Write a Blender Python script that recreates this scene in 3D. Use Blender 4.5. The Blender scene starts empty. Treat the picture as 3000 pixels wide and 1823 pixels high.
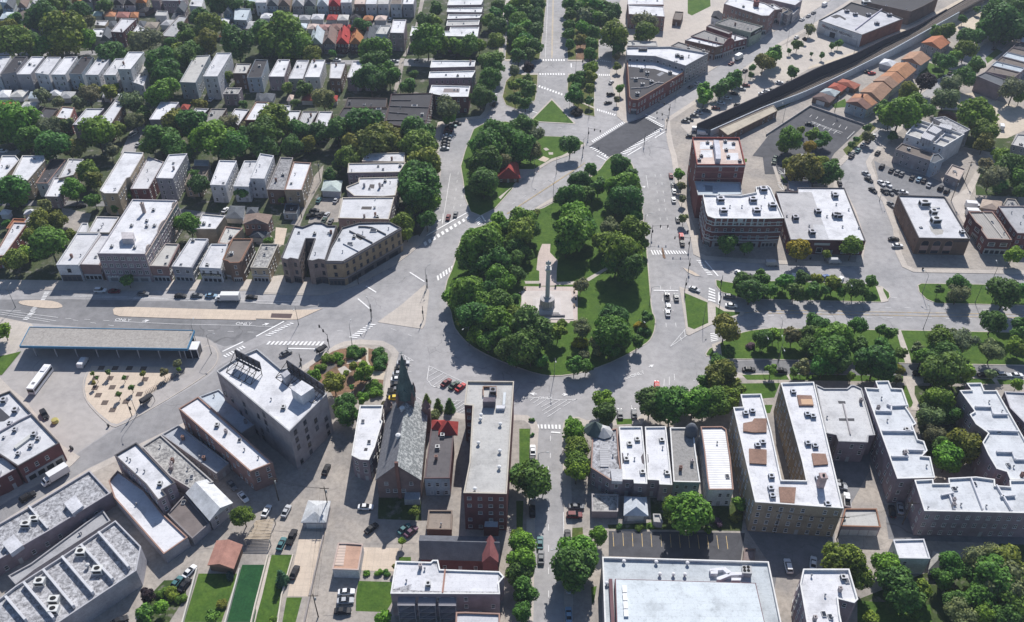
import bpy, math, random
import numpy as np
from mathutils import Vector, Matrix
random.seed(7); np.random.seed(7)
R = math.radians
# ------------------------------------------------------------------ camera
FOC, PITCH, CAMH = 2598.0, math.atan(2111/2598.0), 207.0      # measured on the 3000 px wide photograph
CP, SP = math.cos(PITCH), math.sin(PITCH)
scene = bpy.context.scene
COL = scene.collection
cam_data = bpy.data.cameras.new('camera'); cam = bpy.data.objects.new('camera', cam_data); COL.objects.link(cam)
cam.location = (0, 0, CAMH); cam.rotation_euler = (math.pi/2-PITCH, 0, 0)
cam_data.sensor_width = 36; cam_data.lens = 36*FOC/3000; cam_data.clip_start = 1; cam_data.clip_end = 12000
scene.camera = cam
# ------------------------------------------------------------------ world, sun, exposure
SUN_EL, SUN_AZ = R(41), R(9.5)            # azimuth from +Y towards +X
world = bpy.data.worlds.new('World'); scene.world = world; world.use_nodes = True
wn = world.node_tree.nodes; wl = world.node_tree.links
bg = wn['Background']; sky = wn.new('ShaderNodeTexSky'); sky.sky_type = 'NISHITA'; sky.sun_disc = False
sky.sun_elevation = SUN_EL; sky.sun_rotation = SUN_AZ; sky.air_density = 1.0; sky.dust_density = 1.0; sky.ozone_density = 5.0
wl.new(sky.outputs[0], bg.inputs[0]); bg.inputs[1].default_value = 0.085
sun_data = bpy.data.lights.new('sun', 'SUN'); sun = bpy.data.objects.new('sun', sun_data); COL.objects.link(sun)
sun_data.energy = 5.0; sun_data.angle = R(0.5); sun_data.color = (1.0, 0.965, 0.92)
sd = Vector((math.sin(SUN_AZ)*math.cos(SUN_EL), math.cos(SUN_AZ)*math.cos(SUN_EL), math.sin(SUN_EL)))
sun.rotation_euler = sd.to_track_quat('Z', 'Y').to_euler(); sun.location = (0, 300, 400)
vs = scene.view_settings; vs.view_transform = 'Standard'; vs.look = 'None'; vs.exposure = 0.25; vs.gamma = 1; vs.use_curve_mapping = False
scene.cycles.max_bounces = 4; scene.cycles.diffuse_bounces = 3; scene.cycles.glossy_bounces = 2; scene.cycles.transmission_bounces = 2
scene.cycles.transparent_max_bounces = 4; scene.cycles.use_denoising = True
# ------------------------------------------------------------------ measuring: photo pixel -> place on the ground or at a height
TX = {'1': 0, '2': 750, '3': 1500, '4': 2250}; TY = {'a': 0, 'b': 456, 'c': 912, 'd': 1367}; TS = 3.283
def P(x, y, z=0.0):
    u = (x-1500)/FOC; v = (y-911.5)/FOC
    t = (z-CAMH)/(-SP-v*CP)
    return Vector((u*t, (CP-v*SP)*t, z))
def mscale(x, y, z=0.0):                     # photo pixels per metre there
    v = (y-911.5)/FOC
    return FOC*(SP+v*CP)/(CAMH-z)
def px(s):                                   # "a1 12,30 40,55 b1 ..." -> photo pixels
    out = []; t = 'a1'
    for k in s.split():
        if ',' in k:
            a, b = k.split(','); out.append((TX[t[1]]+float(a)/TS, TY[t[0]]+float(b)/TS))
        else: t = k
    return out
def W(s, z=0.0): return [P(x, y, z) for x, y in px(s)]
def ccw(p):
    a = sum(p[i][0]*p[(i+1) % len(p)][1]-p[(i+1) % len(p)][0]*p[i][1] for i in range(len(p)))
    return p if a > 0 else p[::-1]
def chaikin(p, n=2):
    for _ in range(n):
        q = []
        for i in range(len(p)):
            a, b = p[i], p[(i+1) % len(p)]
            q += [a*.75+b*.25, a*.25+b*.75]
        p = q
    return p
def inset(p, d):                             # p counter-clockwise
    n = len(p); out = []
    for i in range(n):
        a, b, c = Vector(p[i-1][:2]), Vector(p[i][:2]), Vector(p[(i+1) % n][:2])
        e1 = (b-a); e2 = (c-b)
        if e1.length < 1e-4 or e2.length < 1e-4: out.append(Vector((b.x, b.y))); continue
        e1.normalize(); e2.normalize()
        n1 = Vector((-e1.y, e1.x)); n2 = Vector((-e2.y, e2.x))
        m = n1+n2; k = m.dot(n1)
        if k < .3: k = .3
        out.append(b+m*(d/k))
    return out
def centroid(p): return Vector((sum(v[0] for v in p)/len(p), sum(v[1] for v in p)/len(p), 0))
def inside(x, y, p):
    c = False
    for i in range(len(p)):
        a, b = p[i-1], p[i]
        if (a[1] > y) != (b[1] > y) and x < (b[0]-a[0])*(y-a[1])/(b[1]-a[1])+a[0]: c = not c
    return c
# ------------------------------------------------------------------ materials
MATS = {}
def nd(nt, kind, **kw):
    n = nt.nodes.new(kind)
    for k, v in kw.items(): setattr(n, k, v)
    return n
def base_mat(name, rough=.85, spec=.25):
    m = bpy.data.materials.new(name); m.use_nodes = True; MATS[name] = m
    b = m.node_tree.nodes['Principled BSDF']; b.inputs['Roughness'].default_value = rough
    b.inputs['Specular IOR Level'].default_value = spec
    return m, m.node_tree, b
def noise(nt, scale, detail=3, rough=.6, coord=None, dist=0):
    n = nd(nt, 'ShaderNodeTexNoise'); n.inputs['Scale'].default_value = scale; n.inputs['Detail'].default_value = detail
    n.inputs['Roughness'].default_value = rough; n.inputs['Distortion'].default_value = dist
    if coord is None:
        coord = nd(nt, 'ShaderNodeNewGeometry').outputs['Position']
    nt.links.new(coord, n.inputs['Vector']); return n.outputs['Fac']
def ramp(nt, fac, stops, interp='LINEAR'):
    r = nd(nt, 'ShaderNodeValToRGB'); e = r.color_ramp.elements; r.color_ramp.interpolation = interp
    while len(e) < len(stops): e.new(.5)
    for k, (p, c) in enumerate(stops):
        e[k].position = p; e[k].color = (c if len(c) == 4 else (*c, 1))
    nt.links.new(fac, r.inputs[0]); return r.outputs[0]
def mix(nt, a, b, fac=.5, mode='MIX'):
    n = nd(nt, 'ShaderNodeMix'); n.data_type = 'RGBA'; n.blend_type = mode
    for s, v in ((n.inputs[0], fac), (n.inputs[6], a), (n.inputs[7], b)):
        if hasattr(v, 'is_linked') or isinstance(v, bpy.types.NodeSocket): nt.links.new(v, s)
        else: s.default_value = v if not isinstance(v, tuple) else (*v, 1)[:4]
    return n.outputs[2]
def g3(v): return (v, v, v)
def objcol(nt): return nd(nt, 'ShaderNodeObjectInfo').outputs['Color']
def bump(nt, b, h, dist, strength=.5):
    n = nd(nt, 'ShaderNodeBump'); n.inputs['Distance'].default_value = dist; n.inputs['Strength'].default_value = strength
    nt.links.new(h, n.inputs['Height']); nt.links.new(n.outputs[0], b.inputs['Normal'])
# tinted: object colour broken up by two noises (paint, siding, brick, plain metal)
def tinted(name, s1, s2, lo, hi, rough=.85, spec=.25, fine=.08):
    m, nt, b = base_mat(name, rough, spec)
    a = ramp(nt, noise(nt, s1, 4), [(.3, g3(lo)), (.7, g3(hi))])
    c = ramp(nt, noise(nt, s2, 2), [(.3, g3(1-fine)), (.7, g3(1+fine))])
    nt.links.new(mix(nt, mix(nt, objcol(nt), a, 1., 'MULTIPLY'), c, 1., 'MULTIPLY'), b.inputs['Base Color']); return m
tinted('wall', .22, 2.2, .74, 1.12, .9, .15, .14)
tinted('paint', .4, 5, .9, 1.06, .6, .4)
tinted('trim', .5, 5, .85, 1.05, .8, .2)
tinted('shingle', .5, 4.5, .78, 1.15, .9, .15, .16)
tinted('plain', .6, 7, .9, 1.07, .7, .3)
m, nt, b = base_mat('brick', .92, .12)        # brick courses too fine to pick apart from here
pos = nd(nt, 'ShaderNodeNewGeometry').outputs['Position']
sx = nd(nt, 'ShaderNodeSeparateXYZ'); nt.links.new(pos, sx.inputs[0])
ad = nd(nt, 'ShaderNodeMath', operation='ADD'); nt.links.new(sx.outputs[0], ad.inputs[0]); nt.links.new(sx.outputs[1], ad.inputs[1])
cb = nd(nt, 'ShaderNodeCombineXYZ'); nt.links.new(ad.outputs[0], cb.inputs[0]); nt.links.new(sx.outputs[2], cb.inputs[1])
bt = nd(nt, 'ShaderNodeTexBrick'); nt.links.new(cb.outputs[0], bt.inputs['Vector']); bt.inputs['Scale'].default_value = 2.2
bt.inputs['Color1'].default_value = (.9, .9, .9, 1); bt.inputs['Color2'].default_value = (1.15, 1.1, 1.05, 1); bt.inputs['Mortar'].default_value = (.8, .82, .85, 1)
c = mix(nt, objcol(nt), bt.outputs[0], .8, 'MULTIPLY')
c = mix(nt, c, ramp(nt, noise(nt, .3, 4), [(.3, g3(.72)), (.7, g3(1.12))]), 1., 'MULTIPLY')
nt.links.new(c, b.inputs['Base Color'])
# flat roof membranes with ponding stains
m, nt, b = base_mat('roof', .8, .2)
c = mix(nt, objcol(nt), ramp(nt, noise(nt, .16, 5, .7), [(.33, (.70, .70, .71)), (.5, (.93, .93, .94)), (.75, g3(1.04))]), 1., 'MULTIPLY')
c = mix(nt, c, ramp(nt, noise(nt, 1.6, 4, .75), [(.30, g3(.70)), (.48, g3(1.0))]), .7, 'MULTIPLY')
c = mix(nt, c, ramp(nt, noise(nt, .5, 6, .8), [(.58, g3(1)), (.72, (.55, .55, .57))]), .8, 'MULTIPLY')
br = nd(nt, 'ShaderNodeTexBrick'); br.offset = .5; br.inputs['Scale'].default_value = .33; br.inputs['Brick Width'].default_value = 2.2; br.inputs['Row Height'].default_value = .6; br.inputs['Mortar Size'].default_value = .012
br.inputs['Color1'].default_value = (1, 1, 1, 1); br.inputs['Color2'].default_value = (.95, .95, .96, 1); br.inputs['Mortar'].default_value = (.80, .80, .81, 1)
nt.links.new(nd(nt, 'ShaderNodeNewGeometry').outputs['Position'], br.inputs['Vector']); c = mix(nt, c, br.outputs[0], .8, 'MULTIPLY')
nt.links.new(c, b.inputs['Base Color'])
m, nt, b = base_mat('roof_worn', .85, .2)     # flaking silver coat over felt
pos = nd(nt, 'ShaderNodeNewGeometry').outputs['Position']
f1 = noise(nt, .9, 6, .8, pos, .6)
c = mix(nt, objcol(nt), (.075, .072, .08), ramp(nt, f1, [(.38, g3(0)), (.60, g3(.85))]))
nt.links.new(c, b.inputs['Base Color'])
m, nt, b = base_mat('gravel_roof', .95, .1)
c = mix(nt, objcol(nt), ramp(nt, noise(nt, 1.2, 6, .8), [(.3, g3(.62)), (.7, g3(1.25))]), 1., 'MULTIPLY')
nt.links.new(c, b.inputs['Base Color'])
def ribbed(name, scale, amt, rough):           # standing seams / corrugation
    m, nt, b = base_mat(name, rough, .3)
    co = nd(nt, 'ShaderNodeTexCoord').outputs['Object']
    w = nd(nt, 'ShaderNodeTexWave'); w.inputs['Scale'].default_value = scale; w.bands_direction = 'X' if name != 'ribbed_y' else 'Y'
    nt.links.new(co, w.inputs['Vector'])
    c = mix(nt, objcol(nt), ramp(nt, w.outputs['Fac'], [(.1, g3(1-amt)), (.5, g3(1.03))]), 1., 'MULTIPLY')
    c = mix(nt, c, ramp(nt, noise(nt, .3, 3), [(.3, g3(.85)), (.7, g3(1.05))]), 1., 'MULTIPLY')
    nt.links.new(c, b.inputs['Base Color']); bump(nt, b, w.outputs['Fac'], .05)
ribbed('ribbed', .35, .25, .6); ribbed('ribbed_y', .35, .25, .6)
m, nt, b = base_mat('church_slate', .85, .2)
c = mix(nt, objcol(nt), (.52, .53, .51), mix(nt, g3(0), ramp(nt, noise(nt, 1.1, 6, .85), [(.49, g3(0)), (.56, g3(1))]), ramp(nt, objcol(nt), [(.16, g3(.15)), (.2, g3(1))]))); nt.links.new(c, b.inputs['Base Color'])
tinted('copper', .5, 3, .7, 1.3, .7, .3, .2); tinted('stone', .35, 4, .88, 1.06, .85, .2, .06)
# worn light asphalt with tar seams, patches, tyre polish
def pavement(name, col, dark, patch=.25, seam=.5, scale=1.0, joint=0):
    m, nt, b = base_mat(name, .9, .2)
    pos = nd(nt, 'ShaderNodeNewGeometry').outputs['Position']
    c = mix(nt, (*col, 1), (*dark, 1), ramp(nt, noise(nt, .035*scale, 5, .6, pos), [(.38, g3(0)), (.68, g3(1))]))
    c = mix(nt, c, ramp(nt, noise(nt, .35*scale, 5, .7, pos), [(.3, g3(1-patch)), (.6, g3(1.05))]), 1., 'MULTIPLY')
    c = mix(nt, c, ramp(nt, noise(nt, 3.5, 3, .7, pos), [(.3, g3(.92)), (.7, g3(1.06))]), 1., 'MULTIPLY')
    if seam:
        v = nd(nt, 'ShaderNodeTexVoronoi', feature='DISTANCE_TO_EDGE'); v.inputs['Scale'].default_value = .055*scale
        wv = nd(nt, 'ShaderNodeTexNoise'); wv.inputs['Scale'].default_value = .12; nt.links.new(pos, wv.inputs['Vector'])
        mx = nd(nt, 'ShaderNodeMix'); mx.data_type = 'RGBA'; mx.blend_type = 'LINEAR_LIGHT'; mx.inputs[0].default_value = 12.0
        ad = nd(nt, 'ShaderNodeVectorMath', operation='MULTIPLY_ADD'); ad.inputs[1].default_value = (9, 9, 0)
        nt.links.new(wv.outputs['Color'], ad.inputs[0]); nt.links.new(pos, ad.inputs[2]); nt.nodes.remove(mx)
        nt.links.new(ad.outputs[0], v.inputs['Vector'])
        s = ramp(nt, v.outputs['Distance'], [(.002, g3(1-seam)), (.007, g3(1))])
        gate = ramp(nt, noise(nt, .03, 2, .5, pos), [(.5, g3(0)), (.62, g3(.8))])
        c = mix(nt, c, mix(nt, g3(1.), s, gate), 1., 'MULTIPLY')
    if joint:
        br = nd(nt, 'ShaderNodeTexBrick'); br.offset = 0; br.inputs['Scale'].default_value = 1/joint
        br.inputs['Brick Width'].default_value = 1; br.inputs['Row Height'].default_value = 1; br.inputs['Mortar Size'].default_value = .035
        br.inputs['Color1'].default_value = (1, 1, 1, 1); br.inputs['Color2'].default_value = (.975, .975, .975, 1); br.inputs['Mortar'].default_value = (.86, .86, .86, 1)
        nt.links.new(pos, br.inputs['Vector']); c = mix(nt, c, br.outputs[0], 1., 'MULTIPLY')
    nt.links.new(c, b.inputs['Base Color']); return m
pavement('road_asphalt', (.40, .385, .385), (.285, .28, .285), .2, .5)
pavement('dark_asphalt', (.10, .10, .11), (.07, .07, .078), .25, .3)
pavement('avenue_asphalt', (.31, .30, .30), (.24, .235, .24), .2, .45)
pavement('mid_asphalt', (.24, .235, .24), (.18, .18, .185), .2, .45)
pavement('alley_concrete', (.41, .365, .32), (.27, .25, .235), .25, .4, 2.0)
pavement('sidewalk', (.53, .475, .42), (.43, .39, .355), .12, 0, 1, 1.5)
pavement('plaza_tan', (.60, .50, .40), (.54, .45, .37), .1, 0, 1, 2.0)
pavement('plaza_pink', (.56, .47, .43), (.50, .42, .39), .1, 0, 1, 1.6)
pavement('sand', (.58, .50, .40), (.48, .41, .33), .14, 0)
pavement('bus_lane', (.42, .39, .37), (.32, .305, .30), .15, .35, .8)
def lawnmat(name, a, b_, c_=None):
    m, nt, b = base_mat(name, .95, .1)
    c = mix(nt, (*a, 1), (*b_, 1), ramp(nt, noise(nt, .09, 5, .65), [(.35, g3(0)), (.65, g3(1))]))
    c = mix(nt, c, ramp(nt, noise(nt, 1.4, 4, .8), [(.25, g3(.62)), (.75, g3(1.35))]), 1., 'MULTIPLY')
    c = mix(nt, c, ramp(nt, noise(nt, .3, 4, .7), [(.35, (.74, .78, .8)), (.62, (1.12, 1.05, .95))]), 1., 'MULTIPLY')
    if c_: c = mix(nt, c, (*c_, 1), ramp(nt, noise(nt, .22, 5, .7), [(.54, g3(0)), (.66, g3(.85))]))
    nt.links.new(c, b.inputs['Base Color'])
lawnmat('grass', (.062, .125, .022), (.085, .15, .03))
lawnmat('grass_dry', (.085, .12, .03), (.11, .125, .04), (.20, .15, .09))
lawnmat('turf_dark', (.02, .075, .03), (.025, .09, .035))
lawnmat('yard', (.05, .085, .025), (.07, .09, .035), (.22, .20, .18))
lawnmat('soil', (.20, .125, .085), (.25, .16, .11), (.12, .09, .06))
lawnmat('ground_far', (.055, .085, .03), (.10, .105, .075), (.24, .22, .21))
m, nt, b = base_mat('road_paint', .7, .3)
pos = nd(nt, 'ShaderNodeNewGeometry').outputs['Position']
c = mix(nt, (.80, .79, .78), (.42, .41, .41), ramp(nt, noise(nt, 1.6, 5, .8, pos), [(.5, g3(0)), (.72, g3(1))]))
nt.links.new(c, b.inputs['Base Color'])
m, nt, b = base_mat('yellow_paint', .7, .3)
c = mix(nt, (.66, .46, .17), (.40, .36, .30), ramp(nt, noise(nt, .8, 5, .8), [(.42, g3(0)), (.6, g3(1))]))
nt.links.new(c, b.inputs['Base Color'])
m, nt, b = base_mat('glass', .12, .35)
c = ramp(nt, nd(nt, 'ShaderNodeObjectInfo').outputs['Random'], [(0, (.012, .015, .022)), (.6, (.03, .035, .05)), (.88, (.06, .065, .08)), (1, (.2, .2, .21))])
nt.links.new(c, b.inputs['Base Color'])
m, nt, b = base_mat('car_paint', .5, .2); nt.links.new(objcol(nt), b.inputs['Base Color']); b.inputs['Coat Weight'].default_value = .05
m, nt, b = base_mat('car_glass', .2, .4); b.inputs['Base Color'].default_value = (.012, .014, .018, 1)
m, nt, b = base_mat('tyre', .9, .2); b.inputs['Base Color'].default_value = (.02, .02, .02, 1)
m, nt, b = base_mat('chrome', .3, .5); b.inputs['Base Color'].default_value = (.5, .5, .52, 1); b.inputs['Metallic'].default_value = .8
m, nt, b = base_mat('head_lamp', .15, .6); b.inputs['Base Color'].default_value = (.75, .75, .72, 1)
m, nt, b = base_mat('tail_lamp', .2, .6); b.inputs['Base Color'].default_value = (.30, .012, .01, 1)
for LN in ('leaf', 'leaf_mass'):
  m, nt, b = base_mat(LN, .65, .2)
  oi = nd(nt, 'ShaderNodeObjectInfo')
  lcol = oi.outputs['Color']
  if LN == 'leaf_mass':
    va = nd(nt, 'ShaderNodeVertexColor'); va.layer_name = 'tint'; lcol = va.outputs[0]
  pos = nd(nt, 'ShaderNodeNewGeometry').outputs['Position']
  gi = nd(nt, 'ShaderNodeNewGeometry')
  c = mix(nt, lcol, ramp(nt, noise(nt, .55, 3, .6, pos), [(.3, (.62, .66, .7)), (.7, (1.35, 1.3, 1.15))]), 1., 'MULTIPLY')
  c = mix(nt, c, ramp(nt, gi.outputs['Random Per Island'], [(0, (.5, .56, .6)), (1, (1.6, 1.5, 1.2))]), 1., 'MULTIPLY')
  c = mix(nt, c, ramp(nt, oi.outputs['Random'], [(0, (.85, .9, .9)), (1, (1.18, 1.1, 1.05))]), 1., 'MULTIPLY')
  nt.links.new(c, b.inputs['Base Color'])
  tr = nd(nt, 'ShaderNodeBsdfTranslucent'); nt.links.new(c, tr.inputs[0])
  ms = nd(nt, 'ShaderNodeMixShader'); ms.inputs[0].default_value = .3
  nt.links.new(b.outputs[0], ms.inputs[1]); nt.links.new(tr.outputs[0], ms.inputs[2])
  nt.links.new(ms.outputs[0], nt.nodes['Material Output'].inputs[0])
m, nt, b = base_mat('bark', .95, .1)
nt.links.new(ramp(nt, noise(nt, 3, 4), [(.3, (.05, .04, .03)), (.7, (.12, .1, .08))]), b.inputs['Base Color'])
# ------------------------------------------------------------------ object helpers
def mesh_obj(name, verts, faces, mat, color=None, parent=None, loc=(0, 0, 0), smooth=False):
    me = bpy.data.meshes.new(name); me.from_pydata([tuple(v) for v in verts], [], faces); me.validate(); me.update()
    for k in (mat if isinstance(mat, (list, tuple)) else [mat]): me.materials.append(MATS[k])
    if smooth: me.shade_smooth()
    return inst(name, me, color, parent, loc)
def inst(name, me, color=None, parent=None, loc=(0, 0, 0), rz=0, scale=None):
    o = bpy.data.objects.new(name, me); COL.objects.link(o); o.location = loc
    if rz: o.rotation_euler = (0, 0, rz)
    if scale: o.scale = scale
    if color: o.color = (*color, 1)
    if parent: o.parent = parent
    return o
def tag(o, label, cat, group=None):
    o['label'] = label; o['category'] = cat
    if group: o['group'] = group
    return o
def root(name, loc):
    o = bpy.data.objects.new(name, None); COL.objects.link(o); o.location = loc; o.empty_display_size = 1; return o
class MB:                                    # a bag of faces that becomes ONE mesh
    def __init__(s): s.v = []; s.f = []; s.m = []
    def add(s, vs_, fs, mi=0):
        n = len(s.v); s.v += [tuple(v) for v in vs_]; s.f += [[i+n for i in f] for f in fs]; s.m += [mi]*len(fs)
    def box(s, x0, x1, y0, y1, z0, z1, mi=0, taper=0):
        t = taper
        s.add([(x0, y0, z0), (x1, y0, z0), (x1, y1, z0), (x0, y1, z0), (x0+t, y0+t, z1), (x1-t, y0+t, z1), (x1-t, y1-t, z1), (x0+t, y1-t, z1)],
              [(3, 2, 1, 0), (4, 5, 6, 7), (0, 1, 5, 4), (1, 2, 6, 5), (2, 3, 7, 6), (3, 0, 4, 7)], mi)
    def prism(s, poly, z0, z1, mi=0, cap=True, bottom=False):
        n = len(poly); vs_ = [(p[0], p[1], z0) for p in poly]+[(p[0], p[1], z1) for p in poly]
        fs = [(i, (i+1) % n, n+(i+1) % n, n+i) for i in range(n)]
        if cap: fs.append(tuple(range(n, 2*n)))
        if bottom: fs.append(tuple(range(n-1, -1, -1)))
        s.add(vs_, fs, mi)
    def tube(s, a, b, r0, r1=None, n=6, mi=0, cap=True):
        r1 = r0 if r1 is None else r1; a = Vector(a); b = Vector(b); d = (b-a)
        if d.length < 1e-5: return
        q = d.to_track_quat('Z', 'Y'); vs_ = []
        for c_, r in ((a, r0), (b, r1)):
            for k in range(n):
                t = 2*math.pi*k/n; vs_.append(c_+q @ Vector((r*math.cos(t), r*math.sin(t), 0)))
        fs = [(i, (i+1) % n, n+(i+1) % n, n+i) for i in range(n)]
        if cap: fs += [tuple(range(n, 2*n)), tuple(range(n-1, -1, -1))]
        s.add(vs_, fs, mi)
    def lathe(s, prof, n=10, c=(0, 0), mi=0):
        vs_ = [(c[0]+r*math.cos(2*math.pi*k/n), c[1]+r*math.sin(2*math.pi*k/n), z) for r, z in prof for k in range(n)]
        fs = [(j*n+i, j*n+(i+1) % n, (j+1)*n+(i+1) % n, (j+1)*n+i) for j in range(len(prof)-1) for i in range(n)]
        fs.append(tuple((len(prof)-1)*n+i for i in range(n)))
        s.add(vs_, fs, mi)
    def bar(s, a, b, w, h, mi=0):            # a beam lying on the line a-b, z = its bottom
        a = Vector(a); b = Vector(b); d = (b-a); n = Vector((-d.y, d.x, 0))
        if n.length < 1e-6: n = Vector((1, 0, 0))
        n = n.normalized()*(w/2); up = Vector((0, 0, h))
        vs_ = [a-n, a+n, a+n+up, a-n+up, b-n, b+n, b+n+up, b-n+up]
        s.add(vs_, [(0, 1, 2, 3), (5, 4, 7, 6), (1, 5, 6, 2), (4, 0, 3, 7), (3, 2, 6, 7), (4, 5, 1, 0)], mi)
    def obj(s, name, mat, color=None, parent=None, loc=(0, 0, 0), smooth=False):
        me = s.mesh(name, mat, smooth); return inst(name, me, color, parent, loc)
    def mesh(s, name, mat, smooth=False):
        me = bpy.data.meshes.new(name); me.from_pydata(s.v, [], s.f); me.update()
        mats = mat if isinstance(mat, (list, tuple)) else [mat]
        for k in mats: me.materials.append(MATS[k])
        if len(mats) > 1: me.polygons.foreach_set('material_index', s.m)
        if smooth: me.shade_smooth()
        return me
def copy_tree(o, parent=None):
    c_ = o.copy(); COL.objects.link(c_); c_.parent = parent
    for ch in o.children: copy_tree(ch, c_)
    return c_
ORD = ['', 'first', 'second', 'third', 'fourth', 'fifth', 'sixth', 'seventh', 'eighth', 'ninth', 'tenth', 'eleventh', 'twelfth', 'thirteenth', 'fourteenth', 'fifteenth', 'sixteenth', 'seventeenth', 'eighteenth', 'nineteenth', 'twentieth']
def ordn(k):
    if k <= 20: return ORD[k]
    return {2: 'twenty-', 3: 'thirty-', 4: 'forty-', 5: 'fifty-'}[k//10]+ORD[k % 10] if k % 10 else {3: 'thirtieth', 4: 'fortieth', 5: 'fiftieth'}[k//10]
PENDING = {}                                  # group phrase -> [(photo x, object, description, category)]
def later(o, x, desc, cat, phrase): PENDING.setdefault((phrase, cat), []).append((x, o, desc))
def flush_labels():
    for (phrase, cat), L in PENDING.items():
        L.sort(key=lambda t: t[0])
        for k, (x, o, desc) in enumerate(L, 1):
            if len(L) == 1: lab = f'{desc} {phrase}'
            elif k == 1: lab = f'{desc}, leftmost {phrase}'
            elif k == len(L): lab = f'{desc}, rightmost {phrase}'
            else: lab = f'{desc}, {ordn(k)} from left {phrase}'
            tag(o, lab, cat, f'{cat}s {phrase}' if len(L) > 1 else None)
# ================================================================== the setting
def structure(o): o['kind'] = 'structure'; return o
ZL = [0.004]
def sheet(name, pts, mat, z=None, smooth=0, parent=None):
    """a flat sheet a few millimetres above whatever lies below"""
    p = ccw([Vector((q[0], q[1], 0)) for q in (W(pts, z or 0) if isinstance(pts, str) else pts)])
    if smooth: p = chaikin(p, smooth)
    if z is None: z = ZL[0]; ZL[0] += .004
    o = mesh_obj(name, [(q[0], q[1], z) for q in p], [list(range(len(p)))], mat, parent=parent)
    return structure(o) if parent is None else o
SLABS = []
def gz(x, y):                               # height of the paving at a place
    return max([z for p_, z in SLABS if inside(x, y, p_)] or [0.])
def slab(name, pts, mat, z=.13, smooth=0, kerb=.3, kmat='sidewalk'):
    """raised kerbed area: kerb ring in concrete, inside in its own material"""
    p = ccw([Vector((q[0], q[1], 0)) for q in (W(pts, z) if isinstance(pts, str) else pts)])
    if smooth: p = chaikin(p, smooth)
    n = len(p); SLABS.append((p, z))
    if kerb:
        q = inset(p, kerb); b = MB()
        b.add([(v[0], v[1], z) for v in q], [tuple(range(n))])
        o = structure(b.obj(name, mat))
        k = MB(); k.add([(v[0], v[1], -.2) for v in p]+[(v[0], v[1], z) for v in p]+[(v[0], v[1], z) for v in q],
              [(i, (i+1) % n, n+(i+1) % n, n+i) for i in range(n)]+[(n+i, n+(i+1) % n, 2*n+(i+1) % n, 2*n+i) for i in range(n)])
        k.obj('kerb', kmat, parent=o)
    else:
        b = MB(); b.prism(p, -.2, z); o = structure(b.obj(name, mat))
    return o
structure(mesh_obj('ground', [(-5000, -1500, -.25), (5000, -1500, -.25), (5000, 9000, -.25), (-5000, 9000, -.25)], [(0, 1, 2, 3)], 'ground_far'))
road = structure(mesh_obj('road', [(-420, 60, 0), (420, 60, 0), (760, 760, 0), (-760, 760, 0)], [(0, 1, 2, 3)], 'road_asphalt'))
# city blocks (kerb height)
slab('pavement', 'b1 -1500,1285 b1 2462,1300 b2 0,1330 560,1345 700,1330 980,1240 1340,1050 1500,930 1590,850 1680,700 1745,420 1780,150 a2 1755,1497 1765,1330 1795,1190 1900,1165 2190,1135 2245,1070 2300,880 2345,720 2370,600 2390,300 2440,0 2470,-300 a1 -3000,-300', 'ground_far', kerb=2.6)
slab('pavement', 'a3 960,600 940,720 970,850 1005,1010 1010,1120 1090,1185 1260,1110 1650,860 1880,700 2250,470 2462,330 a4 300,190 620,-10 900,-220 a3 1150,-300 1040,0 980,300', 'sidewalk', kerb=.4)
east_a = slab('pavement', 'a3 1470,1150 1760,960 2250,640 a4 60,440 430,230 800,-10 1200,-250 2800,-220 2350,210 2150,380 1960,505 1650,760 1420,950 960,1330 800,1497 b4 700,100 690,300 760,360 850,540 940,820 910,1040 880,1065 0,1040 b3 1850,1000 1745,950 1700,700 1590,420 1530,0 a3 1500,1400 1475,1250', 'alley_concrete', kerb=2.6)
east_b = slab('pavement', 'a4 3200,-150 2462,300 2100,600 1660,870 1490,1000 1110,1350 975,1497 b4 940,60 955,110 1000,230 1055,385 1100,440 1200,700 1225,930 1290,1070 1400,1120 1560,1125 2462,1140 3600,1160', 'alley_concrete', kerb=2.4)
sw = slab('pavement', 'd1 -500,830 0,540 540,210 850,20 c1 1540,1180 c2 400,555 700,370 760,325 850,290 1000,272 1220,285 1320,335 1375,400 1340,520 1290,800 1275,930 1500,900 1990,985 c3 0,995 150,1000 235,1065 258,1130 240,1400 d3 222,500 205,1497 200,2100 d1 -900,2100', 'alley_concrete', kerb=2.4)
se = slab('pavement', 'd3 500,2100 500,450 c3 482,1300 488,1110 500,1060 560,1020 640,1015 720,1050 1000,1045 1200,1035 1450,790 1770,745 1830,610 2190,592 c4 0,602 2462,642 3600,665 d4 3600,2100', 'alley_concrete', kerb=2.4)
slab('pavement', 'c1 -600,560 -200,560 0,640 100,740 220,830 430,1090 600,1290 770,1400 690,1480 d1 660,10 330,190 0,370 -500,640', 'sidewalk', kerb=.35)
slab('pavement', 'c1 -900,20 0,55 300,118 330,160 250,230 200,330 -20,640 -400,560 -900,500', 'sidewalk', kerb=.35)
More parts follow.
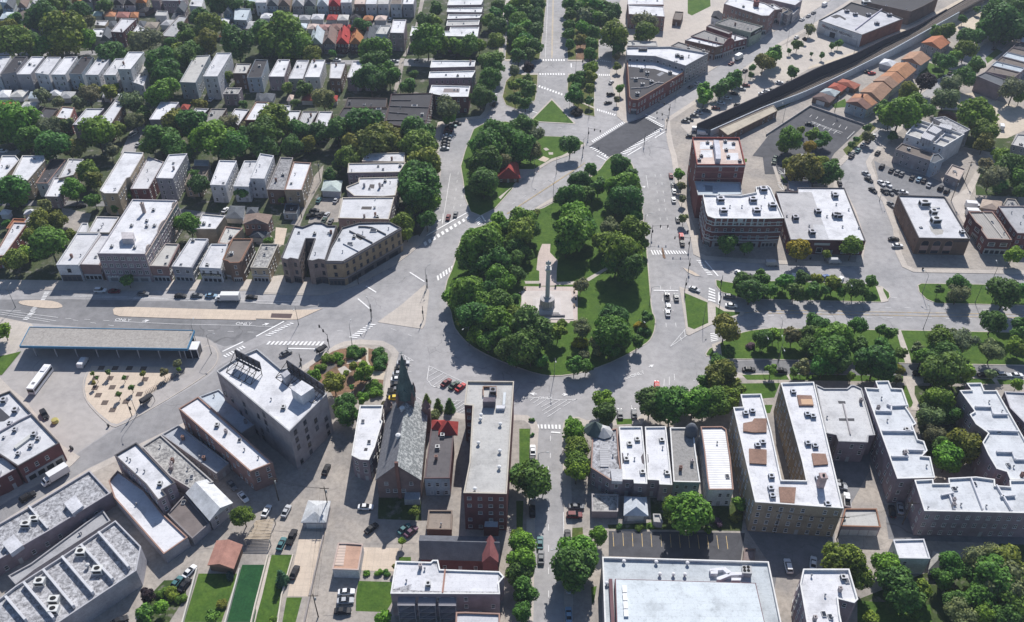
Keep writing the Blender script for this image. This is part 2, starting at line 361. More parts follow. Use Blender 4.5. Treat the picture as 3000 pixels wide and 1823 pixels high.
# park and islands
park = slab('park_lawn', 'b3 260,522 440,422 820,160 920,20 1010,-25 1150,50 1205,200 1240,350 1268,600 1290,780 1305,960 1330,1260 1350,1497 c3 1385,60 1385,130 1368,215 1325,292 1230,352 1110,420 900,520 650,600 420,630 250,610 0,525 c2 2250,440 2050,330 1920,190 1885,100 1870,0 b2 1820,1400 1810,1250 1900,1050 1930,900 1980,760 2100,690 2200,668', 'grass', smooth=1, kerb=.4)
slab('park_lawn', 'a3 280,1305 470,1312 640,1340 700,1375 700,1400 540,1497 b3 380,55 60,245 0,330 b2 2300,510 2160,580 2060,540 2005,400 1990,250 1965,100 a2 2010,1440 2090,1240 2180,1190 2400,1165 a3 0,1180 150,1240', 'grass', kerb=.4)
slab('lawn_island', 'a3 90,708 250,712 246,830 225,960 150,1045 40,1050 -60,1010 -95,930 -60,780 0,715', 'grass_dry', kerb=.3)
slab('lawn_island', 'a3 -70,575 240,590 268,565 335,0 345,-250 0,-250', 'grass_dry', kerb=.3)
slab('lawn_island', 'a3 535,590 835,590 838,400 895,0 900,-250 495,-250 505,0 522,300', 'grass_dry', kerb=.3)
slab('lawn_island', 'a3 540,712 815,730 800,800 790,1010 800,1122 700,1105 590,1010 560,960 530,860', 'grass_dry', kerb=.3)
slab('triangle_island', 'a3 383,945 612,1185 600,1195 180,1172 170,1160', 'grass', kerb=.9)
slab('boulevard_lawn', 'b3 1955,1190 2130,1222 b4 50,1202 1000,1232 1100,1260 1170,1318 1178,1360 1150,1400 1090,1412 0,1386 b3 2200,1372 2010,1312 1960,1250', 'grass', kerb=.35)
slab('boulevard_lawn', 'b4 1436,1245 1470,1226 2462,1242 3600,1262 3600,1462 2462,1442 1620,1422 1520,1380 1450,1310', 'grass', kerb=.35)
slab('boulevard_lawn', 'c3 1858,410 1890,360 2050,270 2210,200 2300,180 c4 0,160 1260,178 2462,202 3600,220 3600,545 2462,522 1340,502 300,475 0,464 c3 2060,462 1940,442 1870,432', 'grass', kerb=.35)
slab('splitter_island', 'b3 1610,1258 1700,1290 1900,1398 2070,1478 c3 2235,5 2225,35 1950,112 1700,234 1678,220 1650,20', 'sidewalk', kerb=.35)
sheet('lawn', 'b3 1655,1318 1880,1412 c3 1888,112 1752,174 1692,150', 'grass', .134)
sheet('lawn', 'b3 1958,1450 2040,1497 c3 2195,10 2185,28 1962,86', 'grass', .134)
slab('nose_island', 'b3 1640,1075 1740,1110 1815,1160 1770,1160 1690,1125', 'plaza_tan', kerb=.3)
slab('concrete_island', 'b2 1625,1240 1668,1310 c2 1645,0 1628,120 1600,170 1400,140 1170,105 1200,80 b2 1380,1450', 'sidewalk', .1, kerb=.25)
slab('avenue_median', 'b1 1085,1478 1110,1462 1250,1455 2462,1490 b2 560,1480 640,1470 c2 560,8 400,80 280,82 0,70 c1 2462,85 1800,72 1150,48 1095,30', 'plaza_tan', kerb=.35, kmat='plaza_tan')
slab('avenue_median', 'b1 170,1415 200,1392 400,1388 540,1402 605,1440 590,1465 440,1470 230,1440', 'plaza_tan', kerb=.3, kmat='plaza_tan', smooth=1)
# station terminal: concrete bus lanes and the raised plaza
sheet('bus_lane', 'c1 -20,640 200,330 290,150 1000,150 1860,240 1990,258 2080,320 2135,420 2115,510 2000,620 1550,890 1090,1130 700,1390 600,1290 430,1090 220,830', 'bus_lane')
slab('plaza', 'c1 870,515 1700,530 1850,520 1880,430 1960,330 2060,330 2110,430 2070,530 1950,640 1480,930 1130,1118 1060,1105 930,990 820,860 790,740 805,640', 'bus_lane', kerb=.3, smooth=1)
sheet('plaza_paving', 'c1 880,525 1690,540 1760,560 1450,800 1350,880 1290,1000 1130,1085 1070,1075 940,970 835,850 812,740 830,640', 'plaza_tan', .136)
# darker resurfaced intersection and approaches
sheet('road_resurfacing', 'a3 1090,1190 1290,1120 1460,1235 1040,1497 b3 940,20 860,-10 a3 740,1410', 'dark_asphalt')
sheet('road_resurfacing', 'b1 -1500,1480 0,1385 600,1380 2462,1415 b2 300,1440 600,1450 c2 100,40 300,95 -100,300 -300,340 c1 2100,320 1980,250 1860,235 700,145 300,115 0,55 -1500,20', 'mid_asphalt')
sheet('road_resurfacing', 'd1 -300,690 0,535 540,205 850,15 c1 1540,1175 c2 395,550 690,365 640,335 100,300 c1 2300,420 2115,525 2000,632 1550,902 1090,1142 700,1398 d1 650,22 330,202 0,382 -300,545', 'avenue_asphalt')
for pts in ('b1 -1500,1290 2462,1305 b2 0,1335 560,1350 380,1420 0,1395 b1 2462,1400 800,1360 -1500,1340',):
    sheet('parking_lane', pts, 'road_asphalt')
sheet('side_street', 'c3 2060,470 2190,480 c4 0,470 300,480 1340,507 2462,530 3600,555 3600,655 2462,635 0,596 c3 2100,582', 'mid_asphalt')
# park paths and monument plaza
zz = .136
sheet('park_path', 'b3 290,850 370,850 365,930 440,1010 430,1110 428,1250 262,1255 262,1110 235,1100 250,950', 'plaza_pink', zz)
sheet('monument_plaza', 'b3 115,1258 585,1262 632,1290 630,1497 c3 632,90 560,95 550,115 300,105 190,100 70,60 b3 75,1480', 'plaza_pink', zz+.004)
sheet('park_path', 'b3 120,1206 262,1206 262,1232 130,1232', 'sidewalk', zz); sheet('park_path', 'b3 428,1215 600,1210 720,1180 900,1075 935,1070 935,1085 745,1205 610,1240 428,1243', 'sidewalk', zz)
sheet('park_path', 'b3 215,530 440,422 830,160 815,140 545,310 230,500', 'sidewalk', zz); sheet('park_path', 'b3 1225,500 1262,620 1275,740 1255,740 1225,650', 'sidewalk', zz)
sheet('park_path', 'a3 690,1380 700,1400 540,1497 b3 385,55 60,250 -40,340 -110,420 -130,400 0,300 60,220 380,30 a3 480,1497', 'sidewalk', zz)
sheet('park_path', 'b3 75,130 260,130 262,155 180,155 100,215 60,235 20,150', 'plaza_pink', zz+.004)
sheet('concrete_pad', 'a3 300,1430 330,1420 360,1440 325,1452', 'sidewalk', zz); sheet('concrete_pad', 'a3 350,1465 395,1465 395,1488 355,1488', 'sidewalk', zz)
sheet('concrete_pad', 'b3 250,42 300,5 362,30 320,62', 'plaza_tan', zz)
sheet('dirt_path', 'a3 620,360 720,360 690,575 612,572', 'soil', zz)
for pts in ('a3 -70,570 250,575 250,592 -70,586', 'a3 540,575 835,575 835,590 540,588', 'a3 90,708 250,706 250,720 90,722', 'a3 540,708 815,718 815,735 540,722', 'a3 665,990 680,985 800,1035 800,1050', 'a3 150,780 165,780 250,825 245,838'):
    sheet('park_path', pts, 'sidewalk', zz+.004)
sheet('park_path', 'b4 1035,1255 1105,1265 1110,1300 1160,1400 1090,1414 1060,1320', 'sidewalk', zz)
sheet('park_path', 'c3 1920,320 2000,290 2020,440 1950,440', 'sidewalk', zz)
sheet('park_path', 'c4 1232,182 1278,182 1360,410 1380,500 1320,500', 'sidewalk', zz)
# curb-side lawns and front yards on the blocks
zz = .138
for pts, mt in (('c4 -250,612 170,606 205,660 -200,660', 'grass'), ('c4 200,606 1300,622 1300,680 220,662', 'grass'), ('c4 1330,626 1380,626 1420,686 1360,686', 'grass'),
    ('c4 1490,640 2150,650 2190,700 1500,690', 'grass'), ('c4 2200,655 2462,660 2462,700 2230,705', 'grass'), ('c4 -260,695 115,690 60,830 -290,860', 'grass'), ('c4 -300,905 45,900 20,980 -320,1000', 'grass'),
    ('c4 1290,715 1335,715 1400,900 1360,930', 'grass'), ('c4 1400,715 1900,725 2000,1100 1990,1420 1530,1400 1440,1100', 'yard'),
    ('c3 1000,1035 1155,1035 1155,1085 1010,1092', 'grass'), ('c3 70,1130 175,1130 165,1497 70,1497', 'grass'), ('d3 40,330 110,330 100,700 45,650', 'grass'), ('d3 580,590 680,585 685,745 575,740', 'grass_dry'),
    ('d3 760,1160 815,1150 790,1300 770,1330', 'grass'), ('d3 1330,300 2240,300 2210,620 930,600 920,560 1340,540', 'yard'), ('d3 1180,570 1300,570 1300,605 1180,605', 'grass'),
    ('c1 -200,460 60,420 205,385 20,610 -200,640', 'grass'), ('d1 1910,1030 2290,1030 2130,1497 1770,1497', 'grass'), ('d1 2330,945 2620,945 2450,1497 2160,1497', 'turf_dark'),
    ('d2 150,850 365,850 250,1230 120,1800 -80,1800', 'grass'), ('d2 295,1260 505,1258 410,1800 200,1800', 'grass'), ('d2 965,1100 1310,1110 1310,1300 1250,1400 960,1390', 'grass'), ('d2 1375,870 1490,870 1490,910 1370,905', 'grass'),
    ('d2 1180,290 1590,300 1590,520 1170,505', 'yard'), ('d4 860,1280 2700,560 2700,1900 860,1900', 'yard'), ('d4 860,1290 1560,1330 1590,1600 860,1600', 'grass'), ('d1 1330,1100 1790,1090 1790,1250 1560,1600 1290,1600', 'yard'),
    ('b4 120,185 230,185 240,260 150,265', 'grass'), ('a4 720,1440 1010,1200 1040,1230 760,1497', 'grass_dry'), ('a4 1540,600 1780,680 1600,780 1420,760', 'grass'), ('a4 2090,560 2200,470 2260,500 2110,610', 'grass'),
    ('a4 610,1010 740,950 770,1030 640,1040', 'grass'), ('a4 -10,1040 240,960 310,940 60,1090', 'yard'), ('b2 60,700 250,860 200,900 0,850', 'alley_concrete'),
    ('a3 1690,-100 1900,-100 1910,60 1730,150 1690,130', 'grass'), ('b3 2170,30 2260,30 2260,60 2180,80', 'grass'), ('b4 1990,180 2462,-100 2800,300 2462,400 2000,380', 'yard'), ('a4 1600,1050 2462,1100 2300,1497 1560,1350', 'yard')):
    sheet('lawn' if 'grass' in mt or 'turf' in mt else 'yard', pts, mt, zz); zz += .0004
zz = .15
for nm, pts, mt in (('parking_lot', 'a4 0,1310 400,1030 920,1210 640,1475 560,1600 -150,1500', 'dark_asphalt'), ('parking_lot', 'b4 -60,-60 240,0 640,30 610,90 640,250 230,300 120,180 -30,180', 'dark_asphalt'),
    ('parking_lot', 'a3 1620,1210 2250,800 2462,660 a4 60,470 480,300 860,470 780,560 400,660 0,880 a3 1780,1190 1700,1290', 'sidewalk'),
    ('sand_lot', 'a4 1790,1030 1850,910 1970,890 2462,1050 2700,1150 2300,1330 2190,1330 2160,1150 1900,1130', 'sand'), ('plaza', 'a4 1740,230 2150,0 2300,-120 2700,-120 2300,60 2000,320 1790,300', 'sand'),
    ('parking_lot', 'b4 1020,50 1190,120 1550,200 1750,290 1790,330 1700,395 1250,385 1100,390', 'mid_asphalt'), ('parking_lot', 'd3 930,620 2240,640 2200,905 930,860', 'dark_asphalt'),
    ('courtyard', 'c4 430,1000 960,1240 1000,1497 d4 720,500 620,0', 'mid_asphalt'), ('alley', 'd4 860,500 1160,480 1240,700 1170,800 640,800 660,700 860,690', 'alley_concrete'), ('alley', 'd3 2250,600 2462,300 d4 700,500 640,600 640,800 200,1100 100,1700 0,1700 d3 2462,915', 'mid_asphalt'), ('alley', 'd4 1130,480 2700,560 2700,760 1160,700', 'mid_asphalt'),
    ('driveway', 'd4 80,1060 240,1060 200,1250 180,1700 140,1700 60,1200', 'alley_concrete'),
    ('alley', 'd1 2100,600 2260,590 d2 -120,760 d1 1860,800 1450,1230 1250,1600 1000,1600 1400,1080 1800,800', 'alley_concrete'), ('alley', 'd2 640,0 840,0 760,330 740,600 500,1497 470,1700 330,1700 560,800 690,300 600,60', 'alley_concrete'),
    ('driveway', 'd2 430,620 670,630 500,1250 300,1250', 'plaza_tan'), ('driveway', 'd2 180,540 430,400 430,600 360,850 140,845', 'alley_concrete'), ('parking_lot', 'd2 830,60 1160,120 1150,300 1170,510 1590,530 1560,740 1020,745 830,690 880,380', 'alley_concrete'),
    ('patio', 'd2 1030,775 1375,785 1330,1010 1015,1000', 'plaza_tan'), ('parking_lot', 'd2 700,1090 985,1100 930,1440 640,1430', 'alley_concrete'),
    ('parking_lot', 'b2 620,405 840,410 790,640 500,650 540,520', 'alley_concrete'), ('alley', 'b2 560,200 650,90 630,250 480,520 420,680 330,660 450,480', 'alley_concrete'), ('alley', 'b1 590,500 880,560 830,700 620,760', 'alley_concrete'),
    ('driveway', 'b2 190,690 300,700 265,860 180,850', 'plaza_tan'), ('street', 'a1 1160,1475 1250,1270 1390,1180 1400,1260 1330,1350 1300,1480', 'road_asphalt'), ('street', 'a2 600,585 1370,570 1720,560 1720,650 1370,630 600,615', 'road_asphalt'),
    ('alley', 'a2 1385,560 1430,560 1395,780 1330,930 1310,930 1350,760', 'alley_concrete'), ('alley', 'a2 1410,540 1470,440 1540,220 1580,0 1620,-200 1680,-200 1620,0 1560,250 1500,440 1440,545', 'alley_concrete'),
    ('alley', 'a1 -200,960 740,965 1250,1000 1250,960 700,925 -200,935', 'mid_asphalt'), ('alley', 'a2 -100,250 480,240 1300,250 1300,215 480,215 -100,225', 'mid_asphalt'), ('street', 'a1 -200,480 700,500 960,480 960,530 700,540 -200,530', 'road_asphalt'), ('street', 'a1 -200,1450 140,1450 220,1390 240,1420 150,1497 -200,1530', 'road_asphalt'),
    ('alley', 'b1 0,430 1200,440 2100,560 2462,600 2462,640 2050,600 1150,490 0,480', 'mid_asphalt'), ('front_walk', 'd2 0,1400 0,1340 110,870 145,870 60,1240 -40,1600', 'sidewalk'),
    ('alley', 'a4 0,1310 -40,1230 320,980 420,960 400,1030', 'alley_concrete'), ('driveway', 'b4 1760,420 1900,320 2000,150 2050,160 1990,300 1930,440 1960,560 1880,650 1780,480', 'sidewalk'),
    ('sidewalk', 'b1 -900,1180 560,1200 2462,1190 b2 0,1180 250,1150 860,1200 1390,880 1440,800 1560,760 1600,830 1500,915 1330,1040 975,1228 690,1318 560,1332 0,1318 b1 2462,1290 -900,1276', 'sidewalk'),
    ('walkway', 'a4 380,670 830,535 1130,395 1400,285 1900,10 1850,-10 1370,255 1120,345 830,500 400,640', 'sand'),
    ('walkway', 'b4 30,60 60,60 130,265 105,290', 'sidewalk'), ('driveway', 'c4 1300,625 1490,635 1495,690 1410,720 1410,800 1470,930 1440,955 1370,950 1395,880 1340,740', 'sidewalk')):
    sheet(nm, pts, mt, zz); zz += .0015
# ------------------------------------------------------------------ painted markings (flat paint on the road)
def strip(b, p, q, w, z):
    d = (q-p); 
    if d.length < .05: return
    n = Vector((-d.y, d.x, 0)).normalized()*(w/2)
    b.add([(v.x, v.y, z) for v in (p-n, q-n, q+n, p+n)], [(0, 1, 2, 3)])
ZP = .105
def crosswalk(a, bb, n, duty=.55, z=ZP):
    A = W(a); B = W(bb); m = MB()
    for k in range(n):
        t0 = (k+.2)/n; t1 = t0+duty/n
        q = [A[0].lerp(A[1], t0), A[0].lerp(A[1], t1), B[0].lerp(B[1], t1), B[0].lerp(B[1], t0)]
        m.add([(v.x, v.y, z) for v in q], [(0, 1, 2, 3)])
    m.obj('crosswalk', 'road_paint', parent=road)
for a, bb, n in (('a3 265,570 512,572', 'a3 267,588 514,590', 10), ('a3 258,706 512,707', 'a3 260,723 514,724', 10), ('a3 257,820 495,906', 'a3 246,838 488,925', 9),
    ('a3 845,580 955,592', 'a3 843,590 950,602', 6), ('a3 815,714 945,717', 'a3 815,731 945,734', 7), ('a3 812,1045 1005,1103', 'a3 815,1066 993,1120', 9),
    ('a3 1078,1163 758,1360', 'a3 1092,1182 778,1378', 19), ('a3 1312,1123 1470,1218', 'a3 1276,1134 1438,1228', 9), ('a3 1428,1233 1036,1478', 'a3 1462,1245 1090,1490', 21),
    ('a3 772,1410 915,1497', 'a3 742,1420 890,1510', 7), ('b3 880,-8 952,22', 'b3 862,-2 930,40', 4), ('b2 2045,578 1600,845', 'b2 2062,602 1615,880', 11), ('b2 2150,585 2182,642', 'b2 2108,618 2140,678', 4),
    ('b2 1950,1020 1730,1165', 'b2 1957,1062 1742,1212', 8), ('c2 340,108 75,238', 'c2 372,116 130,244', 9), ('c2 1092,118 884,258', 'c2 1160,124 962,266', 8),
    ('c2 120,290 670,294', 'c2 88,323 640,334', 14), ('b3 1326,911 1670,918', 'b3 1348,957 1692,946', 13), ('b3 1770,1004 1882,1152', 'b3 1815,1008 1935,1158', 9),
    ('b3 1893,1266 1886,1400', 'b3 1953,1290 1958,1420', 5), ('c3 1905,212 1915,300', 'c3 1965,205 1985,285', 5), ('c3 198,1090 475,1094', 'c3 203,1130 478,1136', 8),
    ('b1 430,1310 390,1395', 'b1 480,1310 430,1395', 6), ('b1 330,1450 285,1497', 'b1 370,1455 330,1497', 4), ('c1 300,0 215,85', 'c1 345,5 260,90', 6), ('c1 2140,430 2340,330', 'c1 2170,450 2370,350', 8)):
    crosswalk(a, bb, n)
def lines(name, segs, w, mat='road_paint', z=ZP, dash=None):
    m = MB()
    for s in segs:
        p = W(s)
        for i in range(len(p)-1):
            if dash:
                L = (p[i+1]-p[i]).length; k = 0.
                while k < L:
                    strip(m, p[i].lerp(p[i+1], k/L), p[i].lerp(p[i+1], min(1, (k+dash[0])/L)), w, z); k += dash[0]+dash[1]
            else: strip(m, p[i], p[i+1], w, z)
    m.obj(name, mat, parent=road)
lines('stop_line', ['b2 2040,545 1610,788', 'b2 2165,570 2203,632', 'b2 1480,1125 1620,1215', 'b2 1058,1256 1157,1318', 'b2 980,1378 1102,1482', 'c2 0,245 270,100', 'c2 310,360 625,366', 'b3 1856,1014 1982,1162', 'b3 1992,1318 1992,1432', 'b3 1360,1298 1600,1302', 'a3 1280,1100 1385,1145', 'a3 1470,1270 1375,1330', 'a3 1250,1415 1110,1497', 'b3 815,0 925,58', 'a3 130,1050 250,1092', 'a3 568,612 570,652', 'c3 375,1165 465,1172', 'c1 2140,390 2340,295'], .6)
lines('lane_line', ['b2 1870,175 1790,680', 'c1 1095,98 1700,125 2462,142', 'c2 0,146 165,148', 'b1 590,1340 2462,1405', 'b1 590,1352 2462,1417 b2 0,1422 330,1432', 'b1 1300,1372 2462,1392 b2 0,1398 420,1412', 'd3 495,440 500,720', 'c3 240,1250 232,1480', 'b1 0,1488 200,1497', 'c1 0,10 540,95', 'c1 60,0 560,62', 'c1 0,30 480,105', 'b2 1790,680 1798,560', 'a3 345,0 320,560', 'b3 1290,190 1310,320'], .16)
lines('lane_dash', ['b2 1945,160 1895,560', 'b2 1995,300 1960,560', 'b3 1375,180 1440,740', 'b3 1430,180 1510,740', 'b3 1300,560 1320,780', 'b3 1427,1255 1432,1290', 'b3 1520,1255 1524,1290', 'b3 1445,1370 1455,1497', 'b3 1535,1370 1548,1497', 'c3 1480,115 1485,160', 'c3 1572,115 1580,160', 'c1 630,70 1100,95', 'c1 700,85 1180,155', 'c1 2000,190 2462,205', 'a3 320,720 315,900', 'c3 370,1200 368,1440', 'd3 350,0 352,1400', 'b3 0,470 700,20', 'a3 1120,1470 1450,1290', 'a3 440,1225 640,1250', 'c2 780,190 1010,205', 'c2 1300,170 1500,240', 'c3 1090,660 1260,570', 'c4 0,45 2462,85', 'b4 0,1440 2462,1490', 'b4 1180,1366 1270,1370'], .14, dash=(2.2, 5))
lines('parking_tick', ['c3 %d,%d %d,%d' % t for t in ((1465, 650, 1460, 720), (1512, 630, 1512, 715), (1560, 605, 1565, 665), (1330, 730, 1230, 780), (1740, 665, 1760, 668), (1150, 908, 1152, 1010), (1180, 783, 1260, 790))]+['c2 1450,528 1502,530', 'c2 1455,580 1495,582', 'c2 1700,730 2020,742'], .14)
lines('hatching', ['c2 1665,528 1645,660 1690,720 1770,740', 'c2 1665,528 2010,690', 'c2 1665,580 1710,545', 'c2 1655,630 1760,570', 'c2 1650,690 1800,600', 'c2 1700,722 1840,620', 'c2 1750,735 1800,690', 'c2 1380,400 1515,478 1395,478', 'c2 1400,410 1415,478', 'c2 1430,430 1445,478', 'c2 1460,445 1480,478',
    'c3 160,828 500,858 630,846', 'c3 340,1020 470,935', 'c3 490,920 560,875', 'c3 580,865 625,845', 'c3 310,990 535,855', 'c3 290,960 460,858', 'c3 280,925 400,862', 'c3 235,912 325,852', 'c3 205,885 265,845', 'c3 175,862 215,835',
    'c3 1670,170 1520,345 1680,235', 'c3 1660,190 1665,245', 'c3 1620,250 1630,285', 'c2 1880,860 2005,858', 'c2 1900,890 1935,862', 'c2 1910,915 1985,865', 'c2 1920,945 2005,885', 'c2 1920,975 2008,925', 'c2 1960,980 2008,955', 'c2 1550,830 1600,862'], .16)
lines('centre_line', ['a3 400,0 388,560', 'a3 392,0 380,560', 'b3 -50,560 700,70', 'b3 -48,566 702,76', 'c4 0,20 2462,64', 'b4 200,1490 2462,1530', 'c3 2230,20 2462,-5 c4 300,0'], .2, 'yellow_paint')
lines('parking_stripe', ['d3 %d,%d %d,%d' % t for t in ((970, 640, 978, 775), (1065, 645, 1072, 770), (1155, 648, 1163, 775), (1247, 650, 1255, 778), (1335, 652, 1345, 780), (1875, 665, 1892, 797), (1968, 668, 1985, 800), (2058, 672, 2075, 802), (1430, 655, 1440, 780), (1520, 657, 1530, 785), (1605, 658, 1618, 788), (1695, 660, 1708, 790), (1785, 662, 1800, 795))], .14, 'yellow_paint', .28)
lines('parking_stripe', ['a4 415,1170 480,1195 500,1205 570,1230 600,1240 720,1280', 'a4 425,1185 700,1290', 'a4 450,1180 430,1200', 'a4 500,1200 470,1225', 'a4 560,1225 530,1250', 'a4 610,1245 580,1270', 'a4 660,1262 630,1290', 'a4 420,1110 400,1130', 'a4 480,1128 460,1150', 'a4 540,1150 520,1170', 'a4 640,1190 620,1210', 'a4 700,1205 680,1230', 'a4 760,1225 740,1250', 'a4 760,1340 830,1270', 'b4 95,125 155,125 160,180 110,182', 'b4 100,140 150,180', 'b4 95,160 140,180', 'b4 90,265 130,265 155,335 110,335', 'b4 92,280 140,330', 'b4 100,300 140,335'], .2, 'road_paint', .28)
m = MB()                                       # arrows
for s in ('c3 1315,540 1365,515', 'c3 480,805 540,803', 'c1 1370,100 1440,88', 'c2 60,135 130,118', 'b2 1745,636 1785,615', 'c3 240,800 170,795', 'b3 1255,310 1285,295'):
    a, b_ = W(s); d = (b_-a).normalized(); n = Vector((-d.y, d.x, 0)); strip(m, a, b_-d*1.4, .35, ZP)
    m.add([(v.x, v.y, ZP) for v in (b_, b_-d*1.6+n*.8, b_-d*1.6-n*.8)], [(0, 2, 1)])
m.obj('lane_arrow', 'road_paint', parent=road)
def words(txt, s, size, mat='road_paint'):     # painted lane words
    p, q = W(s); d = (q-p); cu = bpy.data.curves.new('text', 'FONT'); cu.body = txt; cu.size = size; cu.align_x = 'CENTER'
    o = bpy.data.objects.new('text', cu); dg = bpy.context.evaluated_depsgraph_get()
    me = bpy.data.meshes.new_from_object(o); bpy.data.objects.remove(o); me.materials.clear(); me.materials.append(MATS[mat])
    inst('lane_word', me, None, road, (p.x, p.y, ZP), math.atan2(d.y, d.x))
words('ONLY', 'c1 1175,98 1255,102', 2.2); words('ONLY', 'c1 2340,135 2410,137', 2.2); words('ONLY', 'c3 1215,620 1280,600', 2.0); words('ONLY', 'c3 320,850 388,850', 1.8)
# ================================================================== building kit
def window_mesh(kind):
    b = MB()                                   # 1 x 1, centre at origin, facing -Y: frame 0, glass 1, sill 0
    f = .075
    def fr(x0, x1, z0, z1, y0=-.07, y1=0.): b.box(x0, x1, y0, y1, z0, z1, 0)
    fr(-.5, -.5+f, -.5, .5); fr(.5-f, .5, -.5, .5); fr(-.5+f, .5-f, .5-f*.7, .5); fr(-.5+f, .5-f, -.5, -.5+f*.6)
    if kind == 'double': fr(-.5+f, .5-f, -.04, .04, -.05)
    if kind == 'pair': fr(-.05, .05, -.5, .5, -.06); fr(-.5+f, .5-f, -.03, .03, -.04)
    if kind == 'triple': fr(-.2, -.13, -.5, .5, -.06); fr(.13, .2, -.5, .5, -.06)
    b.box(-.56, .56, -.16, -.001, -.56, -.5, 0)
    b.add([(-.5+f, -.02, -.5), (.5-f, -.02, -.5), (.5-f, -.02, .5), (-.5+f, -.02, .5)], [(0, 1, 2, 3)], 1)
    return b.mesh('window_'+kind, ['trim', 'glass'])
WM = {k: window_mesh(k) for k in ('double', 'pair', 'triple', 'plain')}
b = MB(); b.box(-.5, .5, -.05, 0, 0, 1, 0); b.add([(-.38, -.06, .08), (.38, -.06, .08), (.38, -.06, .92), (-.38, -.06, .92)], [(0, 1, 2, 3)], 1); DOORM = b.mesh('door', ['trim', 'plain'])
b = MB(); b.box(-.5, .5, -.12, 0, .72, 1, 0); b.box(-.5, .5, -.10, 0, 0, .12, 0)
for k in range(5): b.box(-.5+k*.235, -.44+k*.235, -.08, 0, .12, .72, 0)
b.add([(-.48, -.03, .12), (.48, -.03, .12), (.48, -.03, .72), (-.48, -.03, .72)], [(0, 1, 2, 3)], 1); SHOPM = b.mesh('storefront', ['trim', 'glass'])
b = MB(); b.box(-.5, .5, -.06, 0, 0, 1)
for k in range(1, 5): b.box(-.5, .5, -.085, -.06, k*.2-.012, k*.2+.012)
GDOORM = b.mesh('garage_door', 'trim')
# roof things
b = MB(); b.box(-.5, .5, -.5, .5, .08, 1, 0); b.box(-.55, .55, -.55, .55, 0, .08, 0)
b.lathe([(.3, 1.), (.3, 1.06), (.05, 1.07)], 10, (-.02, 0), 1); b.box(-.51, -.5, -.4, .4, .2, .8, 1); b.box(-.4, .4, -.51, -.5, .25, .8, 1); ACM = b.mesh('rooftop_unit', ['plain', 'tyre'])
b = MB(); b.lathe([(.13, 0), (.13, .55), (.26, .56), (.26, .75), (.1, .9)], 8); VENTM = b.mesh('roof_vent', 'plain')
b = MB(); b.box(-.5, .5, -.5, .5, 0, .35, 0); b.box(-.4, .4, -.4, .4, .35, .42, 1); HATCHM = b.mesh('skylight', ['plain', 'glass'])
b = MB(); b.box(-.45, .45, -.45, .45, 0, 1, 0); b.box(-.52, .52, -.52, .52, .9, 1.02, 0); b.box(-.15, .15, -.15, .15, 1.02, 1.12, 1); CHIMM = b.mesh('chimney', ['brick', 'tyre'])
RC = {'white': (.62, .62, .635), 'bright': (.70, .70, .715), 'cream': (.50, .49, .465), 'grey': (.40, .40, .41), 'silver': (.54, .54, .56), 'dark': (.048, .046, .052), 'brown': (.17, .14, .12), 'gravel': (.30, .29, .28), 'blue': (.50, .56, .60), 'pink': (.62, .50, .44), 'slate': (.11, .12, .135)}
WC = {'grey': (.36, .35, .38), 'white': (.60, .60, .62), 'red': (.23, .095, .09), 'darkred': (.17, .075, .075), 'brown': (.20, .135, .105), 'tan': (.42, .345, .25), 'purple': (.30, .245, .27), 'cream': (.52, .47, .38), 'blue': (.36, .42, .48), 'stone': (.35, .32, .33), 'yellow': (.44, .33, .18), 'pinkbrick': (.30, .19, .175), 'green': (.30, .35, .28)}
BRICKY = {'red', 'darkred', 'brown', 'tan', 'purple', 'yellow', 'pinkbrick', 'stone'}
TRIM = {'w': (.72, .71, .69), 'd': (.10, .095, .10), 'b': (.28, .15, .10), 'o': (.33, .21, .17), 't': (.5, .45, .38), 'g': (.4, .4, .41), 'r': (.25, .06, .05)}
def facades(p):                               # edges that look towards the photograph's side
    n = len(p)
    for i in range(n):
        a, c = Vector(p[i][:2]), Vector(p[(i+1) % n][:2]); d = c-a
        if d.length < 2.2: continue
        d.normalize(); nn = Vector((d.y, -d.x)); mid = (Vector(p[i][:2])+Vector(p[(i+1) % n][:2]))/2
        yield i, a, c, d, nn, (-mid).normalized().dot(nn)
def openings(rt, p, h, org, st=3, z0=.9, fh=None, ww=1.0, wh=1.55, gap=2.4, kind='double', trim='w', skip=(), shop=False, mind=.12, vacancy=.12, rear_door=True, top=.9):
    fh = fh or (h-top)/st
    for i, a, c, d, nn, face in facades(p):
        if face < mind or i in skip: continue
        L = (Vector(c)-Vector(a)).length; rz = math.atan2(d.y, d.x); side = face < .55
        k = max(1, int((L-.9)/gap)) if L > 2.4 else 0
        for f in range(st):
            z = f*fh+z0+wh/2
            if z+wh/2 > h-.5: continue
            if f == 0 and shop and not side:
                q = a+d*(L/2); o = inst('storefront', SHOPM, TRIM['d'] if trim != 'w' else TRIM['g'], rt, (q.x-org.x, q.y-org.y, .12), rz, (L*.92, 1.2, fh-.5)); continue
            for j in range(k):
                if random.random() < vacancy*(2.2 if side else 1): continue
                q = a+d*(L*(j+.5)/k)
                if f == 0 and not side and rear_door and j == k//2 and not shop:
                    inst('door', DOORM, TRIM['g'], rt, (q.x-org.x, q.y-org.y, .12), rz, (1.0, 1, 2.15)); continue
                inst('window', WM[kind], TRIM[trim], rt, (q.x-org.x, q.y-org.y, z), rz, (ww, 1, wh))
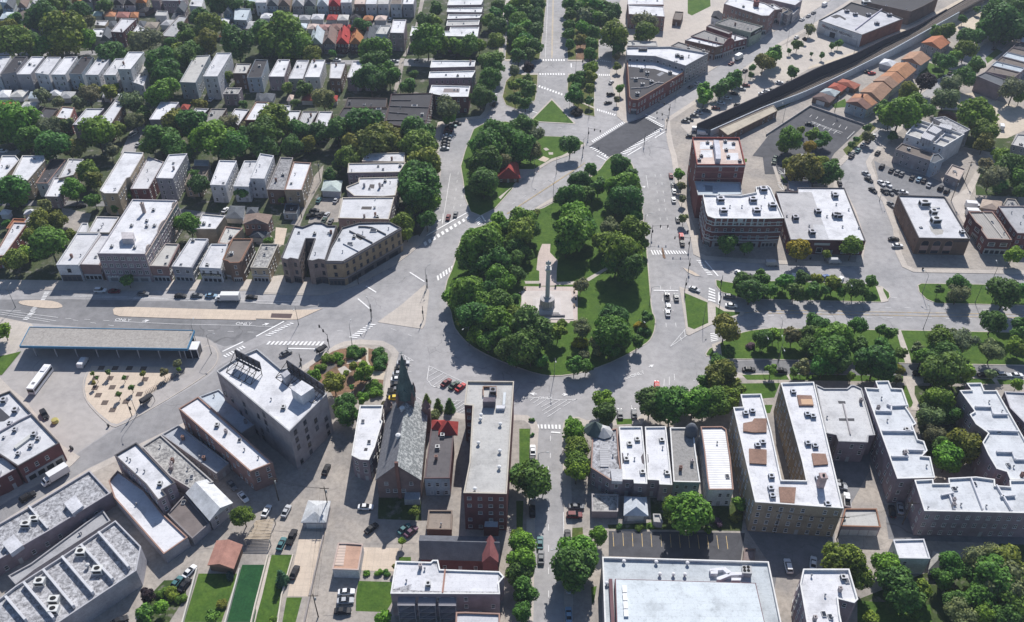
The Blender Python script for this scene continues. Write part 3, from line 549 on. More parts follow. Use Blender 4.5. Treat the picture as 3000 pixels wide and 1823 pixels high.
def building(pts, h, roof='white', wall='grey', name='apartment_building', desc=None, g=None, cat='building', lab=None, st=3, par=.45, coping=None, rmat='roof', win=True, smooth=0, clutter=2, roofobj=True, zbase=0, **kw):
    p = ccw([Vector((q.x, q.y)) for q in (W(pts, h) if isinstance(pts, str) else pts)])
    org = centroid(p); org.z = zbase; rt = root(name, org); loc = [(v.x-org.x, v.y-org.y) for v in p]; n = len(p)
    wc = WC[wall] if isinstance(wall, str) else wall; rc = RC[roof] if isinstance(roof, str) else roof
    k1 = random.uniform(.92, 1.08); wc = tuple(v*k1 for v in wc)
    H = h-zbase
    b = MB(); b.prism(loc, -.3, H, cap=False); b.obj('wall', 'brick' if wall in BRICKY else 'wall', wc, rt)
    q = inset(loc, .3); zr = H-par
    b = MB(); b.add([(v[0], v[1], zr) for v in inset(loc, .28)], [tuple(range(n))]); b.obj('roof', rmat, rc, rt)
    cc = TRIM[coping] if coping else tuple(min(.75, (v*.35+w*.55)) for v, w in zip(wc, rc))
    po = inset(loc, -.07)
    b = MB(); b.add([(v[0], v[1], H-.16) for v in po]+[(v[0], v[1], H+.04) for v in po]+[(v[0], v[1], H+.04) for v in q]+[(v[0], v[1], zr-.05) for v in q],
        [(r*n+i, r*n+(i+1) % n, (r+1)*n+(i+1) % n, (r+1)*n+i) for r in range(3) for i in range(n)]); b.obj('parapet', 'trim', cc, rt)
    if win: openings(rt, p, h, org, st=st, **kw)
    if clutter:
        A = max(v[0] for v in loc)-min(v[0] for v in loc); B_ = max(v[1] for v in loc)-min(v[1] for v in loc); qq = inset(loc, 1.2); got = 0
        x0 = min(v[0] for v in loc); y0 = min(v[1] for v in loc)
        for t in range(clutter*6):
            x = x0+random.random()*A; y = y0+random.random()*B_
            if not inside(x, y, qq): continue
            r = random.random()
            if r < .5: inst('roof_vent', VENTM, (.35, .35, .36), rt, (x, y, zr), 0, (1.1, 1.1, 1.1))
            elif r < .7: inst('skylight', HATCHM, (.55, .55, .55), rt, (x, y, zr), .04, (1.1, 1.5, 1))
            elif r < .85: inst('chimney', CHIMM, (.24, .15, .13) if random.random() < .35 else WC['stone'], rt, (x, y, zr), .04, (.9, .9, 1.5))
            else: inst('rooftop_unit', ACM, (.5, .5, .5), rt, (x, y, zr), .04, (1.3, 1.3, 1.0))
            got += 1
            if got >= clutter: break
    xm = px(pts)[0][0] if isinstance(pts, str) else 0
    if isinstance(pts, str): xm = sum(t[0] for t in px(pts))/len(p)
    if lab: tag(rt, lab, cat)
    elif desc: later(rt, xm, desc, cat, g)
    rt['_h'] = 0; del rt['_h']
    rt2 = {'rt': rt, 'p': p, 'org': org, 'h': h, 'zr': h-par}
    return rt2
def unit(B, s, name='rooftop_unit', me=None, size=(1.8, 1.5, 1.3), col=(.55, .55, .56), rz=.04):
    for x, y in px(s):
        q = P(x, y, B['zr']); inst(name, me or ACM, col, B['rt'], (q.x-B['org'].x, q.y-B['org'].y, B['zr']-B['org'].z), rz, size)
def rbox(B, s, hh, name, mat, col, z=None):    # a box-like upper part standing on a roof (penthouse, deck, well)
    z = B['zr'] if z is None else z
    p = ccw([Vector((q.x-B['org'].x, q.y-B['org'].y)) for q in W(s, z+hh)])
    b = MB(); b.prism(p, z-.05-B['org'].z, z+hh-B['org'].z); return b.obj(name, mat, col, B['rt'])
def rsheet(B, s, name, mat, col, dz=.006, z=None):
    z = (B['zr'] if z is None else z)+dz
    p = ccw([Vector((q.x-B['org'].x, q.y-B['org'].y)) for q in W(s, z)])
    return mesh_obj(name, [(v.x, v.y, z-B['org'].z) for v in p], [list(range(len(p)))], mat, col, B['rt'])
def rwall(B, s, hh=.5, w=.3, name='parapet_wall', mat='trim', col=(.6, .6, .62)):
    q = [Vector((v.x-B['org'].x, v.y-B['org'].y, B['zr']-.02-B['org'].z)) for v in W(s, B['zr'])]; b = MB()
    for i in range(len(q)-1): b.bar(q[i], q[i+1], w, hh)
    return b.obj(name, mat, col, B['rt'])
def pitched(pts, h, rise, roof, wall, name='house', desc=None, g=None, cat='house', lab=None, hip=0., over=.35, win=True, rmat='shingle', st=2, door=None, dorm=False, chim=False, porch=False, **kw):
    """corners FL FR BR BL at eave height; ridge from mid(FL,FR) to mid(BL,BR); hip 0..1 pulls the ridge ends in"""
    c = [Vector((q.x, q.y)) for q in (W(pts, h) if isinstance(pts, str) else pts)]
    org = centroid(c); rt = root(name, org); L = [Vector((v.x-org.x, v.y-org.y)) for v in c]
    wc = WC[wall] if isinstance(wall, str) else wall; rc = RC[roof] if isinstance(roof, str) else roof
    k1, k2 = random.uniform(.9, 1.08), random.uniform(.92, 1.08); wc = tuple(v*k1 for v in wc); rc = tuple(v*k2 for v in rc)
    a, d = (L[0]+L[1])/2, (L[2]+L[3])/2; r0 = a.lerp(d, hip*.5); r1 = d.lerp(a, hip*.5)
    b = MB(); v = [(q.x, q.y, -.3) for q in L]+[(q.x, q.y, h) for q in L]+[(a.x, a.y, h+rise*(1 if not hip else 0)), (d.x, d.y, h+rise*(1 if not hip else 0))]
    f = [(0, 1, 5, 8, 4) if not hip else (0, 1, 5, 4), (1, 2, 6, 5), (2, 3, 7, 9, 6) if not hip else (2, 3, 7, 6), (3, 0, 4, 7)]
    b.add(v, f); b.obj('wall', 'brick' if wall in BRICKY else 'wall', wc, rt)
    ce = (L[0]+L[1]+L[2]+L[3])/4; ax = (d-a); ax = ax.normalized() if ax.length > .1 else Vector((0, 1)); lt = Vector((-ax.y, ax.x))
    E = []
    for q in L:
        w = q-ce; E.append(q+ax*(over if w.dot(ax) > 0 else -over)+lt*(over if w.dot(lt) > 0 else -over))
    if not hip: r0 = r0-ax*over; r1 = r1+ax*over
    dz = -rise*over/max(1., abs((L[1]-L[0]).dot(lt))/2); z = h+dz; t = .14
    top = [(q.x, q.y, z) for q in E]+[(r0.x, r0.y, h+rise), (r1.x, r1.y, h+rise)]
    b = MB(); b.add([(x, y, zz_+t) for x, y, zz_ in top]+top, [(0, 4, 5, 3), (1, 2, 5, 4), (0, 1, 4), (2, 3, 5), (6, 9, 11, 10), (7, 10, 11, 8), (0, 3, 9, 6), (1, 7, 8, 2), (0, 6, 7, 1), (2, 8, 9, 3), (0, 6, 10, 4), (4, 10, 7, 1), (3, 5, 11, 9), (5, 2, 8, 11)] if not hip else [(0, 4, 5, 3), (1, 2, 5, 4), (0, 1, 4), (2, 3, 5), (0, 3, 9, 6), (1, 7, 8, 2), (0, 6, 7, 1), (2, 8, 9, 3)])
    ro = b.obj('roof', rmat, rc, rt)
    p = ccw([q for q in c])
    if win: openings(rt, p, h+.5, org, st=st, **kw)
    if door == 'garage':
        best = max(facades(p), key=lambda t_: t_[5]); i, A, C, dd, nn, fc = best; q = (A+C)/2
        inst('garage_door', GDOORM, (.6, .6, .6), rt, (q.x-org.x, q.y-org.y, .02), math.atan2(dd.y, dd.x), (min(4.6, (C-A).length*.8), 1, min(2.3, h*.85)))
    if chim:
        q = r0.lerp(r1, .62)+lt*.8; inst('chimney', CHIMM, WC['red'], ro, (q.x, q.y, h+rise*.55), math.atan2(ax.y, ax.x), (.8, .8, rise*.45+1.2))
    if dorm:
        q = r0.lerp(r1, .4)+lt*(1.3 if dorm > 0 else -1.3); m_ = MB(); m_.box(-.9, .9, -1.1, 1.1, 0, 1.1); m_.add([(-1.1, -1.3, 1.1), (1.1, -1.3, 1.1), (1.1, 1.3, 1.1), (-1.1, 1.3, 1.1), (0, -1.3, 1.9), (0, 1.3, 1.9)], [(0, 4, 5, 3), (1, 2, 5, 4), (0, 1, 4), (2, 3, 5)])
        o = m_.obj('dormer', 'shingle', rc, ro, (q.x, q.y, h+rise*.25)); o.rotation_euler[2] = math.atan2(ax.y, ax.x)-math.pi/2
    if porch:
        A, C = L[0], L[1]; o_ = (A+C)/2; wd = (C-A).length*.8; b = MB()
        b.box(-wd/2, wd/2, -2.2, 0, 2.5, 2.7); b.box(-wd/2, wd/2, -2.2, 0, 0, .6)
        for xx in (-wd/2+.2, wd/2-.2): b.box(xx-.1, xx+.1, -2.1, -1.9, .6, 2.5)
        o = b.obj('porch', 'trim', tuple(v*.8 for v in wc), rt, (o_.x, o_.y, 0)); o.rotation_euler[2] = math.atan2((C-A).y, (C-A).x)
    xs = sum(t_[0] for t_ in px(pts))/4 if isinstance(pts, str) else org.x
    if lab: tag(rt, lab, cat)
    elif desc: later(rt, xs, desc, cat, g)
    return {'rt': rt, 'p': p, 'org': org, 'h': h, 'zr': h}
def garage(pts, roof, wall='white', desc=None, g=None, h=2.7, rise=1.2, hip=.7, **kw):
    return pitched(pts, h, rise, roof, wall, 'garage', desc, g, 'garage', hip=hip, win=False, door='garage', **kw)
def lettering(B, txt, s, z, size, col, depth=.08, name='lettering', mat='plain', spread=None):
    """raised letters on a wall; s = two photo points of the base line at height z"""
    p, q = W(s, z); d = (q-p); cu = bpy.data.curves.new('text', 'FONT'); cu.body = txt; cu.size = size; cu.extrude = depth; cu.align_x = 'CENTER'
    o = bpy.data.objects.new('text', cu); me = bpy.data.meshes.new_from_object(o); bpy.data.objects.remove(o)
    me.materials.clear(); me.materials.append(MATS[mat]); w = max(v.co.x for v in me.vertices)-min(v.co.x for v in me.vertices)
    me.transform(Matrix.Rotation(math.pi/2, 4, 'X')); me.transform(Matrix.Diagonal((d.length/w, 1, 1, 1)))
    c = (p+q)/2; n = Vector((d.y, -d.x, 0)).normalized()*.14
    return inst(name, me, col, B['rt'], (c.x+n.x-B['org'].x, c.y+n.y-B['org'].y, z-B['org'].z), math.atan2(d.y, d.x))
def band(B, i, z0, z1, out=.1, col=(.6, .6, .6), name='cornice', mat='trim', t0=0., t1=1.):
    """a horizontal band standing proud of wall i"""
    p = B['p']; a, c = p[i], p[(i+1) % len(p)]; a, c = a.lerp(c, t0), a.lerp(c, t1); d = (c-a).normalized(); n = Vector((d.y, -d.x))*out; o = B['org']
    v = [a, c, c+n, a+n]; b = MB(); b.prism([(q.x-o.x, q.y-o.y) for q in ccw(v)], z0-o.z, z1-o.z, bottom=True)
    return b.obj(name, mat, col, B['rt'])
def front_edge(B, k=0):                       # index of the wall that looks most towards the photograph's side, long ones first
    e = sorted(facades(B['p']), key=lambda t: -(t[5]*(Vector(t[2])-Vector(t[1])).length)); return e[k][0]
# ================================================================== buildings, upper left
g1 = 'in the upper-left alley row'
for pts, h, rf, wl_, ds in (
    ('-150,715 -5,715 105,545 -40,540', 9.5, 'white', 'white', 'white-roofed three-flat cut by the frame'),
    ('5,715 150,692 265,545 140,545', 9.5, 'dark', 'grey', 'black-roofed grey three-flat'), ('160,715 290,715 425,545 305,545', 9.5, 'bright', 'grey', 'white-roofed grey three-flat'),
    ('335,700 465,718 585,550 455,550', 9.5, 'white', 'white', 'white-roofed pale three-flat'), ('490,718 625,718 745,545 620,550', 9.5, 'bright', 'white', 'bright-white-roofed three-flat'),
    ('660,710 785,715 900,550 780,550', 9, 'dark', 'blue', 'black-roofed blue-grey three-flat'), ('820,720 945,720 1065,548 945,550', 9.5, 'white', 'white', 'white-roofed three-flat'),
    ('995,722 1110,722 1200,560 1110,565', 9.5, 'white', 'white', 'narrow white-roofed three-flat'), ('1130,665 1255,665 1385,500 1235,500', 13, 'bright', 'white', 'tallest white four-storey flat block'),
    ('1262,785 1380,825 1430,690 1310,700', 6.5, 'white', 'white', 'low white two-flat'), ('1350,700 1420,690 1475,575 1395,575', 8, 'cream', 'cream', 'small cream-roofed flat block'),
    ('1728,790 1880,795 2020,530 1870,540', 9.5, 'cream', 'blue', 'cream-roofed pale blue three-flat'), ('1955,735 2090,735 2225,510 2085,510', 13, 'white', 'white', 'tall white four-storey flat block'),
    ('2240,705 2370,705 2415,615 2275,612', 9, 'cream', 'brown', 'cream-roofed brick flat block'), ('2375,748 2515,745 2575,578 2455,572', 8.5, 'dark', 'blue', 'ivy-edged black-roofed three-flat')):
    B = building('a1 '+pts, h, rf, wl_, desc=ds, g=g1, gap=2.6, skip=(), st=3 if h < 12 else 4, vacancy=.25)
for pts, h, rf, wl_, ds in (
    ('120,737 270,737 325,575 212,572', 8, 'bright', 'purple', 'white-roofed mauve two-flat'), ('313,757 450,757 510,580 395,580', 7.5, 'white', 'grey', 'white-roofed grey two-flat'),
    ('470,742 610,742 665,578 540,578', 8, 'bright', 'white', 'bright-white-roofed pale two-flat'), ('705,752 815,755 865,600 720,600', 8, 'white', 'brown', 'white-roofed brown two-flat'),
    ('875,745 1000,745 1035,590 930,590', 8, 'bright', 'purple', 'white-roofed two-flat beside a big tree'), ('1040,745 1150,745 1180,585 1060,585', 8, 'white', 'grey', 'white-roofed two-flat half behind a tree')):
    building('a2 '+pts, h, rf, wl_, desc=ds, g='left of the light alley', gap=2.4, st=2)
g2 = 'in the second upper-left row'
for t, h, rf, wl_, ds, rm in (
    ('a1 340,1150 450,1180 560,1045 430,1035', 8, 'dark', 'brown', 'patchy dark-roofed brick two-flat', 'roof_worn'), ('a1 530,1130 670,1150 715,1035 600,1025', 8, 'bright', 'red', 'white-roofed two-flat with red coping', 'roof'),
    ('a1 700,1200 860,1200 1000,1045 830,1045', 8.5, 'white', 'purple', 'wide white-roofed two-flat', 'roof'), ('a1 945,1165 1060,1205 1190,1000 1110,960', 8.5, 'white', 'brown', 'long white-roofed two-flat', 'roof'),
    ('a1 1435,1150 1600,1150 1720,985 1545,980', 9, 'bright', 'purple', 'stained white-roofed mauve flat block', 'roof'), ('a1 1690,1130 1790,1135 1860,1055 1735,1055', 7, 'dark', 'brown', 'small black-roofed flat block', 'roof'),
    ('a1 1830,1120 1930,1130 2010,1045 1880,1040', 7, 'white', 'brown', 'small white-roofed flat block', 'roof'), ('a1 1960,1190 2080,1200 2180,1045 2030,1045', 7.5, 'gravel', 'brown', 'grey gravel-roofed flat block', 'gravel_roof'),
    ('a1 2205,1130 2290,1205 2395,1055 2260,1045', 8, 'white', 'brown', 'angled white-roofed flat block', 'roof'), ('a1 2355,1155 2530,1155 2590,985 2462,980', 9, 'bright', 'red', 'tall white-roofed red brick flat block', 'roof'),
    ('a2 130,1115 270,1110 300,1060 170,1060', 6, 'white', 'brown', 'low white-roofed flat block', 'roof'), ('a2 275,1170 390,1170 430,1065 300,1065', 7, 'white', 'brown', 'white-roofed flat block', 'roof'),
    ('a2 410,1165 520,1210 600,1070 450,1070', 7, 'grey', 'brown', 'grey ribbed-roofed flat block', 'ribbed'), ('a2 560,1200 690,1215 735,1075 610,1072', 7.5, 'white', 'brown', 'clean white-roofed flat block', 'roof')):
    building(t, h, rf, wl_, desc=ds, g=g2, rmat=rm, st=2, coping='o' if 'red' in ds else None)
gg = 'in the upper-left garage rows'
for pts, rf, wl_, ds in (
    ('-20,935 85,935 105,870 10,866', 'white', 'white', 'white hip-roofed garage'), ('95,932 215,932 272,868 150,866', 'cream', 'white', 'cream hip-roofed garage'), ('275,945 385,945 395,885 300,882', 'blue', 'white', 'pale blue hip-roofed garage'),
    ('465,915 575,920 600,872 500,868', 'white', 'white', 'small white hip-roofed garage'), ('575,945 690,945 725,885 615,882', 'grey', 'white', 'grey hip-roofed garage'), ('5,1045 145,1045 172,990 30,988', (.33, .05, .045), 'white', 'red-roofed garage'),
    ('205,1035 320,1035 365,985 240,982', 'cream', 'white', 'cream-grey hip-roofed garage'), ('990,935 1055,935 1065,900 1000,898', 'white', 'brown', 'tiny white-roofed garage'), ('1100,950 1180,960 1190,905 1110,900', 'white', 'white', 'square white-roofed garage'), ('1735,1050 1800,1055 1825,1010 1760,1005', (.33, .08, .06), 'brown', 'small red-roofed shed')):
    garage('a1 '+pts, rf, wl_, ds, gg, h=2.8)
building('a1 190,1095 310,1100 335,1040 235,1035', 4, 'white', 'red', 'garage', 'flat white-roofed red brick garage', gg, cat='garage', st=1, clutter=1)
building('a1 35,1060 150,1062 170,1037 60,1035', 4, 'cream', 'white', 'garage', 'flat cream-roofed garage', gg, cat='garage', st=1, clutter=0)
building('a1 2145,905 2290,905 2325,845 2180,845', 6.5, 'cream', 'purple', lab='small mauve coach house with a flaking roof by the white car', rmat='roof_worn', st=2)
for pts, rf, ds in (('0,965 40,970 90,905 10,890', 'slate', 'slate hip-roofed garage'), ('45,975 150,975 182,905 90,895', 'slate', 'wide slate hip-roofed garage'), ('440,965 570,968 610,915 480,905', (.24, .065, .05), 'wide red-roofed garage'), ('708,972 775,972 782,920 720,916', (.34, .06, .05), 'bright red-roofed garage'), ('300,965 345,968 360,915 320,915', 'pink', 'pink-roofed shed')):
    garage('a2 '+pts, rf, 'white', ds, 'behind the dark-roofed apartment blocks')
building('a2 205,1065 325,1065 330,1018 220,1015', 4.5, 'white', 'white', 'garage', 'flat white-roofed garage', 'behind the dark-roofed apartment blocks', cat='garage', st=1, clutter=0)
# dark-roofed block pair and the stacks beside the boulevard drive
D1 = building('a2 745,1190 890,1215 1240,1165 1270,1040 840,1035', 8.5, 'dark', 'brown', lab='wide dark-roofed brick apartment block with small skylights', st=3, clutter=0)
for s in ('a2 905,1150', 'a2 1180,1052'): unit(D1, s, 'skylight', HATCHM, (2.6, 2, 1.2), (.5, .5, .5))
rwall(D1, 'a2 900,1110 1240,1105'); rbox(D1, 'a2 1030,1120 1085,1125 1095,1065 1060,1060', .7, 'light_well', 'trim', (.4, .38, .38)); rbox(D1, 'a2 1185,1165 1215,1170 1240,1120 1210,1115', .7, 'light_well', 'trim', (.4, .38, .38))
building('a2 850,1030 1250,1030 1262,945 880,940', 7.5, 'dark', 'brown', lab='low dark-roofed brick block behind the wide dark-roofed one', st=2, clutter=3)
D2 = building('a2 1245,1190 1450,1222 1625,1215 1700,895 1300,905', 9, 'dark', 'darkred', lab='large square dark-roofed brick apartment block with roof dividers', st=3, clutter=3)
for s in ('a2 1525,1022', 'a2 1490,1158'): unit(D2, s, 'skylight', HATCHM, (2.8, 2, 1.2), (.5, .5, .5))
for s in ('a2 1300,970 1490,970', 'a2 1285,1025 1670,1040', 'a2 1280,1085 1460,1100', 'a2 1260,1160 1640,1165'): rwall(D2, s, .5, .3, 'roof_divider', 'trim', (.13, .12, .13))
g3_ = 'beside the boulevard drive'
for pts, h, wl_, ds in (('1675,650 2100,640 2110,585 1690,582', 10, 'purple', 'rear white-roofed long flat block'), ('1660,750 2075,745 2110,680 1670,692', 10, 'purple', 'middle white-roofed long flat block'), ('1665,895 1850,930 2040,930 2060,830 1690,820', 9, 'darkred', 'front white-roofed red brick flat block with a roof deck')):
    B = building('a2 '+pts, h, 'bright', wl_, desc=ds, g=g3_, st=3, clutter=3, coping='w')
rsheet(B, 'a2 1800,890 1955,892 1960,852 1808,852', 'roof_deck', 'plain', (.16, .13, .13))
g4 = 'left of the boulevard trees'
for pts, h, ds in (('1840,50 2165,45 2190,-10 1860,-10', 9, 'topmost white-roofed flat block'), ('1835,115 2170,118 2180,72 1842,80', 9, 'long white-roofed flat block'), ('1840,182 2150,172 2170,140 1850,140', 9, 'thin white-roofed flat block'), ('1830,248 2140,240 2150,195 1840,200', 9, 'dirty cream-roofed flat block'), ('1735,345 2130,352 2145,262 1870,262 1860,300 1745,300', 9.5, 'white-roofed corner flat block with a stone cornice'), ('1480,345 1640,335 1650,262 1500,257', 8, 'square white-roofed flat block')):
    building('a2 '+pts, h, 'cream' if 'cream' in ds else 'bright', 'purple', desc=ds, g=g4, st=3, coping='w')
# cottages with gables
g5 = 'in the gabled cottage row below the red house'
for x, rf, wl_, ds, dm in ((575, 'blue', 'stone', 'pale blue-roofed cottage', 1), (700, (.22, .16, .14), 'stone', 'brown-roofed cottage', 1), (830, (.42, .06, .055), 'darkred', 'bright red-roofed cottage', -1), (960, (.42, .19, .08), 'brown', 'orange-roofed cottage', 1), (1080, 'slate', 'grey', 'slate-roofed cottage', 0)):
    pitched(f'a2 {x-55},415 {x+55},420 {x+80},300 {x-30},300', 5.5, 3.6, rf, wl_, 'cottage', ds, g5, dorm=dm, porch=True, chim=True, gap=1.9, st=2)
building('a2 1150,325 1255,330 1300,245 1200,245', 9.5, 'cream', 'blue', lab='pale blue three-flat with a bay left of the tall brick flat', st=3)
building('a2 1290,315 1420,318 1445,190 1320,190', 11, 'bright', 'purple', lab='tall bay-fronted brick three-flat beside the light alley', st=3)
g6 = 'in the cottage row along the top edge'
for x, rf, wl_, ds in ((155, 'slate', 'blue', 'dark-roofed blue cottage'), (270, (.2, .15, .13), 'tan', 'tan cottage'), (400, 'grey', 'stone', 'grey stone cottage'), (515, 'slate', 'green', 'dark green cottage'), (640, 'blue', 'blue', 'blue-sided cottage'), (750, (.36, .05, .06), 'red', 'red cottage with white windows')):
    pitched(f'a2 {x-52},52 {x+52},55 {x+70},-60 {x-30},-60', 6.2, 3.8, rf, wl_, 'cottage', ds, g6, gap=1.7, chim=True, st=2)
for x, wl_, rf, ds in ((45, 'white', 'white', 'white flat-roofed two-flat'), (865, 'white', 'white', 'white siding two-flat'), (995, 'brown', 'pink', 'orange-roofed brown two-flat'), (1105, 'white', 'white', 'narrow white two-flat'), (1220, 'white', 'cream', 'white two-flat with rear porch'), (1345, 'white', 'brown', 'brown-roofed white two-flat'), (1462, 'grey', 'bright', 'bright-roofed grey two-flat')):
    building(f'a2 {x-52},{25 if x < 900 else 40} {x+52},{25 if x < 900 else 40} {x+75},-70 {x-30},-70', 8.5, rf, wl_, desc=ds, g=g6, st=2, clutter=1, gap=2)
for t, rf, wl_, hg, ds in (('a1 690,15 770,30 800,-60 720,-70', (.36, .17, .08), 'brown', 6, 'orange-roofed cottage'), ('a1 790,10 870,20 900,-70 820,-70', 'slate', 'blue', 6, 'blue cottage'), ('a1 880,0 950,5 990,-80 910,-80', 'brown', 'purple', 6, 'mauve cottage'),
    ('a1 1085,40 1175,45 1205,-40 1115,-45', 'dark', 'white', 6, 'black-roofed white cottage'), ('a1 1195,45 1290,45 1320,-40 1225,-45', 'dark', 'white', 6, 'second black-roofed white cottage'), ('a1 1310,20 1400,25 1430,-50 1340,-60', (.42, .18, .08), 'tan', 6, 'orange-roofed tan cottage'), ('a1 2330,40 2430,45 2470,-20 2370,-25', 'blue', 'white', 6, 'white gabled cottage')):
    pitched(t, hg, 3.4, rf, wl_, 'cottage', ds, 'along the top edge at upper left', gap=1.9)
for t, wl_, rf, ds in (('a1 1450,0 1530,5 1560,-70 1480,-80', 'purple', 'brown', 'mauve brick flat block'), ('a1 1560,5 1760,10 1790,-90 1590,-100', 'purple', 'grey', 'wide mauve brick flat block'), ('a1 1820,55 1940,65 1960,-20 1850,-25', 'white', 'white', 'white flat-roofed block'), ('a1 0,20 60,25 90,-50 20,-60', 'blue', 'blue', 'blue flat block cut by the frame')):
    building(t, 8, rf, wl_, desc=ds, g='along the top edge at upper left', st=2, clutter=1)
g7 = 'in the top-edge garage rows'
for t, rf, wl_, ds in (('a2 45,175 150,178 165,130 60,128', 'white', 'white', 'white hip-roofed garage'), ('a2 175,165 275,170 298,110 200,105', 'brown', 'white', 'brown hip-roofed garage'), ('a2 290,190 390,195 400,145 310,140', 'grey', 'white', 'grey hip-roofed garage'), ('a2 405,190 510,192 525,150 425,148', 'grey', 'white', 'pale grey hip-roofed garage'), ('a2 530,185 640,188 655,140 550,138', 'white', 'white', 'white garage with a ridge'), ('a2 680,190 770,190 785,145 700,142', (.36, .06, .055), 'white', 'red hip-roofed garage'), ('a2 785,195 880,195 893,145 800,143', 'cream', 'white', 'cream hip-roofed garage'), ('a2 905,180 1000,182 1012,138 925,135', 'dark', 'brown', 'black-roofed garage'), ('a2 1030,195 1115,195 1130,155 1045,152', (.40, .19, .10), 'brown', 'orange-roofed garage'), ('a2 1145,195 1245,195 1260,155 1160,152', 'pink', 'white', 'peach-roofed garage'),
    ('a2 380,270 480,272 490,230 395,228', 'blue', 'white', 'pale mint hip-roofed garage'), ('a2 495,278 595,280 605,235 510,232', 'pink', 'white', 'pink-tan hip-roofed garage'), ('a2 608,285 715,285 722,240 620,238', (.38, .22, .2), 'red', 'rose hip-roofed garage'), ('a2 725,285 820,288 830,232 740,230', (.25, .15, .13), 'brown', 'brown garage'), ('a2 870,280 910,285 925,245 885,240', (.4, .05, .05), 'red', 'small red-roofed garage'), ('a2 145,255 215,260 232,220 160,215', (.42, .2, .1), 'brown', 'orange-roofed shed'), ('a2 1110,300 1190,302 1200,245 1130,240', 'slate', 'brown', 'slate-roofed garage'),
    ('a1 0,180 100,182 130,118 40,112', 'blue', 'white', 'blue-grey hip-roofed garage'), ('a1 155,182 290,185 320,100 190,95', 'brown', 'white', 'large brown-roofed garage'), ('a1 540,150 630,155 650,110 560,105', (.42, .2, .1), 'brown', 'orange hip-roofed garage'), ('a1 895,150 970,155 990,115 910,112', (.42, .5, .44), 'white', 'mint-roofed garage'), ('a1 1000,155 1100,160 1125,98 1020,92', (.42, .2, .11), 'white', 'orange hip-roofed white garage'), ('a1 1120,165 1230,170 1250,120 1140,115', (.3, .14, .12), 'brown', 'rust-roofed garage'), ('a1 1255,165 1320,168 1330,120 1265,118', (.4, .18, .09), 'brown', 'small orange-roofed shed'),
    ('a1 1390,265 1500,270 1530,215 1420,212', (.3, .26, .22), 'cream', 'tan hip-roofed garage'), ('a1 1330,250 1380,255 1405,205 1340,203', 'slate', 'white', 'slate-roofed shed'), ('a1 1545,240 1640,245 1680,195 1600,190', 'grey', 'white', 'white-fronted gabled garage'), ('a1 2215,285 2320,290 2340,230 2235,225', 'slate', 'white', 'slate hip-roofed garage'), ('a1 2345,275 2462,280 2480,210 2370,205', 'grey', 'white', 'wide grey hip-roofed garage'), ('a1 2110,350 2180,355 2200,310 2130,305', (.42, .2, .1), 'tan', 'orange-roofed garage among trees'), ('a1 2270,355 2400,360 2462,320 2320,312', (.42, .18, .1), 'tan', 'wide orange-roofed garage'), ('a1 200,295 260,305 285,260 225,250', (.33, .16, .13), 'brown', 'pinkish-roofed shed'), ('a1 1310,110 1400,115 1480,75 1390,70', 'dark', 'brown', 'black-roofed garage by the ivy') ):
    garage(t, rf, wl_, ds, g7, h=3)
for t, rf, wl_, ds in (('a1 40,75 120,80 150,10 75,5', 'slate', 'blue', 'blue-sided cottage'), ('a1 170,65 250,70 280,0 205,-5', (.2, .15, .13), 'white', 'brown-roofed white cottage'), ('a1 290,60 370,65 400,-5 325,-10', 'grey', 'white', 'grey-roofed white cottage'), ('a1 2020,110 2110,115 2140,50 2055,45', 'slate', 'white', 'slate-roofed white cottage'), ('a1 2150,130 2235,135 2265,70 2185,65', 'grey', 'blue', 'grey-roofed blue cottage'), ('a1 1690,110 1770,115 1800,50 1725,45', 'slate', 'purple', 'slate-roofed mauve cottage')):
    pitched(t, 5.2, 3, rf, wl_, 'cottage', ds, 'near the top-left corner', gap=1.9, chim=True)
for t, rf, ds in (('a1 330,160 430,165 455,115 355,110', 'grey', 'grey hip-roofed garage'), ('a1 440,160 530,165 550,120 465,115', 'cream', 'cream hip-roofed garage'), ('a1 640,235 740,240 765,190 665,185', 'blue', 'pale blue hip-roofed garage'), ('a1 2080,225 2190,230 2210,180 2100,175', 'white', 'white hip-roofed garage'), ('a1 1650,175 1740,180 1765,130 1675,125', 'slate', 'slate hip-roofed garage'), ('a1 1990,190 2065,195 2085,150 2010,145', 'cream', 'small cream-roofed garage'), ('a1 1040,250 1100,255 1120,205 1060,200', 'slate', 'narrow slate-roofed garage')):
    garage(t, rf, 'white', ds, 'near the top-left corner', h=3)
building('a1 1490,150 1600,152 1612,108 1510,105', 5, 'cream', 'white', desc='cream flat-roofed garage', g=g7, cat='garage', st=1, clutter=0)
building('a1 910,240 1010,248 1040,198 925,196', 5, 'white', 'tan', desc='white flat-roofed coach house', g=g7, cat='garage', st=1, clutter=1)
building('a1 2250,190 2370,195 2410,85 2260,82', 7, 'blue', 'blue', lab='pale blue flat-roofed block near the top among trees', st=2)
building('a1 1065,305 1180,312 1312,182 1170,176', 9, 'white', 'darkred', lab='long white-roofed dark brick three-flat standing alone at upper left', st=3)
building('a1 885,345 985,358 1035,272 900,280', 6, 'bright', 'grey', lab='white-roofed cottage left of the lone dark brick three-flat', st=1)
building('a1 1275,310 1365,350 1420,290 1325,238', 6, 'bright', 'grey', lab='white-roofed low block right of the lone dark brick three-flat', st=1)
pitched('a1 965,385 1070,390 1090,310 995,300', 5, 3.2, 'slate', 'grey', 'cottage', lab='grey gabled cottage in front of the lone dark brick three-flat', gap=1.9)
pitched('a1 280,320 350,340 390,270 300,255', 5, 3, 'slate', 'white', 'cottage', lab='white gabled cottage half hidden in trees at far left', gap=1.9)
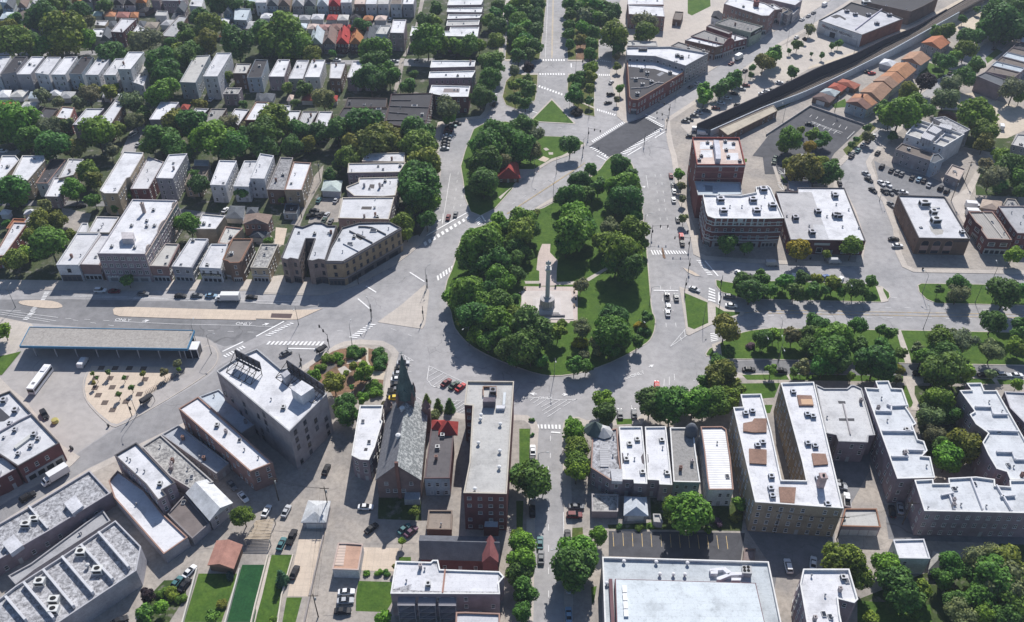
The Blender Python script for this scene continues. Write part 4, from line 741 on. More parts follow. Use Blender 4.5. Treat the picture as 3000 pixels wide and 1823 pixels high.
building('a1 285,255 410,258 430,240 310,238', 7, 'bright', 'white', lab='tiny white-roofed block above the gabled cottage at far left', st=2, clutter=0)
building('a1 1545,345 1690,355 1800,160 1720,150', 5.5, 'grey', 'brown', lab='long weathered sheds with dull grey roof beside the trees', st=1, rmat='gravel_roof')
# middle-left three-flats
g8 = 'in the middle-left three-flat row'
for t, h, rf, wl_, ds, rm in (
    ('b1 -90,240 15,240 185,40 150,0 20,0', 9.5, 'bright', 'tan', 'white-roofed three-flat cut by the frame', 'roof'), ('b1 90,240 265,240 432,45 420,0 215,0', 9.5, 'bright', 'tan', 'long white-roofed tan brick three-flat', 'roof'),
    ('b1 345,265 455,265 640,35 490,30', 7, 'dark', 'white', 'charcoal metal-roofed two-flat', 'ribbed'), ('b1 430,392 565,395 690,200 520,215', 6, 'bright', 'purple', 'low white-roofed two-flat', 'roof'), ('b1 560,218 705,185 805,35 660,30', 7, 'white', 'tan', 'white-roofed two-flat behind a young tree', 'roof'),
    ('b1 960,335 1005,362 1130,362 1215,215 1250,205 1370,0 1378,-30 1190,-40', 11, 'bright', 'tan', 'very long white-roofed brick block', 'roof'), ('b1 1255,320 1425,320 1575,60 1425,10', 8, 'white', 'darkred', 'white-roofed block with dark red end wall', 'roof'),
    ('b1 1500,215 1660,220 1800,-20 1625,-10', 11.5, 'bright', 'grey', 'tall grey-fronted white-roofed four-storey block', 'roof'), ('b1 1775,285 1935,285 2020,105 1850,100', 6, 'brown', 'tan', 'brown-roofed low block', 'roof'),
    ('b1 2020,280 2165,285 2275,50 2110,45', 9, 'bright', 'white', 'white-roofed white-sided three-flat', 'roof'), ('b1 2245,295 2390,298 2490,50 2350,50', 8, 'white', 'white', 'pale-roofed three-flat', 'roof'),
    ('b2 -60,218 80,222 170,0 40,-20', 10, 'white', 'white', 'tall white three-flat', 'roof'), ('b2 105,325 270,330 355,20 235,15', 7.5, 'grey', 'brown', 'mottled gravel-roofed block', 'roof_worn'), ('b2 275,328 440,330 530,70 365,60', 9, 'bright', 'tan', 'white-roofed block with red coping beside an alley', 'roof')):
    B = building(t, h, rf, wl_, desc=ds, g=g8, rmat=rm, st=4 if h > 11.2 else 3 if h > 7.6 else 2, gap=2.3, kind='double', coping='o' if 'red coping' in ds or 'metal' in ds else None)
building('b1 1865,90 2000,98 2010,45 1870,40', 4, 'blue', 'white', 'garage', lab='small pale blue flat-roofed garage among the middle-left flats', cat='garage', st=1, clutter=0)
# shops along the avenue
g9 = 'among the left avenue shops'
def shop(t, h, rf, wl_, ds, st=2, **kw):
    B = building(t, h, rf, wl_, name='shop_building', desc=ds, g=g9, st=st, shop=True, **kw); e = front_edge(B)
    band(B, e, 3.25, 3.7, .22, kw.get('_c', (.5, .48, .46)), 'shop_cornice'); band(B, e, h-.75, h-.3, .25, tuple(v*1.1 for v in (WC[wl_])), 'cornice')
    return B
S0 = building('b1 -60,965 40,962 265,645 130,640', 6, 'white', 'red', name='shop_building', desc='orange brick block cut by the frame', g=g9, st=2, coping='o')
S1 = shop('b1 540,1050 750,1050 960,745 740,745', 8, 'white', 'white', 'white-fronted two-storey shop with awnings', ww=1.4, wh=1.7, gap=4, trim='d', vacancy=0)
building('b1 845,738 1050,740 1145,590 930,585', 8, 'white', 'tan', lab='white-roofed rear block with roof hatches behind the white-fronted shop', st=2, clutter=4)
S2 = shop('b1 765,1045 950,1050 1130,725 980,740', 7.5, 'white', 'pinkbrick', 'red brick two-storey shop', vacancy=.3)
S3 = building('b1 935,940 1390,945 1700,430 1275,420', 13.5, 'bright', 'purple', name='apartment_building', lab='four-storey terracotta-fronted apartment block with curved gables on the left avenue', st=4, shop=True, gap=2.3, clutter=0, vacancy=0, kind='pair', ww=1.5, wh=1.6, par=.5)
e = front_edge(S3)
for t in (.0, .16, .36, .40, .61, .66, .83, .985): band(S3, e, 3.4, 13.4, .14, (.46, .38, .34), 'pilaster', 'trim', t, t+.018)
band(S3, e, 3.1, 3.6, .3, (.5, .42, .37), 'cornice'); band(S3, e, 12.4, 12.8, .3, (.5, .42, .37), 'cornice')
for t0, t1 in ((.04, .16), (.38, .62), (.84, .96)):
    p_ = S3['p']; a_, c_ = p_[e], p_[(e+1) % len(p_)]; b = MB(); d_ = (c_-a_); L_ = d_.length; prof = []
    for k in range(9):
        u_ = k/8; prof.append((t0*L_+(t1-t0)*L_*u_, 1.15*math.sin(math.pi*u_)+.05))
    n_ = len(prof); b.add([(x, -.08, 0) for x, z in prof]+[(x, -.08, z) for x, z in prof]+[(x, .25, 0) for x, z in prof]+[(x, .25, z) for x, z in prof],
        [(i, i+1, n_+i+1, n_+i) for i in range(n_-1)]+[(2*n_+i+1, 2*n_+i, 3*n_+i, 3*n_+i+1) for i in range(n_-1)]+[(n_+i, n_+i+1, 3*n_+i+1, 3*n_+i) for i in range(n_-1)])
    o = b.obj('gable_parapet', 'trim', (.5, .42, .38), S3['rt'], (a_.x-S3['org'].x, a_.y-S3['org'].y, 13.5)); o.rotation_euler[2] = math.atan2(d_.y, d_.x)
inst('chimney', CHIMM, (.4, .33, .3), S3['rt'], tuple(P(750*0+1390/TS, 456+550/TS, 13)-Vector((S3['org'].x, S3['org'].y, 0))), .04, (1.3, 1.3, 4.4))
rbox(S3, 'b1 1170,800 1280,800 1285,740 1165,735', 2.6, 'stair_head', 'wall', (.5, .47, .48))
for s in ('b1 1480,530', 'b1 1415,635', 'b1 1270,680', 'b1 1415,685', 'b1 1080,880', 'b1 1300,890', 'b1 1290,820', 'b1 1490,680'): unit(S3, s, size=(1.2, 1.2, .9))
lettering(S3, 'CAFE', 'b1 1040,1168 1150,1168', 3.3, 1.0, (.75, .75, .73))
S4 = shop('b1 1435,1060 1610,1065 1720,850 1590,845', 7.5, 'cream', 'pinkbrick', 'pink brick two-storey shop', ww=1.8, wh=1.6, gap=3.2, vacancy=0)
S5 = shop('b1 1650,1065 1840,1075 2000,800 1830,795', 7, 'white', 'grey', 'grey shop with dark storefront', trim='w', ww=1.6)
S6 = shop('b1 1915,1075 2120,1085 2190,850 2030,850', 7, 'white', 'white', 'white liquor shop with black sign', ww=1.1, wh=1.7, gap=1.9, vacancy=0)
e = front_edge(S6); band(S6, e, 3.2, 4.3, .3, (.03, .03, .03), 'sign_board', t0=.05, t1=.95)
p_ = S6['p']; a_, c_ = p_[e], p_[(e+1) % len(p_)]
def sign_on(B, e, txt, z, size, col, t0, t1, out=.34, depth=.03):
    p_ = B['p']; a_, c_ = p_[e], p_[(e+1) % len(p_)]; a_, c_ = a_.lerp(c_, t0), a_.lerp(c_, t1); d = c_-a_
    cu = bpy.data.curves.new('text', 'FONT'); cu.body = txt; cu.size = size; cu.extrude = depth; cu.align_x = 'CENTER'
    o = bpy.data.objects.new('text', cu); me = bpy.data.meshes.new_from_object(o); bpy.data.objects.remove(o)
    me.materials.clear(); me.materials.append(MATS['plain']); w = max(v.co.x for v in me.vertices)-min(v.co.x for v in me.vertices)
    me.transform(Matrix.Rotation(math.pi/2, 4, 'X')); me.transform(Matrix.Diagonal((d.length/w, 1, 1, 1)))
    n = Vector((d.y, -d.x)).normalized()*out; m_ = (a_+c_)/2+n
    return inst('lettering', me, col, B['rt'], (m_.x-B['org'].x, m_.y-B['org'].y, z-B['org'].z), math.atan2(d.y, d.x))
sign_on(S6, e, 'LOGAN LIQUORS', 3.4, 1.0, (.8, .76, .6), .1, .9)
building('b1 2095,838 2190,850 2335,700 2170,682', 6, 'cream', 'tan', lab='low pale rear block with orange coping behind the liquor shop', st=1, coping='o', rmat='gravel_roof')
S7 = shop('b1 2140,1000 2190,1012 2210,1030 2300,1028 2320,1010 2430,800 2235,800', 9.5, 'brown', 'brown', 'brown-roofed brick three-storey shop with bays', st=3, coping='b')
S8 = shop('b2 -55,1075 110,1080 215,850 50,850', 7, 'cream', 'tan', 'pale gravel-roofed two-storey shop', rmat='roof_worn')
building('b1 1870,705 2075,705 2165,580 1945,560', 7, 'bright', 'tan', lab='white-roofed cube block with a mauve shaded front behind the shops', win=False)
pitched('b2 -120,655 110,655 150,575 -95,570', 6, 1.6, (.24, .18, .15), 'pinkbrick', 'coach_house', lab='brown hip-roofed brick coach house behind the shops', hip=.3, gap=2, cat='house')
for t, rf, wl_, ds in (('b2 -60,780 60,790 130,740 -20,730', 'slate', 'grey', 'slate-roofed garage'), ('b1 2370,560 2462,562 2480,500 2385,498', 'slate', 'grey', 'small slate-roofed garage'), ('b1 2175,600 2330,605 2350,490 2215,485', 'slate', 'white', 'wide grey-roofed garage'), ('b1 0,560 80,562 105,530 20,526', 'white', 'white', 'white-roofed garage'), ('b1 235,560 360,562 375,530 250,526', 'white', 'white', 'long white-roofed garage')):
    garage(t, rf, wl_, ds, 'in the alley behind the shops')
garage('b2 635,335 805,345 825,245 660,240', (.48, .55, .53), 'white', None, None, h=3.4, lab='pale mint hip-roofed garage beside the alley parking lot')
building('b2 262,555 390,560 420,465 285,460', 3.2, 'dark', 'blue', 'garage', lab='dark-roofed garage with a blue painted side wall', cat='garage', st=1, clutter=1)
building('b1 60,700 200,700 250,610 130,605', 5, (.45, .2, .1), 'red', lab='orange-roofed low block behind the orange brick block', st=1, clutter=0)
building('b1 235,640 380,642 440,582 290,576', 5, 'white', 'grey', lab='white-roofed low block beside the trees at far left', st=1)
building('b1 740,738 835,738 845,650 790,648', 3.5, 'white', 'white', 'garage', lab='small white flat-roofed garage behind the avenue shops', cat='garage', st=1, clutter=1)
# corner apartment block
E1 = building('b2 240,985 300,1000 330,985 410,1000 480,797 565,798 495,1003 540,1012 600,995 665,1005 775,672 690,672 640,645 560,640 450,685 370,668', 11.5, (.56, .57, .59), (.30, .235, .21), lab='mauve-tan brick courtyard block with two wings and a light slot', st=3, shop=True, trim='d', par=.6, coping='d', clutter=5, gap=2.6, ww=1.2, wh=1.7, vacancy=.05)
E2 = building('b2 668,1015 835,1018 1395,695 1290,640 1180,640 990,645 830,690 720,880', 11.5, (.56, .57, .59), (.36, .275, .185), lab='long tan brick corner block with dark cornice facing the square', st=3, shop=True, trim='d', par=.6, coping='d', clutter=5, gap=3.0, ww=1.25, wh=1.75, vacancy=.04)
for B in (E1, E2):
    for i, a, c, d, nn, fc in list(facades(B['p'])):
        if fc > .3 and (c-a).length > 5:
            band(B, i, 10.5, 11.3, .45, (.16, .15, .16)); band(B, i, 3.4, 3.9, .25, (.28, .26, .26), 'shop_cornice')
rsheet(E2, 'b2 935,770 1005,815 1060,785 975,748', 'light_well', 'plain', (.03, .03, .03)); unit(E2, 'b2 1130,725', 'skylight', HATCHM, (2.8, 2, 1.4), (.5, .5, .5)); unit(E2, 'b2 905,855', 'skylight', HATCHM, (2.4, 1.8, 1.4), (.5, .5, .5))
rwall(E2, 'b2 840,850 985,925'); rwall(E2, 'b2 900,730 1120,845', .6, .3, 'roof_divider', 'trim', (.12, .12, .13)); rwall(E2, 'b2 985,690 1050,690 1120,700 1250,765', .6, .3, 'roof_divider', 'trim', (.12, .12, .13))
g10 = 'above the tan corner block'
for pts, h, ds in (('790,600 1275,612 1330,400 830,405', 9, 'white-roofed flat block with a light well'), ('870,325 945,387 1220,392 1340,382 1380,205 990,215 985,255 870,300', 9, 'stepped white-roofed flat block'), ('880,165 1380,157 1440,65 890,75', 10, 'white-roofed flat block with mauve wall'), ('1020,52 1430,60 1430,-30 1060,-22', 10, 'small white-roofed block')):
    B = building('b2 '+pts, h, 'white', 'purple', desc=ds, g=g10, st=3, clutter=4, coping='t')
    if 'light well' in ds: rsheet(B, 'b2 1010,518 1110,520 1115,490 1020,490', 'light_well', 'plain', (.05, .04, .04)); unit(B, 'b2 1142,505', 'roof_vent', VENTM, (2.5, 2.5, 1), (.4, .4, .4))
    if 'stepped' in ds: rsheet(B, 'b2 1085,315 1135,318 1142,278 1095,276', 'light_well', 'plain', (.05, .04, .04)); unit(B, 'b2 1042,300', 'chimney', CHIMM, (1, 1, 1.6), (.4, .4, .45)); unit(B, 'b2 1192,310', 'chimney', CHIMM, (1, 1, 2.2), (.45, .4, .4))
# ================================================================== upper right
FA = building('a3 1130,930 1150,955 1210,960 1655,695 1648,632 1380,562 1105,542', 8.5, 'dark', 'red', lab='red brick flatiron shop block with cluttered black roof at the diagonal avenue', st=2, shop=True, clutter=6, par=.7, coping='b', gap=2.6, ww=1.3, wh=1.7, vacancy=.05, kind='pair')
rsheet(FA, 'a3 1110,548 1380,575 1650,660 1650,690 1580,725 1380,665 1120,640', 'white_roof_strip', 'roof', RC['bright'])
for s in ('a3 1245,680', 'a3 1520,710', 'a3 1190,775', 'a3 1300,715', 'a3 1255,825', 'a3 1340,800', 'a3 1205,915'): unit(FA, s, size=(1.9, 1.6, 1.4), col=(.42, .42, .43))
rwall(FA, 'a3 1140,760 1250,755 1330,770 1370,800 1460,805', .5, .3, 'roof_divider', 'trim', (.5, .48, .48)); rwall(FA, 'a3 1145,855 1300,845 1420,790', .5, .3, 'roof_divider', 'trim', (.4, .38, .38))
rsheet(FA, 'a3 1390,720 1420,735 1470,705 1440,690', 'solar_panel', 'plain', (.16, .17, .2))
FB = building('a3 1105,530 1380,540 1670,632 1890,512 1520,448 1100,456', 11.5, 'bright', 'stone', lab='grey stone bank block with tall windows beside the flatiron block', st=2, fh=5, wh=3.2, ww=1.5, gap=3.4, clutter=0, par=.9, vacancy=0, coping='g', z0=1.4)
for s in ('a3 1590,545', 'a3 1630,560'): unit(FB, s, size=(2.2, 1.9, 1.4), col=(.3, .3, .32))
for k in range(4): unit(FB, f'a3 {1228+k*20},490', size=(1.2, 1.2, 1.4), col=(.2, .2, .22))
for s in ('a3 1565,610', 'a3 1583,608', 'a3 1285,558', 'a3 1700,550'): unit(FB, s, 'roof_vent', VENTM, (1.6, 1.6, 1.5), (.2, .2, .22))
e = front_edge(FB)
building('a3 1110,440 1400,443 1390,398 1115,392', 8, 'cream', 'stone', lab='narrow stained white roof block behind the grey stone bank', st=2, clutter=5)
g11 = 'beyond the stone bank'
for t, h, rf, wl_, ds, rm in (('a3 1530,440 1850,512 1905,498 1600,402', 9, 'gravel', 'brown', 'gravel-roofed brown brick shop', 'gravel_roof'), ('a3 1665,385 1960,452 2045,430 1745,350', 8, 'bright', 'brown', 'white-roofed brick shop', 'roof'), ('a3 1720,345 2040,425 2140,390 1850,290', 8.5, 'gravel', 'red', 'arch-fronted red brick shop', 'gravel_roof'), ('a3 1860,300 2130,400 2260,370 1960,270', 6.5, 'white', 'darkred', 'low white-roofed shop', 'roof'), ('a3 1955,225 2295,312 2410,252 2090,172', 9, 'gravel', 'green', 'green-fronted shop with black sign board', 'roof_worn'), ('a3 2040,35 2400,150 2470,150 a4 70,85 -30,30 a3 2110,-40', 12, 'bright', 'pinkbrick', 'tall red brick block with white roof', 'roof')):
    B = building(t, h, rf, wl_, name='shop_building', desc=ds, g=g11, rmat=rm, st=3 if h > 10 else 2, shop=True, clutter=4)
    if 'sign' in ds:
        e = front_edge(B, 0); es = [i for i, a, c, d, nn, fc in facades(B['p']) if nn.x > .2 and fc > 0]; e = es[0] if es else e
        band(B, e, 6.2, 8.4, .3, (.02, .02, .022), 'sign_board', t0=.05, t1=.95); sign_on(B, e, 'SUITE 25', 6.8, 1.5, (.8, .8, .8), .35, .85)
    if 'arch' in ds:
        p_ = B['p']; e = [i for i, a, c, d, nn, fc in facades(B['p']) if nn.x > .2 and fc > 0][0]; a_, c_ = p_[e], p_[(e+1) % len(p_)]; d_ = c_-a_; L_ = d_.length; b = MB(); prof = [(L_*k/12, 2.4*math.sin(math.pi*k/12)) for k in range(13)]; n_ = 13
        b.add([(x, -.1, 0) for x, z in prof]+[(x, -.1, z) for x, z in prof]+[(x, .4, 0) for x, z in prof]+[(x, .4, z) for x, z in prof], [(i, i+1, n_+i+1, n_+i) for i in range(12)]+[(2*n_+i+1, 2*n_+i, 3*n_+i, 3*n_+i+1) for i in range(12)]+[(n_+i, n_+i+1, 3*n_+i+1, 3*n_+i) for i in range(12)])
        o = b.obj('arched_parapet', 'brick', WC['red'], B['rt'], (a_.x-B['org'].x, a_.y-B['org'].y, 8.5)); o.rotation_euler[2] = math.atan2(d_.y, d_.x)
    if 'tall' in ds: unit(B, 'a3 2345,60', 'chimney', CHIMM, (3, 3, 3.2), WC['red'])
building('a3 1870,255 2085,328 2120,310 1900,235', 9.5, 'gravel', 'red', lab='red-walled light-sided theatre hall between the shops at the top', win=False, clutter=2)
pitched('a3 1920,160 2000,190 2025,140 1945,110', 9.5, 1.2, 'dark', 'white', 'stair_house', lab='small black-roofed white stair house on the shop roofs at the top', gap=2, cat='house')
for t, h, rf, wl_, ds in (('a4 -20,40 75,95 140,85 60,40', 9, 'white', 'pinkbrick', 'brick shop with a white roof edge'), ('a4 70,95 130,130 195,95 150,70', 7.5, 'brown', 'white', 'white-fronted narrow shop'), ('a4 130,115 190,150 240,110 190,80', 7, 'dark', 'stone', 'dark-roofed narrow shop'), ('a4 185,125 240,140 308,75 270,60', 6, 'grey', 'stone', 'grey-fronted shop'), ('a4 -100,-30 260,50 330,0 0,-90', 9, 'white', 'purple', 'wide white-roofed block at the very top')):
    building(t, h, rf, wl_, name='shop_building', desc=ds, g='opposite the discount store', st=2, shop=True, clutter=1)
building('a3 1125,135 1470,160 1456,62 1120,45', 9, 'bright', 'pinkbrick', desc='front white-roofed pink flat block', g='above the boulevard trees at the top', st=3, clutter=3)
building('a3 1112,42 1460,45 1450,-50 1115,-50', 9, 'bright', 'pinkbrick', desc='rear white-roofed flat block', g='above the boulevard trees at the top', st=3, clutter=3)
building('a3 1545,185 1625,195 1650,115 1570,110', 4, 'brown', 'brown', 'garage', lab='brown flat-roofed garage with an arched door at the top', cat='garage', st=1, clutter=0)
# discount store
MM = building('a4 490,195 905,335 1300,180 1090,100 800,20 720,75', 7.5, 'silver', 'white', name='discount_store', lab='white-fronted discount store with red and black lettering', cat='store', win=False, clutter=0, par=.6, coping='d')
rsheet(MM, 'a4 700,85 960,170 1090,95 800,25', 'tar_patch', 'roof', RC['dark']); rsheet(MM, 'a4 600,160 650,180 690,165 740,195 755,185 700,150 660,140', 'tar_patch', 'roof', RC['dark'])
rwall(MM, 'a4 840,290 1095,95', .7, .4, 'roof_divider', 'trim', (.45, .42, .5))
for s in ('a4 757,120', 'a4 838,150', 'a4 1045,238', 'a4 965,155', 'a4 1165,155'): unit(MM, s, size=(2.6, 1.8, 1.5), col=(.35, .35, .4))
unit(MM, 'a4 940,40', size=(5, 3, 2))
e = max(facades(MM['p']), key=lambda t: t[5]*(t[2]-t[1]).length)[0]
sign_on(MM, e, 'DISCOUNT  MEGAMALL', 4.1, 1.9, (.07, .06, .09), .17, .80, .12, .06); sign_on(MM, e, 'MEGA MALL', 5.9, 1.1, (.35, .45, .55), .34, .66, .12, .05); sign_on(MM, e, 'MINI', 5.4, .8, (.4, .08, .08), .10, .16, .12, .05); sign_on(MM, e, 'SUPER', 4.6, .8, (.4, .08, .08), .10, .17, .12, .05)
for t0, t1 in ((.03, .19), (.56, .73), (.76, .95)):
    band(MM, e, .2, 3.3, .1, (.5, .5, .52), 'roller_door', t0=t0, t1=t1)
band(MM, e, .2, 3.2, .12, (.06, .06, .07), 'entrance', t0=.31, t1=.43)
es = [i for i, a, c, d, nn, fc in facades(MM['p']) if i != e and fc > .1]
for i in es: band(MM, i, .1, 7.2, .05, (.36, .15, .10), 'brick_side_wall', 'brick')
building('a4 930,18 1375,112 1490,60 1640,-20 1100,-110', 8.5, 'dark', 'brown', name='warehouse', lab='black-roofed warehouse behind the discount store', cat='warehouse', win=False, clutter=6)
building('a3 1995,1236 2075,1300 a4 90,1065 50,1012', 4, (.48, .42, .33), 'brown', name='station_house', lab='long cream-roofed station building beside the rail trench', cat='station', st=1, clutter=0, wh=2, gap=4, kind='plain', par=.2)
# town houses with orange roofs
TR = [('755,985 945,1050 1050,990 840,905', (.26, .15, .12), 'blue', 'two-tone brown and orange'), ('890,885 1080,970 1185,862 1000,800', (.36, .22, .15), 'green', 'tan'), ('1015,780 1195,850 1310,762 1130,700', (.33, .21, .15), 'green', 'brown and tan'), ('1145,690 1320,755 1420,672 1240,607', (.42, .22, .12), 'purple', 'bright orange'), ('1285,572 1465,628 1560,562 1370,502', (.40, .24, .16), 'blue', 'pale orange'), ('1480,412 1655,472 1750,408 1580,352', (.42, .17, .09), 'stone', 'reddest orange')]
for k, (pts, rc, wl_, ds) in enumerate(TR):
    B = pitched('a4 '+pts, 5.6, 2.2, rc, wl_, 'town_house', f'{ds}-roofed gabled town house', 'in the row beside the rail embankment', gap=2.6, chim=k == 0, st=2)
    if k in (0, 2):
        c = [Vector((q.x-B['org'].x, q.y-B['org'].y)) for q in W('a4 '+pts, 5.6)]; m0 = (c[0]+c[1])/2; m1 = (c[2]+c[3])/2
        b = MB(); t = .5
        b.add([(*c[0].lerp(c[3], t), 5.76), (*c[3], 5.76), (*m1, 7.98), (*m0.lerp(m1, t), 7.98), (*c[1].lerp(c[2], t), 5.76), (*c[2], 5.76)], [(0, 3, 2, 1), (4, 5, 2, 3)]); b.obj('roof_section', 'shingle', (.42, .21, .12), B['rt'])
for pts, rc, ds in (('580,842 700,882 755,837 640,797', (.33, .09, .06), 'red hip-roofed garage'), ('670,792 830,857 885,817 720,762', (.33, .12, .08), 'wide rust-red hip-roofed garage'), ('505,888 640,928 690,882 560,852', (.42, .47, .48), 'grey-green hip-roofed garage'), ('430,938 590,988 642,942 510,892', (.16, .11, .10), 'dark brown hip-roofed garage'), ('1075,612 1190,642 1250,602 1120,567', 'white', 'white hip-roofed garage')):
    garage('a4 '+pts, rc, 'brown' if rc != 'white' else 'white', ds, 'behind the town houses', h=3, hip=.5)
# right edge
building('a4 2010,732 2240,828 2310,772 2090,692', 8.5, 'slate', 'purple', lab='mauve brick corner block with charcoal roof above the sand lot', st=3, clutter=0, mind=.9)
for k, (pts, rf, ds) in enumerate((('2092,688 2370,742 2425,700 2150,632', 'brown', 'brown-roofed row house nearest the mauve block'), ('2150,628 2430,695 2470,655 2195,590', 'blue', 'pale vaulted-roof row house'), ('2200,586 2462,650 2500,610 2250,545', 'brown', 'brown-roofed row house'), ('2255,540 2500,605 2540,560 2300,500', 'blue', 'pale blue-roofed row house'), ('2305,496 2540,555 2580,510 2350,455', 'brown', 'rust-roofed row house'), ('2355,450 2580,505 2640,460 2400,410', 'dark', 'black-roofed row house'))):
    building('a4 '+pts, 7.5, rf, 'purple', name='row_house', desc=ds, g='above the sand lot', cat='row house', st=2, clutter=1)
building('a4 2430,400 2600,440 2700,300 2462,320', 8, 'white', 'red', lab='red and white block at the far right edge near the top', st=2)
C1 = building('a4 1325,1290 1690,1412 1890,1290 1450,1150', 10, 'cream', 'white', name='condominium', lab='white modern condominium with roof decks and pergolas', st=3, clutter=0, par=1.0, coping='w', mind=.4, vacancy=.4)
for s in ('a4 1380,1240 1740,1370', 'a4 1420,1195 1810,1335', 'a4 1600,1385 1750,1250', 'a4 1470,1330 1580,1190'): rwall(C1, s, 1.0, .3, 'deck_wall', 'trim', (.6, .6, .63))
for s in ('a4 1475,1320 1570,1355 1610,1310 1510,1270', 'a4 1535,1255 1620,1290 1675,1250 1590,1205', 'a4 1640,1215 1760,1250 1775,1215 1660,1185'): rbox(C1, s, 2.6, 'stair_head', 'ribbed', (.42, .42, .45))
building('a4 1590,1135 1870,1285 1945,1245 1700,1120', 9, 'silver', 'grey', name='condominium', lab='stained white-roofed block behind the white condominium', rmat='roof_worn', st=3)
building('a4 1225,1435 1560,1545 1620,1485 1290,1378', 7, 'brown', 'stone', lab='brown-roofed grey block below the white condominium', st=2, mind=.9, clutter=1)
building('b4 1560,60 1600,75 1690,30 1640,-20 1590,-10', 7.5, 'slate', 'blue', lab='blue-grey block right of the brown-roofed grey block', st=2, clutter=0)
pitched('a4 1640,1085 1820,1150 1840,1125 1660,1065', 3.5, 1.2, (.15, .08, .06), 'brown', 'shed', lab='long dark rust-roofed shed at the edge of the sand lot', win=False, cat='shed')
building('b4 1705,180 1840,235 1900,130 1770,85', 4, (.5, .42, .36), 'stone', 'garage', lab='pale block garage at the end of the diagonal alley', cat='garage', st=1, clutter=3)
for pts, ds in (('2340,1390 2560,1440 2560,1300 2400,1290', 'pale-walled flat block'),):
    building('a4 '+pts, 6, 'cream', 'stone', lab='cream-roofed block with a walled deck at the far right edge', st=2, clutter=2)
# ================================================================== right of the square
T1 = building('a3 1735,1320 2185,1322 b3 2245,85 1780,85', 19, 'pink', 'red', lab='tall red brick tower block with a pink deck roof', st=6, clutter=0, par=.9, coping='r', gap=5.5, ww=1.2, wh=1.6, vacancy=.2)
rbox(T1, 'a3 1960,1480 b3 1960,30 2010,30 a3 2010,1470 1990,1350 1940,1345', 3.0, 'stair_head', 'wall', (.55, .55, .6))
for s in ('a3 1865,1400', 'a3 2085,1400', 'a3 1870,1480', 'b3 2120,10'): rsheet(T1, ' '.join([s.split()[0]]+[f'{float(s.split()[1].split(",")[0])+dx},{float(s.split()[1].split(",")[1])+dy}' for dx, dy in ((-55, -35), (55, -35), (60, 35), (-60, 35))]), 'roof_membrane', 'roof', RC['bright'])
for s in ('a3 1880,1380', 'a3 2050,1370', 'a3 2130,1390', 'b3 1820,10', 'b3 2080,20', 'b3 2190,60', 'b3 1800,50', 'a3 1920,1420', 'a3 2060,1450'): unit(T1, s, size=(1.4, 1.2, 1.0), col=(.4, .4, .42))
e = front_edge(T1)
for z in (6, 9, 12, 15.2): band(T1, e, z, z+.3, .08, (.42, .22, .19), 'belt_course')
band(T1, e, 17.8, 18.4, .3, (.5, .48, .48), 'cornice')
T1b = building('b3 1757,247 2195,257 2215,375 1790,380', 11.5, 'blue', 'red', lab='lower blue-grey roofed wing between the brick tower and corner block', win=False, par=.5, clutter=1, coping='g')
rsheet(T1b, 'b3 1855,285 1930,290 1930,345 1860,340', 'damp_patch', 'roof', (.22, .26, .3))
T2 = building('b3 1835,372 2200,382 2350,352 2345,300 2462,290 b4 25,312 150,600 b3 2440,606 1945,602 1885,580 1868,545', 14, 'bright', 'darkred', lab='dark red brick corner block with pale stripes and white roof', st=4, clutter=0, par=.7, coping='w', gap=2.9, ww=1.2, wh=1.7, vacancy=.03, shop=True)
for s in ('b3 2003,438', 'b3 2315,440', 'b3 2032,545', 'b3 2350,545', 'b4 40,495', 'b3 2415,340'): unit(T2, s, size=(3.0, 2.2, 1.8), col=(.55, .55, .6))
for s in ('b3 2095,498', 'b3 2210,498', 'b3 2395,500', 'b3 1990,390', 'b3 2430,400'): unit(T2, s, 'roof_vent', VENTM, (1.4, 1.4, 1.2), (.4, .4, .42))
e = front_edge(T2)
for z0, z1 in ((3.3, 3.9), (5.0, 5.3), (7.2, 7.6), (10.4, 10.7), (11.9, 12.2)):
    for i, a, c, d, nn, fc in list(facades(T2['p'])):
        if fc > -.1 and nn.y < .3: band(T2, i, z0, z1, .12, (.55, .57, .58), 'belt_course')
for k in range(9): band(T2, e, 10.4, 13.9, .16, (.55, .58, .6), 'pilaster', t0=.02+k*.118, t1=.045+k*.118)
sign_on(T2, e, 'LOGAN', 12.5, 1.1, (.45, .5, .52), .47, .56, .12)
band(T2, e, 12.2, 13.9, .1, (.6, .6, .62), 'name_panel', t0=.46, t1=.57)
T3 = building('b4 75,345 285,350 285,308 735,310 940,820 215,808', 7, 'bright', 'darkred', name='store', lab='wide single-storey store roof half grey half white', cat='store', st=1, clutter=0, par=.4, kind='plain', wh=2.4, ww=2.4, gap=4.5, coping='d')
rsheet(T3, 'b4 90,352 420,352 585,802 222,800', 'grey_membrane', 'roof', (.47, .46, .46)); rsheet(T3, 'b4 430,665 540,665 580,800 480,800', 'pale_membrane', 'roof', (.55, .55, .56), .012)
for s in ('b4 260,615', 'b4 475,555', 'b4 420,755', 'b4 640,400', 'b4 645,590', 'b4 680,595'): unit(T3, s, size=(2.4, 2.2, 1.8), col=(.4, .4, .44))
for s in ('b4 610,360', 'b4 775,525', 'b4 565,590', 'b4 715,690', 'b4 655,475', 'b4 870,700', 'b4 395,680', 'b4 180,585'): unit(T3, s, 'roof_vent', VENTM, (1.6, 1.6, 1), (.4, .4, .42))
e = front_edge(T3); band(T3, e, 4.6, 5.6, .2, (.55, .54, .52), 'sign_board', t0=.33, t1=.54)
building('b4 205,330 285,345 418,303 400,248 195,248', 4.5, 'grey', 'stone', lab='small grey flat roof behind the half white store', st=1, clutter=0)
